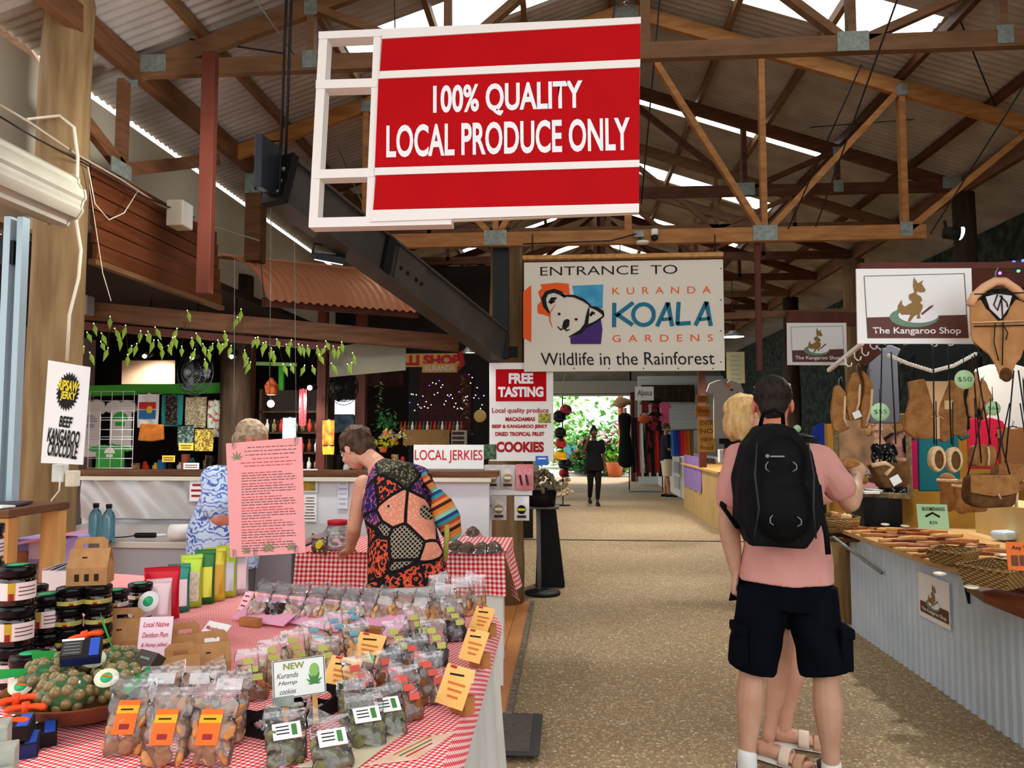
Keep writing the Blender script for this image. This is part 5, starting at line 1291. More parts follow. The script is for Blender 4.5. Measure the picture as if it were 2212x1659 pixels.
def shoe(parent, heel, toe, m, sole, k=1.0, name='shoe'):
    heel, toe = V(heel), V(toe); d = (toe - heel); L = d.length; d.normalize(); s_ = V((-d.y, d.x, 0))
    mb = MB(); mb.tube([heel + V((0, 0, .04)), lerp(heel, toe, .3) + V((0, 0, .05)), lerp(heel, toe, .6) + V((0, 0, .037)), lerp(heel, toe, .92) + V((0, 0, .025))], [(.034 * k, .04), (.037 * k, .045), (.045 * k, .034), (.036 * k, .022)], 14, rnd=True, up=s_)
    fuse(mb, name, m, parent, .006, 3)
    MB().tube([heel + V((0, 0, .009)), lerp(heel, toe, .5) + V((0, 0, .009)), toe + V((0, 0, .009))], [(.038 * k, .009), (.045 * k, .009), (.04 * k, .009)], 14, rnd=True, up=s_).build('sole', sole, parent)

HAIRD = mat('dark_brown_hair', '#2a1f18', .75, col2='#120d0a', scale=60, stretch=(1, 1, .3)); HAIRB = mat('blonde_hair', '#d9b67c', .6, col2='#b98f55', scale=50, stretch=(1, 1, .25)); HAIRG = mat('grey_blond_hair', '#b9a68c', .7, col2='#8a7458', scale=40); HAIRM = mat('brown_hair', '#5a4130', .65, col2='#32221a', scale=45, stretch=(1, 1, .4))

# --- man with the black backpack, seen from behind
JY_ = 3.47
g = thing('person', 'man in pink t-shirt and navy cargo shorts seen from behind wearing a black backpack', 'person', (at(1700, 1680, Y=JY_).x, JY_, 0))
org = g.location.copy()
def J(px, py, Y): return at(px, py, Y=Y) - org
pel, mid, chest, neck, hd = J(1705, 1255, 3.47), J(1690, 1120, 3.46), J(1684, 1010, 3.47), J(1674, 940, 3.49), J(1669, 872, 3.52)
Ls, Le, Lw = J(1598, 992, 3.47), J(1572, 1128, 3.47), J(1590, 1232, 3.5)
Rs, Re, Rw = J(1770, 995, 3.5), J(1836, 1086, 3.52), J(1850, 1032, 3.74)
Lh, Lk, La = J(1652, 1285, 3.47), J(1624, 1440, 3.5), J(1614, 1640, 3.46)
Rh, Rk, Ra = J(1748, 1285, 3.47), J(1784, 1452, 3.43), J(1796, 1658, 3.48)
rt = V((1, 0, 0))
mb = MB()
mb.tube([pel, mid, chest, lerp(chest, neck, .7)], [(.155, .115), (.15, .1), (.175, .11), (.08, .07)], 20, rnd=True, up=rt)
mb.tube([lerp(chest, neck, .6), neck, lerp(neck, hd, .6)], [.072, .06, .056], 14)
arm(mb, Ls, Le, Lw, 1.03); arm(mb, Rs, Re, Rw, 1.05); leg(mb, Lh, Lk, La, 1.03); leg(mb, Rh, Rk, Ra, 1.05)
seg(mb, Ls, chest + V((0, 0, .02)), [(0, .06), (1, .07)]); seg(mb, Rs, chest + V((0, 0, .02)), [(0, .06), (1, .07)])
FW = V((.25, 1, -.12))
head(mb, hd, FW, k=1.04)
hand(mb, Lw, V((-.1, .15, -1)), V((1, .3, 0)), V((.1, 1, 0)), .75)
hand(mb, Rw, V((.35, .6, .55)), V((-.6, .2, -.4)), V((-.5, .3, .6)), .55)
fuse(mb, 'body', [SKIN, mat('flushed_skin', '#c7775c', .55)], g, .0052, 2, matfn=lambda c: 1 if (c - hd).length < .2 and c.z < hd.z + .02 and c.z > neck.z - .02 and (c - hd).dot(FW) < 0.03 else 0)
hairlump(g, hd, FW, (0, 0, 1), 1.04, HAIRD, [((0, -.018, .038), (.081, .098, .085)), ((0, -.055, -.01), (.064, .05, .06)), ((0, -.05, -.04), (.052, .04, .035))], .05)
MB().tube([hd + V((-.07, .05, .075)), hd + V((.0, -.0, .128)), hd + V((.078, .0, .085)), hd + V((.088, .03, .02))], .004, 6).build('sunglasses', mat('grey_plastic', '#9a9a9c', .3), g)
mb = MB()
mb.tube([J(1700, 1252, 3.47), J(1700, 1180, 3.465), mid, chest, lerp(chest, neck, .55)], [(.2, .15), (.185, .14), (.175, .13), (.19, .13), (.1, .085)], 24, up=rt)
for S, E in ((Ls, Le), (Rs, Re)):
    seg(mb, S, lerp(S, E, .62), [(0, .075), (.5, .074), (1, .074)]); seg(mb, S, chest + V((0, 0, .04)), [(0, .075), (1, .085)])
PINKT = mat('pink_tshirt', '#cd958d', .9, spec=.05, col2='#c28880', scale=5, bump=.15)
fuse(mb, 'tshirt', PINKT, g, .007, 4, deform=wrinkle(9, .012))
NAVY = mat('navy_cotton', '#0b0e17', .9, spec=.05, col2='#07090f', scale=6)
mb = MB()
mb.tube([J(1703, 1215, 3.47), J(1703, 1260, 3.47), J(1702, 1310, 3.47)], [(.165, .125), (.185, .14), (.17, .135)], 22, up=rt, rnd=False)
for H_, K_, s_ in ((Lh, Lk, -1), (Rh, Rk, 1)):
    mb.tube([H_ + V((0, 0, .03)), lerp(H_, K_, .5), lerp(H_, K_, 1.0) ], [(.115, .12), (.108, .115), (.106, .112)], 18, up=rt)
fuse(mb, 'shorts', NAVY, g, .007, 4, deform=wrinkle(8, .014))
for H_, K_, s_ in ((Lh, Lk, -1), (Rh, Rk, 1)):
    q = lerp(H_, K_, .68) + V((s_ * .08, -.045, 0)); fuse(MB().box(q, (.05, .12, .15)), 'cargo_pocket', NAVY, g, .007, 5)
    fuse(MB().box(q + V((s_ * .004, -.0, .08)), (.056, .126, .045)), 'pocket_flap', NAVY, g, .007, 4)
SOCK, SNK = mat('white_sock', '#dcdcdc', .9), mat('dark_sneaker', '#22242a', .6)
for A_ in (La, Ra):
    fl = V((A_.x, A_.y, 0)); MB().tube([V((A_.x, A_.y, .05)), A_ + V((0, 0, .0)), A_ + V((0, 0, .02))], [.042, .042, .041], 14, rnd=True).build('sock', SOCK, g)
    shoe(g, fl + V((0, -.05, 0)), fl + V((.03, .2, 0)), SNK, SOCK)
g2 = thing('phone', 'dark phone in the left hand of the man with the backpack', 'phone', org + Lw + V((.012, .035, -.085)), .5); MB().box((0, 0, 0), (.065, .009, .12), RX(.35)).build('case', BLACK, g2, bev=.003)
# backpack
bc = at(1680, 1050, Y=JY_ - .24)
bp = thing('backpack', 'black backpack with grey loops worn by the man in the pink t-shirt', 'backpack', bc)
BPK = mat('black_nylon', '#050506', .7, spec=.12, col2='#09090b', scale=14)
out = [(-.165, -.13), (-.12, -.24), (.1, -.25), (.17, -.14), (.165, .0), (.13, .14), (.07, .235), (0, .26), (-.07, .245), (-.13, .17), (-.165, .03)]
XZ = lambda y: Matrix(((1, 0, 0, 0), (0, 0, 1, y), (0, 1, 0, 0), (0, 0, 0, 1)))
mb = MB().prism(out, .17, XZ(-.05)); mb.ell((0, -.05, -.08), (.12, .07, .14), 16, 12); mb.ell((0, -.05, .08), (.1, .05, .13), 16, 12)
fuse(mb, 'main_body', BPK, bp, .008, 14, deform=wrinkle(10, .008))
for s_ in (-1, 1): MB().tube([(s_ * .1, -.085, .18), (s_ * .115, -.1, .05), (s_ * .105, -.115, -.08), (s_ * .12, -.09, -.2)], .004, 6).build('zip_seam', mat('dark_grey_trim', '#26262b', .4), bp)
GRY = mat('grey_loop', '#7d7d82', .4)
for x, z, s_ in ((-.075, .085, 1), (.045, .085, -1), (-.065, -.125, 1), (.055, -.13, -1)):
    y = -.108 if z > 0 else -.118
    MB().tube([(x + s_ * .012, y + .004, z + .018), (x, y - .006, z + .006), (x, y - .006, z - .01), (x + s_ * .014, y + .002, z - .02)], .0025, 6).build('cord_loop', GRY, bp)
MB().box((-.03, -.115, .125), (.055, .004, .006)).build('logo_line', GRY, bp); MB().ell((-.068, -.114, .126), (.008, .004, .008)).build('logo_emblem', GRY, bp)
MB().tube([(-.05, .06, .25), (-.045, .03, .3), (-.005, .02, .315), (.035, .03, .3), (.045, .06, .25)], (.009), 6).build('grab_handle', BPK, bp)
for S, s_ in ((Ls, -1), (Rs, 1)):
    c0 = V((s_ * .075, .05, .2)); q = org - bc
    sh = lerp(S, chest, .42) + q + V((0, -.02, .115))
    MB().tube([c0, sh + V((0, -.06, -.0)), sh + V((0, .04, .012)), sh + V((s_ * .03, .17, -.06)), sh + V((s_ * .06, .2, -.2)), V((s_ * .19, .17, -.1)), V((s_ * .15, .06, -.18))], [(.03, .009)] * 5 + [(.016, .005)] * 2, 10, up=(1, 0, 0)).build('shoulder_strap', BPK, bp)
MB().tube([(.195, .1, .0), (.19, .05, -.12), (.2, .03, -.2), (.205, .03, -.28)], [(.012, .003)] * 4, 8).build('loose_strap', BPK, bp)

# --- blonde woman half hidden behind him
g = thing('person', 'blonde woman in light sandals standing half hidden behind the man with the backpack', 'person', (at(1690, 1600, Y=3.85).x, 3.85, 0))
org = g.location.copy()
hd, neck, chest, pel = J(1613, 902, 3.98), J(1630, 960, 3.98), J(1650, 1040, 3.96), J(1690, 1230, 3.9)
mb = MB(); rt2 = V((0, 1, 0))
mb.tube([pel, lerp(pel, chest, .5), chest, lerp(chest, neck, .7)], [(.15, .12), (.12, .1), (.14, .11), (.07, .06)], 18, rnd=True, up=rt2)
mb.tube([lerp(chest, neck, .5), neck, lerp(neck, hd, .6)], [.06, .05, .05], 12)
s1, e1, w1 = chest + V((.02, -.13, .07)), J(1700, 1085, 3.78), J(1790, 1078, 3.86)
s2, e2, w2 = chest + V((.02, .15, .07)), chest + V((.1, .2, -.2)), chest + V((.33, .16, -.1))
arm(mb, s1, e1, w1, .85); arm(mb, s2, e2, w2, .85)
h1, k1, a1 = pel + V((0, -.08, -.06)), J(1692, 1405, 3.74), J(1660, 1590, 3.72)
h2, k2, a2 = pel + V((.02, .08, -.06)), J(1722, 1395, 3.92), J(1695, 1555, 3.9)
a1.z = max(a1.z, .085); a2.z = .085
leg(mb, h1, k1, a1, .86); leg(mb, h2, k2, a2, .86)
F1 = V((1, .15, -.1))
head(mb, hd, F1, k=.97)
hand(mb, w1, V((1, .1, .1)), V((0, 0, -1)), V((0, 1, 0)), .5, .9); hand(mb, w2, V((1, 0, .1)), V((0, 0, -1)), V((0, -1, 0)), .5, .9)
for A_, d in ((a1, V((.78, -.62, 0))), (a2, V((.95, -.3, 0)))):
    b = V((A_.x, A_.y, 0)); s_ = V((-d.y, d.x, 0))
    mb.tube([b - d * .035 + V((0, 0, .055)), b + d * .05 + V((0, 0, .055)), b + d * .12 + V((0, 0, .042)), b + d * .17 + V((0, 0, .034))], [(.03, .034), (.034, .032), (.042, .02), (.04, .014)], 12, rnd=True, up=s_)
    for i, o in enumerate((.026, .011, -.003, -.016, -.028)):
        q = b + d * (.17 - .006 * i) + s_ * o + V((0, 0, .03)); mb.tube([q - d * .02, q + d * (.028 - .003 * i)], [.0125 if i == 0 else .0085] * 2, 8, rnd=True)
fuse(mb, 'body', SKINP, g, .0052, 2)
eyes(g, hd, F1, k=.97)
hairlump(g, hd, F1, (0, 0, 1), .97, HAIRB, [((0, -.02, .04), (.09, .105, .085)), ((0, -.06, -.03), (.085, .06, .095)), ((.06, -.04, -.04), (.035, .05, .09)), ((-.06, -.04, -.04), (.035, .05, .09))], .12)
SANB, SANC, SOLE = mat('beige_strap', '#c79b7e', .5), mat('cream_strap', '#e6d3c0', .4), mat('white_sole', '#e3e0d9', .6)
for A_, d in ((a1, V((.78, -.62, 0))), (a2, V((.95, -.3, 0)))):
    b = V((A_.x, A_.y, 0)); s_ = V((-d.y, d.x, 0))
    MB().tube([b - d * .06 + V((0, 0, .012)), b + d * .06 + V((0, 0, .011)), b + d * .21 + V((0, 0, .01))], [(.036, .012), (.038, .011), (.046, .01)], 14, rnd=True, up=s_).build('sandal_sole', SOLE, g)
    def strap(t, h, w, m, r):
        c = b + d * t; MB().tube([c + s_ * (r * cos(pi * i / 8)) + V((0, 0, .018 + h * sin(pi * i / 8))) for i in range(9)], [(w, .003)] * 9, 8, up=d).build('sandal_strap', m, g)
    strap(.15, .05, .022, SANB, .05); strap(.085, .068, .026, SANC, .045)
    MB().tube([b - d * .045 + s_ * (.036 * cos(pi * i / 6)) - d * (.03 * sin(pi * i / 6)) + V((0, 0, .06)) for i in range(7)], [(.03, .003)] * 7, 8, up=(0, 0, 1)).build('heel_strap', SANB, g)
mb = MB(); mb.tube([lerp(pel, chest, -.1), lerp(pel, chest, .5), chest, lerp(chest, neck, .6)], [(.165, .135), (.14, .115), (.155, .125), (.085, .07)], 18, up=rt2)
for s_, e_ in ((s1, e1), (s2, e2)): seg(mb, s_, lerp(s_, e_, .4), [(0, .06), (1, .058)])
mb.tube([lerp(pel, chest, .12), pel, lerp(h1, k1, .1).lerp(lerp(h2, k2, .1), .5)], [(.15, .12), (.17, .135), (.16, .13)], 18, up=rt2)
mb.tube([pel, lerp(h1, k1, .4).lerp(lerp(h2, k2, .4), .5), lerp(h1, k1, .72).lerp(lerp(h2, k2, .72), .5)], [(.175, .14), (.18, .14), (.19, .13)], 18, up=rt2)
qd = NT('black_floral_cotton', .85, .1); vd = qd.n('TexVoronoi'); vd.inputs['Scale'].default_value = 32; qd.l(qd.coord('Object'), vd.inputs['Vector'])
fuse(mb, 'dress', qd.done(qd.mix(qd.math('LESS_THAN', vd.outputs['Distance'], .28), '#0d0d12', '#b9b4ae')), g, .008, 3, deform=wrinkle(9, .008))

# --- woman in the patchwork tunic
def patchwork():
    q = NT('patchwork_cotton', .8, .2); co = q.coord('Object', (1, 1, 1))
    n = q.n('TexNoise'); n.inputs['Scale'].default_value = 3; q.l(co, n.inputs['Vector'])
    v = q.n('TexVoronoi'); v.inputs['Scale'].default_value = 5.6; q.l(co, v.inputs['Vector'])
    ve = q.n('TexVoronoi', feature='DISTANCE_TO_EDGE'); ve.inputs['Scale'].default_value = 5.6; q.l(co, ve.inputs['Vector'])
    sc = q.n('SeparateColor'); q.l(v.outputs['Color'], sc.inputs[0])
    sp = q.n('SeparateXYZ'); q.l(co, sp.inputs[0])
    u = q.math('ADD', sp.outputs[0], sp.outputs[2]); w = q.math('SUBTRACT', sp.outputs[0], sp.outputs[2])
    hatch = q.math('MAXIMUM', q.math('GREATER_THAN', q.math('FRACT', q.math('MULTIPLY', u, 42)), .72), q.math('GREATER_THAN', q.math('FRACT', q.math('MULTIPLY', w, 42)), .72))
    dots = q.n('TexVoronoi'); dots.inputs['Scale'].default_value = 60; q.l(co, dots.inputs['Vector'])
    fl = q.n('TexNoise'); fl.inputs['Scale'].default_value = 34; fl.inputs['Detail'].default_value = 1; q.l(co, fl.inputs['Vector'])
    lat = q.mix(hatch, '#15120f', '#a89a86')
    sal = q.mix(q.math('LESS_THAN', dots.outputs['Distance'], .32), '#dd8d72', '#e6a98e')
    flo = q.ramp(fl.outputs[0], [(0, '#17131c'), (.47, '#d24a2a'), (.56, '#e0694a'), (.62, '#1b1620')], True)
    pur = q.ramp(fl.outputs[0], [(0, '#2a1d63'), (.5, '#c46a6a'), (.56, '#231a55')], True)
    oli = q.mix(q.math('LESS_THAN', dots.outputs['Distance'], .38), '#2a2820', '#7d765a')
    a = sc.outputs[0]
    c = q.mix(q.math('GREATER_THAN', a, .2), lat, flo); c = q.mix(q.math('GREATER_THAN', a, .42), c, sal); c = q.mix(q.math('GREATER_THAN', a, .62), c, oli); c = q.mix(q.math('GREATER_THAN', a, .8), c, pur)
    med = q.math('MULTIPLY', q.math('LESS_THAN', v.outputs['Distance'], .3), q.math('MULTIPLY', q.math('GREATER_THAN', a, .42), q.math('LESS_THAN', a, .62)))
    c = q.mix(med, c, lat)
    return q.done(q.mix(q.math('LESS_THAN', ve.outputs['Distance'], .045), c, '#0d0b0d'))
PATCH = patchwork()
g = thing('person', 'short haired woman in a patchwork print tunic leaning over the rear table', 'person', (at(880, 1250, Y=4.2).x, 4.2, .023))
org = g.location.copy()
hd, neck, chest, pel = J(768, 968, 4.38), J(812, 1000, 4.3), J(845, 1050, 4.24), J(880, 1240, 4.12)
F2 = V((-.75, .45, -.55))
mb = MB(); rt3 = V((.75, .65, 0)).normalized()
mb.tube([pel, lerp(pel, chest, .5), chest, lerp(chest, neck, .7)], [(.175, .14), (.16, .13), (.165, .13), (.075, .065)], 18, rnd=True, up=V((1, .2, 0)))
mb.tube([lerp(chest, neck, .5), neck, lerp(neck, hd, .6)], [.062, .054, .054], 12)
s1, e1, w1 = J(785, 1045, 4.2), J(765, 1138, 4.22), J(756, 1186, 4.42)
s2, e2, w2 = J(905, 1035, 4.3), J(940, 1110, 4.45), J(900, 1170, 4.68)
arm(mb, s1, e1, w1, .98); arm(mb, s2, e2, w2, .95)
h1, k1 = pel + V((-.08, 0, -.05)), pel + V((-.09, .03, -.38)); a1 = V((k1.x, k1.y - .02, .09)); h2, k2 = pel + V((.09, 0, -.05)), pel + V((.1, .02, -.38)); a2 = V((k2.x, k2.y - .02, .09))
leg(mb, h1, k1, a1, .95); leg(mb, h2, k2, a2, .95)
head(mb, hd, F2, k=.98)
hand(mb, w1, V((-.5, .6, -.25)), V((0, 0, -1)), V((.5, .5, 0)), .3, .92); hand(mb, w2, V((-.5, .6, -.2)), V((0, 0, -1)), V((-.5, -.5, 0)), .4, .92)
fuse(mb, 'body', SKINP, g, .0052, 2)
eyes(g, hd, F2, k=.98)
hairlump(g, hd, F2, (0, 0, 1), .98, HAIRM, [((0, -.022, .04), (.092, .108, .088)), ((0, -.065, -.02), (.078, .055, .075)), ((.02, .03, .09), (.06, .05, .035)), ((0, -.09, .03), (.05, .04, .05))], .22)
r_, f_, u_ = frame(F2)
MB().tube([hd + r_ * .08 - f_ * .01 + u_ * .0, hd + r_ * .074 + f_ * .075 + u_ * .005, hd + r_ * .05 + f_ * .1 - u_ * .01, hd + f_ * .1 - u_ * .005, hd - r_ * .05 + f_ * .1 - u_ * .01, hd - r_ * .078 + f_ * .04], .002, 6).build('spectacles', BLACK, g)
mb = MB()
mb.tube([J(880, 1262, 4.12), J(878, 1200, 4.13), J(868, 1140, 4.17), lerp(chest, pel, .18), chest + V((0, 0, .05)), lerp(chest, neck, .75)], [(.225, .17), (.205, .165), (.185, .155), (.18, .15), (.15, .125), (.07, .065)], 24, up=V((1, .2, 0)))
seg(mb, chest + V((.02, .02, .05)), s2, [(0, .1), (1, .08)]); seg(mb, chest + V((0, 0, .05)), lerp(s1, chest, .3), [(0, .1), (1, .055)])
seg(mb, s2, lerp(s2, e2, .55), [(0, .08), (1, .07)])
fuse(mb, 'tunic', PATCH, g, .007, 4, deform=wrinkle(7, .012))
mb = MB(); mb.tube([pel + V((0, 0, .03)), pel + V((0, 0, -.08))], [(.18, .15), (.17, .15)], 16, up=rt)
for h_, k_, a_ in ((h1, k1, a1), (h2, k2, a2)): mb.tube([h_, k_, lerp(k_, a_, .9)], [.1, .08, .07], 14)
fuse(mb, 'trousers', mat('white_trousers', '#dfdcda', .85), g, .008, 3)
for a_ in (a1, a2): shoe(g, V((a_.x, a_.y - .05, 0)), V((a_.x - .02, a_.y + .19, 0)), SOCK, SOLE)
sb = thing('shoulder_bag', 'striped orange and teal cloth bag on the shoulder of the woman in patchwork', 'bag', at(958, 1100, Y=4.2))
def stripes(name, cols, sc):
    q = NT(name, .8, .2); co = q.coord('Object', (1, 1, 1), (0, .5, 0)); sp = q.n('SeparateXYZ'); q.l(co, sp.inputs[0])
    return q.done(q.ramp(q.math('FRACT', q.math('MULTIPLY', sp.outputs[2], sc)), [(k / len(cols), c) for k, c in enumerate(cols)], True))
mb = MB().tube([(-.03, 0, .07), (-.01, .0, .03), (.02, 0, -.05), (.045, 0, -.12)], [(.04, .05), (.062, .07), (.075, .08), (.06, .05)], 16, rnd=True, up=(1, 0, 0))
fuse(mb, 'bag_body', stripes('striped_weave', ['#d9772e', '#3a1d1a', '#e08a4a', '#b5482a', '#2f8f9a', '#233a6b', '#7fc1b5', '#c98f4a'], 7), sb, .007, 3, deform=wrinkle(12, .006))
MB().tube([(-.04, 0, .09), (-.09, -.02, .16), (-.13, .05, .2)], [(.022, .004)] * 3, 8, up=(1, 0, 0)).build('strap', MATS['striped_weave'], sb)
MB().tube([(.03, -.06, -.02), (.03, -.07, -.14), (.02, -.06, -.27)], [(.014, .004)] * 3, 8, up=(1, 0, 0)).build('hanging_strap', mat('olive_strap', '#a5a24a', .7), sb)

# --- man in the blue floral shirt
def aloha():
    q = NT('blue_floral_cotton', .8, .2); co = q.coord('Object')
    n = q.n('TexNoise'); n.inputs['Scale'].default_value = 5; n.inputs['Detail'].default_value = 1; q.l(co, n.inputs['Vector'])
    w = q.n('TexWave', wave_type='RINGS'); w.inputs['Scale'].default_value = 9; w.inputs['Distortion'].default_value = 11; w.inputs['Detail'].default_value = 1.5; w.inputs['Detail Scale'].default_value = 2.2; q.l(co, w.inputs['Vector'])
    a = q.ramp(w.outputs[0], [(0, '#c5d9ef'), (.5, '#6f8fd0'), (.62, '#c9dcf0'), (.86, '#5670bd')], True)
    d = q.n('TexNoise'); d.inputs['Scale'].default_value = 15; q.l(co, d.inputs['Vector'])
    return q.done(q.mix(q.math('GREATER_THAN', d.outputs[0], .56), a, q.mix(q.math('GREATER_THAN', w.outputs[0], .45), '#c5daf0', '#4c62ac')))
g = thing('person', 'grey haired man in a blue floral shirt behind the pink notice', 'person', (at(505, 1250, Y=4.55).x, 4.3, .023))
org = g.location.copy(); YB_ = 4.32
hd, neck, chest, pel = J(543, 950, 4.4), J(520, 1000, YB_), J(505, 1055, YB_), J(482, 1205, YB_)
F3 = V((.75, .35, -.5))
mb = MB(); rt4 = V((.75, -.6, 0)).normalized()
mb.tube([pel, lerp(pel, chest, .5), chest, lerp(chest, neck, .7)], [(.16, .14), (.165, .15), (.17, .125), (.08, .07)], 18, rnd=True, up=V((.9, -.4, 0)))
mb.tube([lerp(chest, neck, .5), neck, lerp(neck, hd, .6)], [.07, .062, .06], 12)
s1, e1, w1 = J(462, 1035, 4.22), J(472, 1118, 4.15), J(560, 1140, 4.3)
s2, e2, w2 = J(575, 1035, 4.45), J(600, 1110, 4.5), J(590, 1150, 4.55)
arm(mb, s1, e1, w1, 1.05); arm(mb, s2, e2, w2, 1.05)
h1, k1 = pel + V((-.09, 0, -.05)), pel + V((-.09, 0, -.38)); a1 = V((k1.x, k1.y, .09)); h2, k2 = pel + V((.09, 0, -.05)), pel + V((.09, 0, -.38)); a2 = V((k2.x, k2.y, .09))
leg(mb, h1, k1, a1); leg(mb, h2, k2, a2); head(mb, hd, F3, k=1.0)
hand(mb, w1, V((1, .4, 0)), V((0, 0, -1)), V((-.2, 1, 0)), .4); hand(mb, w2, V((.2, .6, -.3)), V((0, 0, -1)), V((-1, .3, 0)), .4)
fuse(mb, 'body', mat('ruddy_skin', '#d4937a', .55, col2='#c5745f', scale=9), g, .006, 2); eyes(g, hd, F3)
hairlump(g, hd, F3, (0, 0, 1), 1.0, HAIRG, [((0, -.02, .036), (.08, .097, .082)), ((0, -.06, -.02), (.072, .045, .06))], .06)
r_, f_, u_ = frame(F3)
MB().tube([hd + r_ * .082 - f_ * .01 + u_ * .0, hd + r_ * .072 + f_ * .075 + u_ * .004, hd + r_ * .03 + f_ * .1 - u_ * .01, hd + f_ * .1, hd - r_ * .05 + f_ * .095 - u_ * .01], .002, 6).build('spectacles', BLACK, g)
mb = MB()
mb.tube([J(480, 1222, YB_), J(484, 1150, YB_), lerp(pel, chest, .75), chest + V((0, 0, .03)), lerp(chest, neck, .7)], [(.215, .19), (.21, .185), (.2, .165), (.185, .145), (.085, .075)], 24, up=V((.9, -.4, 0)))
for s_, e_ in ((s1, e1), (s2, e2)): seg(mb, s_, lerp(s_, e_, .72), [(0, .078), (1, .082)]); seg(mb, s_, chest + V((0, 0, .04)), [(0, .08), (1, .09)])
fuse(mb, 'shirt', aloha(), g, .008, 4, deform=wrinkle(7, .012))
mb = MB(); mb.tube([pel + V((0, 0, .02)), pel + V((0, 0, -.1))], [(.175, .15), (.17, .145)], 16, up=rt)
for h_, k_, a_ in ((h1, k1, a1), (h2, k2, a2)): mb.tube([h_, k_, lerp(k_, a_, .92)], [.1, .085, .07], 14)
fuse(mb, 'trousers', mat('grey_trousers', '#5f6068', .85), g, .008, 3)
for a_ in (a1, a2): shoe(g, V((a_.x, a_.y - .05, 0)), V((a_.x + .1, a_.y + .17, 0)), SNK, SNK)

# --- far figures
def simple(name, label, x, y, hgt, f, skin, top, bottom, parts):
    g = thing(name, label, 'person', (x, y, 0)); k = hgt / 1.75; f = V(f).normalized(); r = f.cross(V((0, 0, 1)))
    def p(a, b, z): return r * a * k + f * b * k + V((0, 0, z * k))
    mb = MB(); pel, chest, neck, hd = p(0, 0, .93), p(0, 0, 1.3), p(0, .0, 1.46), p(0, .02, 1.63)
    mb.tube([pel, p(0, 0, 1.1), chest, p(0, 0, 1.42)], [(.15 * k, .1 * k), (.13 * k, .09 * k), (.16 * k, .1 * k), (.08 * k, .06 * k)], 16, rnd=True, up=r)
    mb.tube([p(0, 0, 1.38), neck, p(0, .01, 1.56)], [.055 * k, .05 * k, .05 * k], 10)
    for s_, (sh, el, wr) in zip((-1, 1), parts['arms']):
        arm(mb, p(*sh), p(*el), p(*wr), .9 * k); d = (p(*wr) - p(*el)).normalized(); hand(mb, p(*wr), d, r * -s_, f, .5, .95 * k)
    for (hp, kn, an) in parts['legs']:
        leg(mb, p(*hp), p(*kn), p(*an), .92 * k); b = p(*an); b.z = 0
    head(mb, hd, f, k=k); fuse(mb, 'body', skin, g, .008, 2); eyes(g, hd, f, k=k)
    return g, p, r, f, k, hd
SK2 = mat('deep_skin', '#5d3b2a', .6); BLKC = mat('black_cotton', '#0d0d10', .9); KHK = mat('khaki_cotton', '#c5b79b', .9); NVT = mat('dark_navy_cotton', '#12151f', .9)
ps = {'arms': (((-.17, 0, 1.4), (-.22, -.02, 1.12), (-.23, .03, .86)), ((.17, 0, 1.4), (.25, .1, 1.2), (.14, .16, 1.5))), 'legs': (((-.08, 0, .9), (-.08, .1, .5), (-.07, .02, .09)), ((.08, 0, .9), (.08, .0, .48), (.08, -.18, .13)))}
g, p, r, f, k, hd = simple('person', 'woman dressed in black walking up the aisle with a phone at her ear', .56, 16.2, 1.64, (.1, -1, 0), SK2, None, None, ps)
mb = MB(); mb.tube([p(0, 0, .78), p(0, 0, .95), p(0, 0, 1.15), p(0, 0, 1.32), p(0, 0, 1.45)], [(.21, .15), (.19, .14), (.155, .115), (.175, .115), (.08, .07)], 18, up=r)
for s_, e_ in (((-.17, 0, 1.4), (-.22, -.02, 1.12)), ((.17, 0, 1.4), (.25, .1, 1.2))): seg(mb, p(*s_), lerp(p(*s_), p(*e_), .6), [(0, .07), (1, .065)])
fuse(mb, 'tunic', BLKC, g, .009, 3)
mb = MB()
for h_, k_, a_ in ps['legs']: mb.tube([p(*h_), p(*k_), lerp(p(*k_), p(*a_), .85)], [.095, .062, .045], 12)
fuse(mb, 'leggings', BLKC, g, .009, 2)
for h_, k_, a_ in ps['legs']: q = p(*a_); q.z -= .09 * k; shoe(g, q - f * .05, q + f * .18, BLKC, BLKC, .95)
hairlump(g, hd, f, (0, 0, 1), k, mat('black_hair', '#0f0c0b', .6), [((0, -.02, .038), (.082, .1, .085)), ((0, -.03, .13), (.045, .045, .04)), ((0, -.06, -.01), (.065, .05, .06))], .06)
g2 = thing('phone', 'phone held at the ear by the woman in black', 'phone', V((.56, 16.2, 0)) + p(.095, .07, 1.6)); MB().box((0, 0, 0), (.012, .07, .13)).build('case', BLACK, g2, bev=.003)
ps = {'arms': (((-.18, 0, 1.42), (-.2, .02, 1.13), (-.16, .3, 1.08)), ((.18, 0, 1.42), (.2, .02, 1.13), (.12, .32, 1.08))), 'legs': (((-.08, 0, .9), (-.08, .03, .5), (-.08, -.02, .09)), ((.08, 0, .9), (.08, .0, .5), (.08, .04, .09)))}
mf = at(1440, 1075, Z=0)
g, p, r, f, k, hd = simple('person', 'man in navy t-shirt and khaki shorts standing at the far white counter', mf.x, mf.y, 1.76, (1, .15, 0), SKIND, None, None, ps)
mb = MB(); mb.tube([p(0, 0, .86), p(0, 0, 1.05), p(0, 0, 1.3), p(0, 0, 1.46)], [(.18, .14), (.175, .13), (.185, .125), (.09, .075)], 18, up=r)
for s_, e_ in (((-.18, 0, 1.42), (-.2, .02, 1.13)), ((.18, 0, 1.42), (.2, .02, 1.13))): seg(mb, p(*s_), lerp(p(*s_), p(*e_), .7), [(0, .075), (1, .07)])
fuse(mb, 'tshirt', NVT, g, .009, 3)
mb = MB(); mb.tube([p(0, 0, .95), p(0, 0, .8)], [(.165, .125), (.17, .13)], 16, up=r)
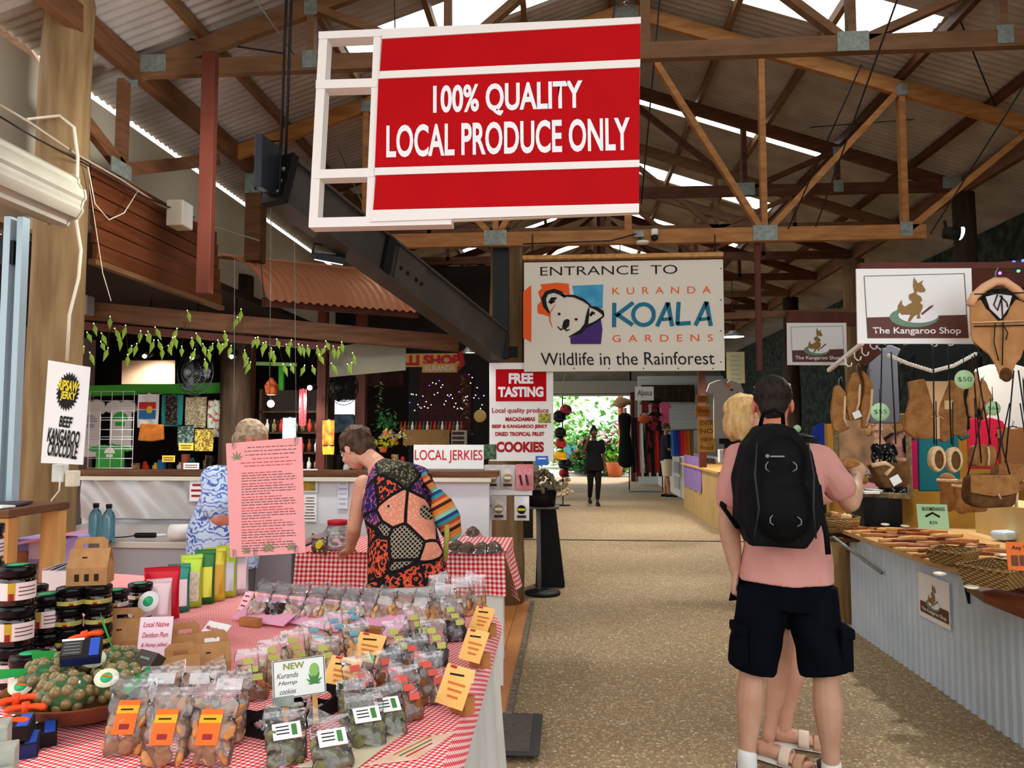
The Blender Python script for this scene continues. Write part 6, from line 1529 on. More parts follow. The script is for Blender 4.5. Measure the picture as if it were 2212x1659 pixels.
for h_, k_, a_ in ps['legs']: mb.tube([p(*h_), p(*k_)], [.11, .1], 14)
fuse(mb, 'shorts', KHK, g, .009, 3)
for h_, k_, a_ in ps['legs']: q = p(*a_); q.z = 0; shoe(g, q - f * .06, q + f * .2, BLKC, SOLE)
hairlump(g, hd, f, (0, 0, 1), k, HAIRM, [((0, -.02, .04), (.08, .096, .08)), ((0, -.06, -.01), (.065, .045, .055))], .05)
# ================================================================ souvenir stalls behind the partition
def mp(px, py, Y): return at(px, py, Y=Y)
def sz(px, Y): return px * Y / FPX
def cloth(name, label, cat, x0, y0, x1, y1, Y, m, wave=.012, extra=None, group=None):
    P = Plane(mp((x0 + x1) / 2, (y0 + y1) / 2, Y)); w, h = sz(x1 - x0, Y), sz(y1 - y0, Y)
    g = thing(name, label, cat, M=P.M, group=group)
    MB().grid(lambda u, v: (w * (u - .5), h * (v - .5), wave * (1 - .5 * v) * sin(9 * u + 3 * v)), 16, 8, thick=.004, M=None).build('cloth', m, g)
    MB().tube([(-w * .5, h * .49, .0), (w * .5, h * .49, .0)], .006, 6).build('rod', WIRE, g)
    if extra: extra(g, w, h)
    return g
TEE = [(-.5, .30), (-.42, .44), (-.2, .5), (-.11, .5), (-.06, .46), (.06, .46), (.11, .5), (.2, .5), (.42, .44), (.5, .30), (.36, .24), (.31, .3), (.32, -.5), (-.32, -.5), (-.31, .3), (-.36, .24)]
def tee(label, x0, y0, x1, y1, Y, m, art=None, group=None, name='tshirt', rz=0):
    P = Plane(mp((x0 + x1) / 2, (y0 + y1) / 2, Y), (cos(rz), sin(rz), 0)); w, h = sz(x1 - x0, Y), sz(y1 - y0, Y)
    g = thing(name, label, 't-shirt', M=P.M, group=group)
    mb = MB().prism([(a * w, b * h) for a, b in TEE], .03, z0=-.015); o = mb.build('shirt', m, g, bev=.012, seg=3)
    MB().tube([(-w * .3, h * .45, 0), (0, h * .52, 0), (w * .3, h * .45, 0)], .005, 6).tube([(0, h * .52, 0), (0, h * .58, 0), (.015, h * .61, 0), (0, h * .63, 0)], .003, 6).build('hanger', WIRE, g)
    if art: art(g, w, h)
    return g
def disc_art(m, dy=0, r=.24):
    def f(g, w, h):
        MB().prism([(w * r * cos(pi * k / 12), h * dy + w * r * sin(pi * k / 12)) for k in range(13)], .002, z0=.0155).build('printed_motif', m, g); MB().box((0, h * dy - w * r * .45, .0165), (w * r * 1.2, w * r * .5, .002)).build('printed_motif', m, g)
    return f
GRNP = mat('print_green', '#34a540', .6); GREYP = mat('print_grey', '#a9a9b5', .6); TEEW = mat('tee_white', '#dcd6cf', .85)
# lime green stall frame
LIME = mat('lime_paint', '#4bb53c', .5)
def barthing(name, label, cat, a, b, w, h, m):
    c = (a + b) / 2; g = thing(name, label, cat, c); MB().bar(a - c, b - c, w, h).build('bar', m, g); return g
barthing('green_rail', 'lime green painted rail above the hanging souvenir shirts', 'rail', mp(180, 845, 8.4), mp(480, 838, 8.4), .05, .12, LIME)
barthing('green_post', 'lime green post behind the orange lantern', 'post', mp(608, 790, 8.6), mp(608, 890, 8.6), .05, .05, LIME)
barthing('green_rail', 'thin pale green rail beside the dark trunk post', 'rail', mp(540, 785, 8.5), mp(640, 788, 8.5), .04, .04, mat('pale_lime', '#9ccf7a', .5))
for (x0, y0, x1, y1, Y, m, lb, z) in ((262, 778, 378, 830, 7.2, mat('plywood_back', '#c2a283', .7, col2='#b08f70', scale=5), 'blank tan board hanging under the fairy lights at the left', 0), ):
    P = Plane(mp((x0 + x1) / 2, (y0 + y1) / 2, Y)); g = thing('hanging_board', lb, 'board', M=P.M); quad_board(P, x0, y0, x1, y1, .015, m, g)
    [MB().tube([(q, sz(26, Y), 0), (q, .3, 0)], .004, 5).build('hanging_wire', WIRE, g) for q in (-.2, .2)]
P = Plane(mp(795, 777, 6.9), (1, -.15, .015)); g = thing('hanging_board', 'blank grey green board hanging below the brown beam', 'board', M=P.M)
MB().prism([P.px(*q) for q in ((713, 815), (713, 752), (775, 742), (877, 744), (877, 800))], .015).build('board', mat('grey_green_paint', '#8b9085', .6, col2='#a9a48c', scale=1.6), g)
MB().tube([P.px(785, 745) + (.02,), P.px(785, 730) + (.02,)], .006, 6).build('hook', WIRE, g)
# wire grid, shirts and towels
g = thing('wire_grid', 'white wire display grid in front of the printed souvenir shirts', 'display grid', mp(240, 928, 7.6)); w, h = sz(104, 7.6), sz(172, 7.6); mb = MB()
for k in range(5): x = w * (k / 4 - .5); mb.tube([(x, 0, -h / 2), (x, 0, h / 2)], .004, 5)
for k in range(9): z = h * (k / 8 - .5); mb.tube([(-w / 2, 0, z), (w / 2, 0, z)], .004, 5); mb.tube([(-w / 2, 0, z + .025), (w / 2, 0, z + .025)], .003, 5) if k in (2, 3, 5, 6) else 0
mb.build('wires', mat('white_wire', '#d5d5dc', .4), g)
tee('white souvenir shirt with grey print, partly behind the saw disc sign', 160, 860, 232, 990, 8.2, TEEW, disc_art(GREYP, .1))
tee('white souvenir shirt with large green print behind the wire grid', 222, 862, 300, 975, 8.2, TEEW, disc_art(GRNP, .1)); tee('green souvenir shirt low behind the wire grid', 186, 960, 290, 1022, 8.0, mat('green_tee', '#3c9a43', .85), disc_art(TEEW, .2, .12))
def twoband(a, b, c):
    def f(g, w, h):
        MB().box((0, h * .14, .016), (w * .8, h * .2, .004)).build('printed_band', a, g); MB().box((0, -.12 * h, .016), (w * .8, h * .26, .004)).build('printed_band', b, g); MB().ell((w * .1, h * .02, .018), (w * .16, h * .12, .004), 12, 6).build('printed_motif', c, g)
    return f
REDP, YELP, BLUP = mat('print_red', '#c22f24', .7), mat('print_yellow', '#d8b93a', .7), mat('print_blue', '#2f6fa8', .7)
MIXP = mat('mixed_print', '#b99a6a', .8, col2='#5d3b2b', scale=60, lo=.45, hi=.55); DKP = mat('dark_mixed_print', '#1b1a1d', .8, col2='#6d5f4a', scale=45, lo=.5, hi=.6); PALP = mat('pale_mixed_print', '#cfc4a0', .8, col2='#7d6f4c', scale=70, lo=.42, hi=.58)
cloth('tea_towel', 'hanging tea towel with red and blue tropical print', 'towel', 296, 848, 344, 925, 8.1, SIGNW, extra=twoband(REDP, BLUP, YELP)); cloth('tea_towel', 'hanging dark tea towel with teal borders', 'towel', 348, 850, 396, 922, 8.1, mat('teal_cloth', '#2f8a86', .8), extra=lambda g, w, h: MB().box((0, 0, .016), (w * .55, h * .9, .004)).build('printed_band', DKP, g))
cloth('tea_towel', 'hanging beige tea towel with small pattern', 'towel', 399, 855, 447, 925, 8.1, PALP); cloth('hanging_scarf', 'pale green and red hanging cloth against the dark trunk post', 'scarf', 448, 862, 478, 945, 8.0, mat('mint_red_print', '#b9c7b3', .8, col2='#a8463f', scale=20, lo=.5, hi=.6))
cloth('tea_towel', 'yellow patterned cloth hanging below the beige towel', 'towel', 420, 925, 462, 975, 7.9, mat('yellow_print', '#d0b54a', .8, col2='#6f5a2a', scale=50, lo=.45, hi=.55)); cloth('tea_towel', 'dark green printed cloth hanging beside the yellow one', 'towel', 383, 918, 419, 965, 7.95, mat('green_print', '#39564d', .8, col2='#8fa79a', scale=40, lo=.5, hi=.6))
P = Plane(mp(328, 932, 7.6)); g = thing('leather_bag', 'tan leather bag hanging among the souvenirs', 'bag', M=P.M); MB().prism([P.px(*q) for q in ((300, 952), (306, 915), (353, 917), (354, 950), (330, 954))], .05, z0=-.02).build('bag_body', mat('tan_leather', '#a5611f', .6, col2='#8b4d15', scale=14), g, bev=.012)
for k, (x0, y0, x1, y1) in enumerate(((386, 957, 418, 973), (350, 984, 378, 998), (396, 1000, 430, 1014))):
    sheetpx('price_card', ('yellow price card below the green printed cloth', 'yellow price card low among the dark souvenirs', 'white card on the souvenir shelf')[k], 'card', x0, y0, x1, y1, 7.4, (YELP, YELP, SIGNW)[k], 2)
# shelf crowded with small souvenirs
g = thing('souvenir_shelf', 'long dark shelf behind the ledge crowded with souvenirs', 'shelf', (-3.4, 8.6, 0)); MB().box((0, 0, 1.06), (3.6, .4, .04)).build('shelf_board', BEAM, g); MB().box((0, .18, .53), (3.6, .03, 1.04)).build('back_panel', LOGD, g)
random.seed(31); cols = [DKP, MIXP, REDP, YELP, BLUP, BLACK, TEEW, mat('coral_print', '#c7694a', .7), mat('teal_print', '#2f7d7b', .7), PALP]
for k in range(34):
    x = -5.05 + k * .1 + random.uniform(-.03, .03); y = 8.5 + random.uniform(-.05, .08); h = random.uniform(.08, .2); m = cols[k % len(cols)]
    mb = MB()
    if k % 3 == 0: mb.lathe([(.001, 0), (.035, 0), (.04, h * .6), (.018, h * .8), (.018, h), (.001, h)], 12)
    elif k % 3 == 1: mb.box((0, 0, h / 2), (.07, .06, h))
    else: mb.ell((0, 0, h * .4), (.045, .04, h * .4), nz=.4, seed=k); mb.ell((0, -.01, h * .85), (.025, .025, .03), seed=k)
    tag(mb.build('souvenir', m, None, T(x, y, 1.081)), 'small souvenir standing in the crowded row on the shelf behind the ledge', 'souvenir', 'souvenirs on the shelf behind the ledge')
# trunk post, lantern, fans
log((mp(508, 900, 7.9).x, 7.9), 3.2, .16, 'dark trunk post behind the grey haired man', LOGD); sqpost((mp(535, 900, 8.3).x, 8.3), 0, 3.2, .12, .12, 'dark red timber post beside the dark trunk post', REDWOOD)
sqpost((mp(696, 880, 8.2).x, 8.2), 0, 3.2, .1, .1, 'dark red post left of the bright far opening', REDWOOD); sqpost((mp(780, 880, 8.6).x, 8.6), 0, 3.2, .12, .1, 'dark red post right of the bright far opening', REDWOOD)
c = mp(586, 838, 6.4); g = thing('lantern', 'orange house shaped lantern on a long cord', 'lantern', c)
MB().prism([(-.035, -.06), (.035, -.06), (.05, .02), (0, .09), (-.05, .02)], .07, XZ(-.035)).build('lantern_body', mat('orange_lantern', '#d8642a', .4, col2='#8a2f1a', scale=30, lo=.5, hi=.6), g, bev=.006) if 'XZ' in globals() else None
MB().tube([(0, 0, .09), (.0, -.3, 1.1)], .003, 5).build('cord', WIRE, g)
def fan(px, py, Y, r, rz, label):
    g = thing('wall_fan', label, 'fan', M=T(mp(px, py, Y)) @ RZ(rz) @ RX(pi / 2))
    mb = MB()
    for z, q in ((.05, .55), (.09, .25), (0, 1), (.04, .8), (-.05, .8), (-.09, .3)):
        mb.tube([(r * q * cos(2 * pi * k / 24), r * q * sin(2 * pi * k / 24), z) for k in range(25)], .004, 5)
    for k in range(28):
        a = 2 * pi * k / 28; mb.tube([(r * q * cos(a), r * q * sin(a), z) for q, z in ((.1, .1), (.55, .06), (1, 0), (.6, -.06), (.1, -.1))], .0022, 4)
    mb.build('cage', WIRE, g)
    MB().tube([(0, 0, -.16), (0, 0, .02)], [.06, .035], 12).build('motor', BLACK, g); MB().ell((0, 0, .1), (.05, .05, .015), 12, 6).build('badge', BLACK, g)
    for k in range(3):
        a = 2 * pi * k / 3; MB().prism([(r * q * cos(a + o), r * q * sin(a + o)) for q, o in ((.15, -.2), (.8, -.35), (.9, .1), (.75, .4), (.15, .3))], .004).build('blade', mat('fan_blade', '#191a1c', .4), g)
    MB().tube([(0, 0, -.15), (0, .05, -.25), (0, r * 1.3, -.25)], .012, 6).build('bracket', BLACK, g)
fan(421, 806, 7.3, sz(50, 7.3), -.25, 'black cage fan mounted under the fairy lights left of the trunk post'); fan(742, 836, 7.6, sz(40, 7.6), .9, 'black cage fan turned aside below the grey green board')
# bottle shelf
g = thing('bottle_shelf', 'tall dark shelf of bottles between the trunk post and the fan', 'shelf', mp(640, 1010, 8.3).xy.to_3d())
for z in (1.1, 1.3, 1.52, 1.75): MB().box((0, 0, z), (.75, .25, .02)).build('shelf_board', LOGD, g)
for x in (-.37, .37): MB().box((x, 0, 1.0), (.03, .25, 2.0)).build('side_panel', LOGD, g)
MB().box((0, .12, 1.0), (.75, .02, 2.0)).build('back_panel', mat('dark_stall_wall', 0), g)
bx = g.location.x
for r_ in range(3):
    for k in range(9):
        h = .14; z = (1.111, 1.311, 1.531)[r_]
        tag(MB().lathe([(.001, 0), (.022, 0), (.024, h * .55), (.009, h * .75), (.01, h), (.001, h)], 12).build('sauce_bottle', (REDP, MIXP, TEEW, mat('amber_bottle', '#7a3a1a', .2))[(k * 3 + r_) % 4], None, T(bx - .32 + k * .08, 8.25, z)), 'small sauce bottle on the dark shelf left of the fan', 'bottle', 'sauce bottles on the dark shelf')
cloth('printed_towel', 'blue and white printed cloth hanging on the bottle shelf', 'towel', 610, 900, 640, 970, 8.0, mat('blue_print', '#8fc0d8', .8, col2='#e8e8e8', scale=20)); cloth('bead_strand', 'red bead strands hanging beside the orange lantern', 'beads', 646, 838, 662, 920, 7.8, mat('red_beads', '#a8202a', .4, col2='#d8525a', scale=90, lo=.45, hi=.55))
cloth('poster', 'small red and yellow poster on the dark red post', 'poster', 696, 905, 722, 975, 8.0, mat('poster_print', '#b5502a', .6, col2='#d8a83a', scale=12)); cloth('price_card', 'yellow card on the shelf by the woman in patchwork', 'card', 697, 962, 722, 982, 7.9, YELP)
struct(MB().box((mp(735, 900, 11.1).x, 11.14, mp(735, 880, 11.1).z), (.5, .02, .22)), 'window_20', mat('lit_opening', '#ffffff', .5, emit='#eef4ff', estr=1.6))
cloth('blue_cloth', 'blue cloths hung beneath the bright far opening', 'cloth', 708, 895, 765, 935, 10.6, mat('blue_mix', '#4f7fa8', .8, col2='#a8c7d8', scale=9))
# chilli shop
X0, X1 = mp(868, 900, 8.8).x, mp(1052, 900, 8.8).x
g = thing('chilli_stall', 'black fronted chilli stall with a dark red bead backdrop', 'stall', ((X0 + X1) / 2, 8.9, 0))
W_ = X1 - X0
MB().box((0, .3, 1.4), (W_, .04, 2.8)).build('back_panel', BLACK, g); MB().box((0, -.1, .55), (W_, .5, 1.1)).build('counter', LOGD, g)
a, b = mp(905, 935, 9.15), mp(1018, 805, 9.15)
MB().box(((a.x + b.x) / 2 - g.location.x, .26, (a.z + b.z) / 2), (b.x - a.x, .02, b.z - a.z)).build('chilli_backdrop', mat('chilli_beads', '#4a1719', .6, col2='#1a0a0c', scale=90, lo=.4, hi=.6, bump=.8), g)
a, b = mp(790, 835, 9.15), mp(870, 805, 9.15); MB().box(((a.x + b.x) / 2 - g.location.x, .26, (a.z + b.z) / 2), (b.x - a.x, .02, b.z - a.z)).build('chilli_backdrop', MATS['chilli_beads'], g)
a, b = mp(868, 962, 8.4), mp(968, 928, 8.4); MB().box(((a.x + b.x) / 2 - g.location.x, -.42, (a.z + b.z) / 2), (b.x - a.x, .03, b.z - a.z)).build('wicker_front', mat('wicker', '#b08a4e', .8, col2='#7a5a2c', scale=70, lo=.4, hi=.6, bump=.5), g)
for k in range(17):
    x = mp(866, 920, 8.6).x + .043 * k
    tag(MB().lathe([(.001, 0), (.016, 0), (.017, .08), (.007, .1), (.008, .13), (.001, .13)], 10).build('sauce_bottle', (MATS['amber_bottle'], REDP, mat('green_bottle', '#40542f', .2), TEEW)[k % 4], None, T(x, 8.62, 1.52)), 'dark sauce bottle in the row before the chilli backdrop', 'bottle', 'bottles before the chilli backdrop')
g2 = thing('bottle_ledge', 'narrow dark ledge under the bottles of the chilli stall', 'ledge', (mp(940, 930, 8.62).x, 8.62, 1.5)); MB().box((0, 0, .008), (.85, .1, .02)).build('ledge_board', LOGD, g2)
P = Plane(mp(930, 778, 8.2)); g = thing('chilli_sign', 'cut out sign with red lettering and a chilli partly hidden by the grey green board', 'sign', M=P.M)
quad_board(P, 812, 763, 1000, 793, .02, mat('sign_gold', '#c9a65a', .5), g); quad_board(P, 912, 785, 988, 805, .02, MATS['sign_gold'], g, 'lower_board', z=.002)
text_px(P, 'CHILLI SHOP', 816, 766, 995, 790, mat('chilli_red', '#b3242a', .5), g, z=.004, bold=.06); text_px(P, 'KURANDA', 919, 789, 983, 802, TEEW, g, z=.016, bold=.03)
MB().tube([P.px(990, 800) + (.02,), P.px(1000, 785) + (.02,), P.px(995, 765) + (.02,), P.px(1008, 755) + (.02,)], [.01, .03, .035, .01], 8).build('chilli_shape', MATS['chilli_red'], g)
def leafvine(px, y0, y1, Y, label, m, n=16):
    g = thing('leaf_garland', label, 'garland', mp(px, y0, Y)); L = sz(y1 - y0, Y); MB().tube([(0, 0, 0), (.01, 0, -L)], .004, 5).build('cord', WIRE, g)
    mb = MB(); random.seed(int(px))
    for k in range(n):
        z = -L * (.1 + .9 * k / n); a = random.uniform(0, 6.3); d = V((cos(a), sin(a) * .6, -.4)) * .06; s_ = V((-sin(a), cos(a), .2)) * .018; o = V((0, 0, z)); mb.add([o, o + d * .5 + s_, o + d, o + d * .5 - s_], [(0, 1, 2, 3)])
    mb.build('leaves', m, g)
leafvine(820, 815, 895, 8.2, 'green leaf garland with flowers hanging left of the chilli stall', mat('leaf_mix', '#5aa03c', .6, col2='#c9d8b0', scale=30, lo=.5, hi=.6)); leafvine(1003, 800, 905, 8.4, 'red and green chilli garland hanging at the right of the chilli stall', mat('chilli_mix', '#9a2a22', .5, col2='#5a9a3a', scale=25, lo=.48, hi=.56), 22)
def bush(name, label, cat, c, r, m, n, seed, pot=None, ls=.06):
    random.seed(seed); g = thing(name, label, cat, c); mb = MB()
    for k in range(n):
        q = V((random.gauss(0, .5), random.gauss(0, .5), abs(random.gauss(0, .55)))); q = V((q.x * r[0], q.y * r[1], q.z * r[2])); a, b = random.uniform(0, 6.3), random.uniform(-.5, 1)
        d = V((cos(a) * cos(b), sin(a) * cos(b), sin(b))) * ls; s_ = d.cross(V((.3, .2, 1))).normalized() * ls * .28; mb.add([q, q + d * .5 + s_, q + d, q + d * .5 - s_], [(0, 1, 2, 3)])
    mb.build('foliage', m, g)
    if pot: MB().lathe([(.001, -pot), (pot * .6, -pot), (pot * .8, 0), (pot * .7, 0), (.001, -.02)], 16).build('pot', mat('terracotta', '#c0623a', .7), g)
    return g
LEAFG = mat('leaf_mid_green', '#3f8a4a', .6, col2='#2a6a3a', scale=9)
bush('potted_plant', 'green leafy plant on the counter below the leaf garland', 'plant', mp(838, 930, 7.9), (.12, .1, .14), LEAFG, 90, 4, .06, .07); bush('potted_plant', 'yellow green bunch behind the woman in patchwork', 'plant', mp(828, 966, 7.2), (.16, .1, .08), mat('yellow_leaf_mix', '#c9d13a', .6), 80, 5, .05, .06); bush('flower_bunch', 'white and yellow flower bunch beside the chilli stall', 'flowers', mp(850, 948, 7.6), (.14, .1, .08), mat('flower_mix', '#e8e4d8', .6, col2='#d8c050', scale=30, lo=.5, hi=.56), 80, 6, .05, .05)
g = boxthing('chest_of_drawers', 'small grey set of drawers with bottles on top at the chilli stall', 'drawers', mp(992, 962, 7.6), (.14, .14, .15), mat('grey_wood', '#8f8a80', .6), 0, .004, 'case')
for k in range(3): MB().box((0, -.072, .03 + .045 * k), (.12, .006, .03)).build('drawer', LOGD, g)
tag(MB().lathe([(.001, 0), (.06, 0), (.07, .02), (.06, .03), (.001, .02)], 20, RX(pi / 2)).build('straw_hat', mat('straw', '#c9a765', .8), None, T(mp(1037, 899, 8.5))), 'round woven plate hanging beside the tasting sign', 'woven plate')
# orange tin awning with bullnose edge
AW = mat('terracotta_tin', '#cf8c66', .5, col2='#c27d57', scale=2)
A0, A1, B0 = at(578, 648, Z=2.72), at(915, 675, Z=2.72), at(466, 552, Z=3.22)
ev = A1 - A0; up_ = B0 - A0
n = int(ev.length / .076 * 6); prof = [(0, 0), (.06, .1), (.16, .22), (.3, .36), (.5, .55), (.75, .79), (1.0, 1.0)]; prof = [(0, -.0), (.1, .3), (.25, .55), (.45, .75), (.7, .9), (1.0, 1.0)]
vs, fs = [], []; nn = ev.normalized().cross(V((0, 0, 1)))
for i in range(n + 1):
    o = A0 + ev * (i / n)
    for (h, z) in prof: vs.append(o + V((up_.x, up_.y, 0)) * h + V((0, 0, up_.z * z + .011 * cos(2 * pi * i / 6))))
m_ = len(prof)
fs = [(i * m_ + j, i * m_ + j + 1, (i + 1) * m_ + j + 1, (i + 1) * m_ + j) for i in range(n) for j in range(m_ - 1)]
g = thing('tin_awning', 'terracotta corrugated tin awning with curved edge above the brown beam', 'awning', A0); MB().add([v - A0 for v in vs], fs, 0, True).build('tin_sheet', AW, g)
MB().bar(V((0, 0, -.06)) + up_ * .1, ev + V((0, 0, -.06)) + up_ * .1, .05, .08).build('batten', REDWOOD, g); MB().bar(up_, up_ + ev, .12, .03).build('ridge_flashing', AW, g)
# big brown beam with leaf fairy lights under it
a, b = at(172, 670, Y=5.75), at(990, 743, Y=6.75); c = (a + b) / 2
g = thing('brown_beam', 'big brown stained beam carrying the leaf shaped fairy lights', 'beam', c); MB().bar(a - c, b - c, .07, .145).build('beam_body', BEAM, g, bev=.003); MB().bar(a - c + V((0, .04, -.12)), lerp(a, b, .66) - c + V((0, .04, -.12)), .04, .06).build('lower_batten', REDWOOD, g)
g = thing('block', 'grey concrete coloured block at the left end of the brown beam', 'block', at(183, 660, Y=5.66)); MB().box((0, 0, 0), (.1, .1, .15)).build('block_body', mat('grey_block', '#8d8583', .8), g, bev=.006)
LF, TIPM = mat('fairy_leaf_green', '#7c9a34', .5, emit='#7f9d2a', estr=.05), mat('fairy_tip', '#fff6d8', .4, emit='#fff2c8', estr=6)
g = thing('fairy_light_garland', 'string of leaf shaped fairy lights along the brown beam', 'fairy lights', c)
random.seed(12); mbt = MB(); NLEAF = 74; cord = []
for k in range(NLEAF):
    px = 165 + 600 * k / (NLEAF - 1) + random.uniform(-4, 4); base = 700 + 36 * ((px - 165) / 600)
    py = base + random.choice([5, 15, 25, 35, 48, 60]) - 8 * (k % 2) - (60 if k in (9, 29, 42, 43) else 0); o = mp(px, py, 5.62 + .9 * (px - 165) / 800 - .06) - c
    cord.append(o); tilt = random.uniform(-.5, .5); L = .105 * random.uniform(.8, 1.15); d = V((sin(tilt), random.uniform(-.15, .15), -cos(tilt))); s_ = V((cos(tilt), 0, sin(tilt))) * .021; f = V((0, -.008, 0))
    MB().add([o, o + d * L * .4 + s_, o + d * L, o + d * L * .4 - s_, o + d * L * .45 + f], [(0, 4, 1), (1, 4, 2), (2, 4, 3), (3, 4, 0), (0, 1, 2, 3)]).build('leaf', LF, g)
    mbt.ell(o + V((0, -.004, .002)), .004, 6, 5)
mbt.build('bulbs', TIPM, g)['kind'] = 'stuff'
MB().tube([p + V((0, 0, .004)) for p in cord], .0015, 4).build('cord', mat('green_cord', '#2c4a20', .6), g)
def lamp(name, label, c, build, power=0, size=.1, col=(1, .96, .9), d=(0, 0, -1), kind='SPOT', spot=2.4, cat='lamp'):
    g = thing(name, label, cat, c); build(g)
    if power:
        l = bpy.data.lights.new('bulb_light', kind); l.energy = power; l.color = col; l.shadow_soft_size = size
        if kind == 'SPOT': l.spot_size = spot; l.spot_blend = .6
        o = bpy.data.objects.new('bulb_light', l); COL.objects.link(o); o.parent = g
        o.rotation_mode = 'QUATERNION'; o.rotation_quaternion = V(d).to_track_quat('-Z', 'Y'); o.location = V(d) * .06
    return g
BULB = mat('bulb_glow', '#ffffff', .4, emit='#fff4df', estr=14); LED = mat('led_face', '#ffffff', .4, emit='#eaf1ff', estr=9)
for k, (px, py) in enumerate(((316, 768), (418, 771), (503, 769))):
    def bb(g):
        MB().ell((0, -.03, -.01), .019, 10, 8).build('bulb', BULB, g); MB().tube([(0, .0, .0), (0, .06, .03)], [.03, .035], 10).build('socket', BLACK, g); MB().tube([(0, .06, .03), (0, .06, 2.8 - g.location.z)], .006, 6).build('stem', BLACK, g)
    lamp('spot_lamp', 'bare spot lamp under the fairy lights, %s of three' % ('leftmost', 'middle', 'rightmost')[k], mp(px, py, 6.9), bb, 28, .04, d=(0, .5, -1), spot=2.6)
def bb(g): MB().ell((0, -.03, 0), .026, 10, 8).build('bulb', LED, g); MB().tube([(0, 0, 0), (.03, .06, .02)], .03, 8).build('socket', BLACK, g)
lamp('spot_lamp', 'bright white lamp on the dark red post beside the far fan', mp(671, 838, 7.7), bb, 18, .05, d=(-.2, .3, -1))
def bb(g): MB().ell((0, 0, 0), .035, 10, 8).build('bulb', BULB, g); MB().tube([(0, 0, .03), (0, 0, .1)], .012, 6).build('socket', BLACK, g)
lamp('pendant_bulb', 'small warm bulb below the orange lantern', mp(585, 872, 7.2), bb, 12, .04, kind='POINT')
def flood(fw, fh):
    def f(g):
        MB().box((0, 0, .02), (fw, fh, .045)).build('housing', mat('dark_lamp_housing', '#2a2f38', .4), g, bev=.004); MB().box((0, 0, -.004), (fw * .88, fh * .86, .006)).build('led_panel', LED, g); MB().tube([(-fw / 2, 0, .02), (-fw / 2, 0, .09), (fw / 2, 0, .09), (fw / 2, 0, .02)], .008, 6).build('bracket', BLACK, g)
    return f
g = lamp('floodlight', 'rectangular LED floodlight seen edge on at the near beam end', at(573, 362, Y=4.15), flood(.3, .24), 60, .15, d=(0, 0, -1), kind='SPOT', spot=2.6)
g.rotation_euler = Matrix(((0, .1, .995), (0, .995, -.1), (-1, 0, 0))).to_euler()
g = lamp('floodlight', 'small LED floodlight shining down under the dark steel beam', at(708, 562, Y=4.75), flood(.2, .13), 55, .1, d=(0, 0, -1), spot=2.7); g.rotation_euler = (.35, .1, .5)
def pend(r):
    def f(g): MB().lathe([(r * .25, .1), (r * .35, .07), (r, 0), (r * .96, -.004), (r * .3, .05)], 20).build('shade', mat('lamp_shade_grey', '#a5aab0', .35, metal=.4), g); MB().lathe([(.001, .004), (r * .9, .004)], 16).build('diffuser', LED, g); MB().tube([(0, 0, .1), (0, 0, .2 if r < .1 else 3.97 - g.location.z)], .006, 6).build('cord', WIRE, g)
    return f
lamp('pendant_lamp', 'small black and white pendant lamp under the far end of the steel beam', mp(1015, 762, 6.5), pend(.06), 15, .06)
lamp('pendant_lamp', 'grey pendant lamp in the aisle right of the koala sign', mp(1583, 728, 12.45), pend(.2), 260, .15)
for px, py, Y, lb in ((1340, 640, 9.45, 'nearer'), (1330, 745, 13.95, 'farther')): lamp('pendant_lamp', 'grey pendant lamp over the aisle hidden behind the koala sign, %s of two' % lb, mp(px, py, Y), pend(.2), 260, .15, (1, .9, .75))  # two unseen lamps, added to brighten the aisle and floor
c = mp(305, 610, 7.6); g = lamp('tube_light', 'white tube light in the dark space above the brown beam', c, lambda g: 0, 90, .3, spot=2.9); MB().tube([(-.16, 0, 0), (.16, 0, -.01)], .018, 8).build('tube_body', LED, g); MB().box((0, 0, .03), (.36, .05, .03)).build('fitting', WHITE, g)
# cables on the left wall and post
def cable(label, pts, r=.006, m=None, name='cable'):
    c = V(pts[0]); return tag(MB().tube([V(p) - c for p in pts], r, 6).build(name, m or mat('grey_cable', '#9a8f7f', .6), None, T(c)), label, 'cable')
cable('pale cable looping down the round post to the power outlets', [at(x, y, Y=4.18) for x, y in ((60, 258), (130, 250), (160, 275), (168, 340), (165, 480), (175, 540), (170, 600), (150, 680), (145, 780))], .009, CREAM)
cable('white cable hanging from the power outlets', [at(x, y, Y=4.05) for x, y in ((130, 1030), (128, 1060), (112, 1080), (105, 1110))], .005, CREAM)
cable('bundle of grey cables running along the plank cladding', [at(x, y, X=-2.9) for x, y in ((-20, 215), (60, 262), (160, 330), (262, 388), (340, 440), (430, 480))] + [at(x, y, Y=6.6) for x, y in ((500, 500), (560, 520))], .008)
cable('second cable running beside the bundle above the planks', [at(x, y, X=-2.88) for x, y in ((-20, 240), (80, 300), (180, 352), (300, 420), (420, 470))], .005, WIRE)
cable('thin cable drooping across the plank cladding', [at(x, y, X=-2.88) for x, y in ((190, 360), (205, 440), (235, 475), (268, 460), (298, 412))], .004, CREAM)
cable('thin cord hanging down in front of the plank cladding', [at(x, y, Y=4.5) for x, y in ((188, 365), (205, 480), (222, 590), (240, 650))], .003, CREAM)
wire(at(586, 420, Y=4.3), at(582, 850, Y=6.3), .003, 'long thin cord hanging down before the tin awning', 'twine', m=GALV)
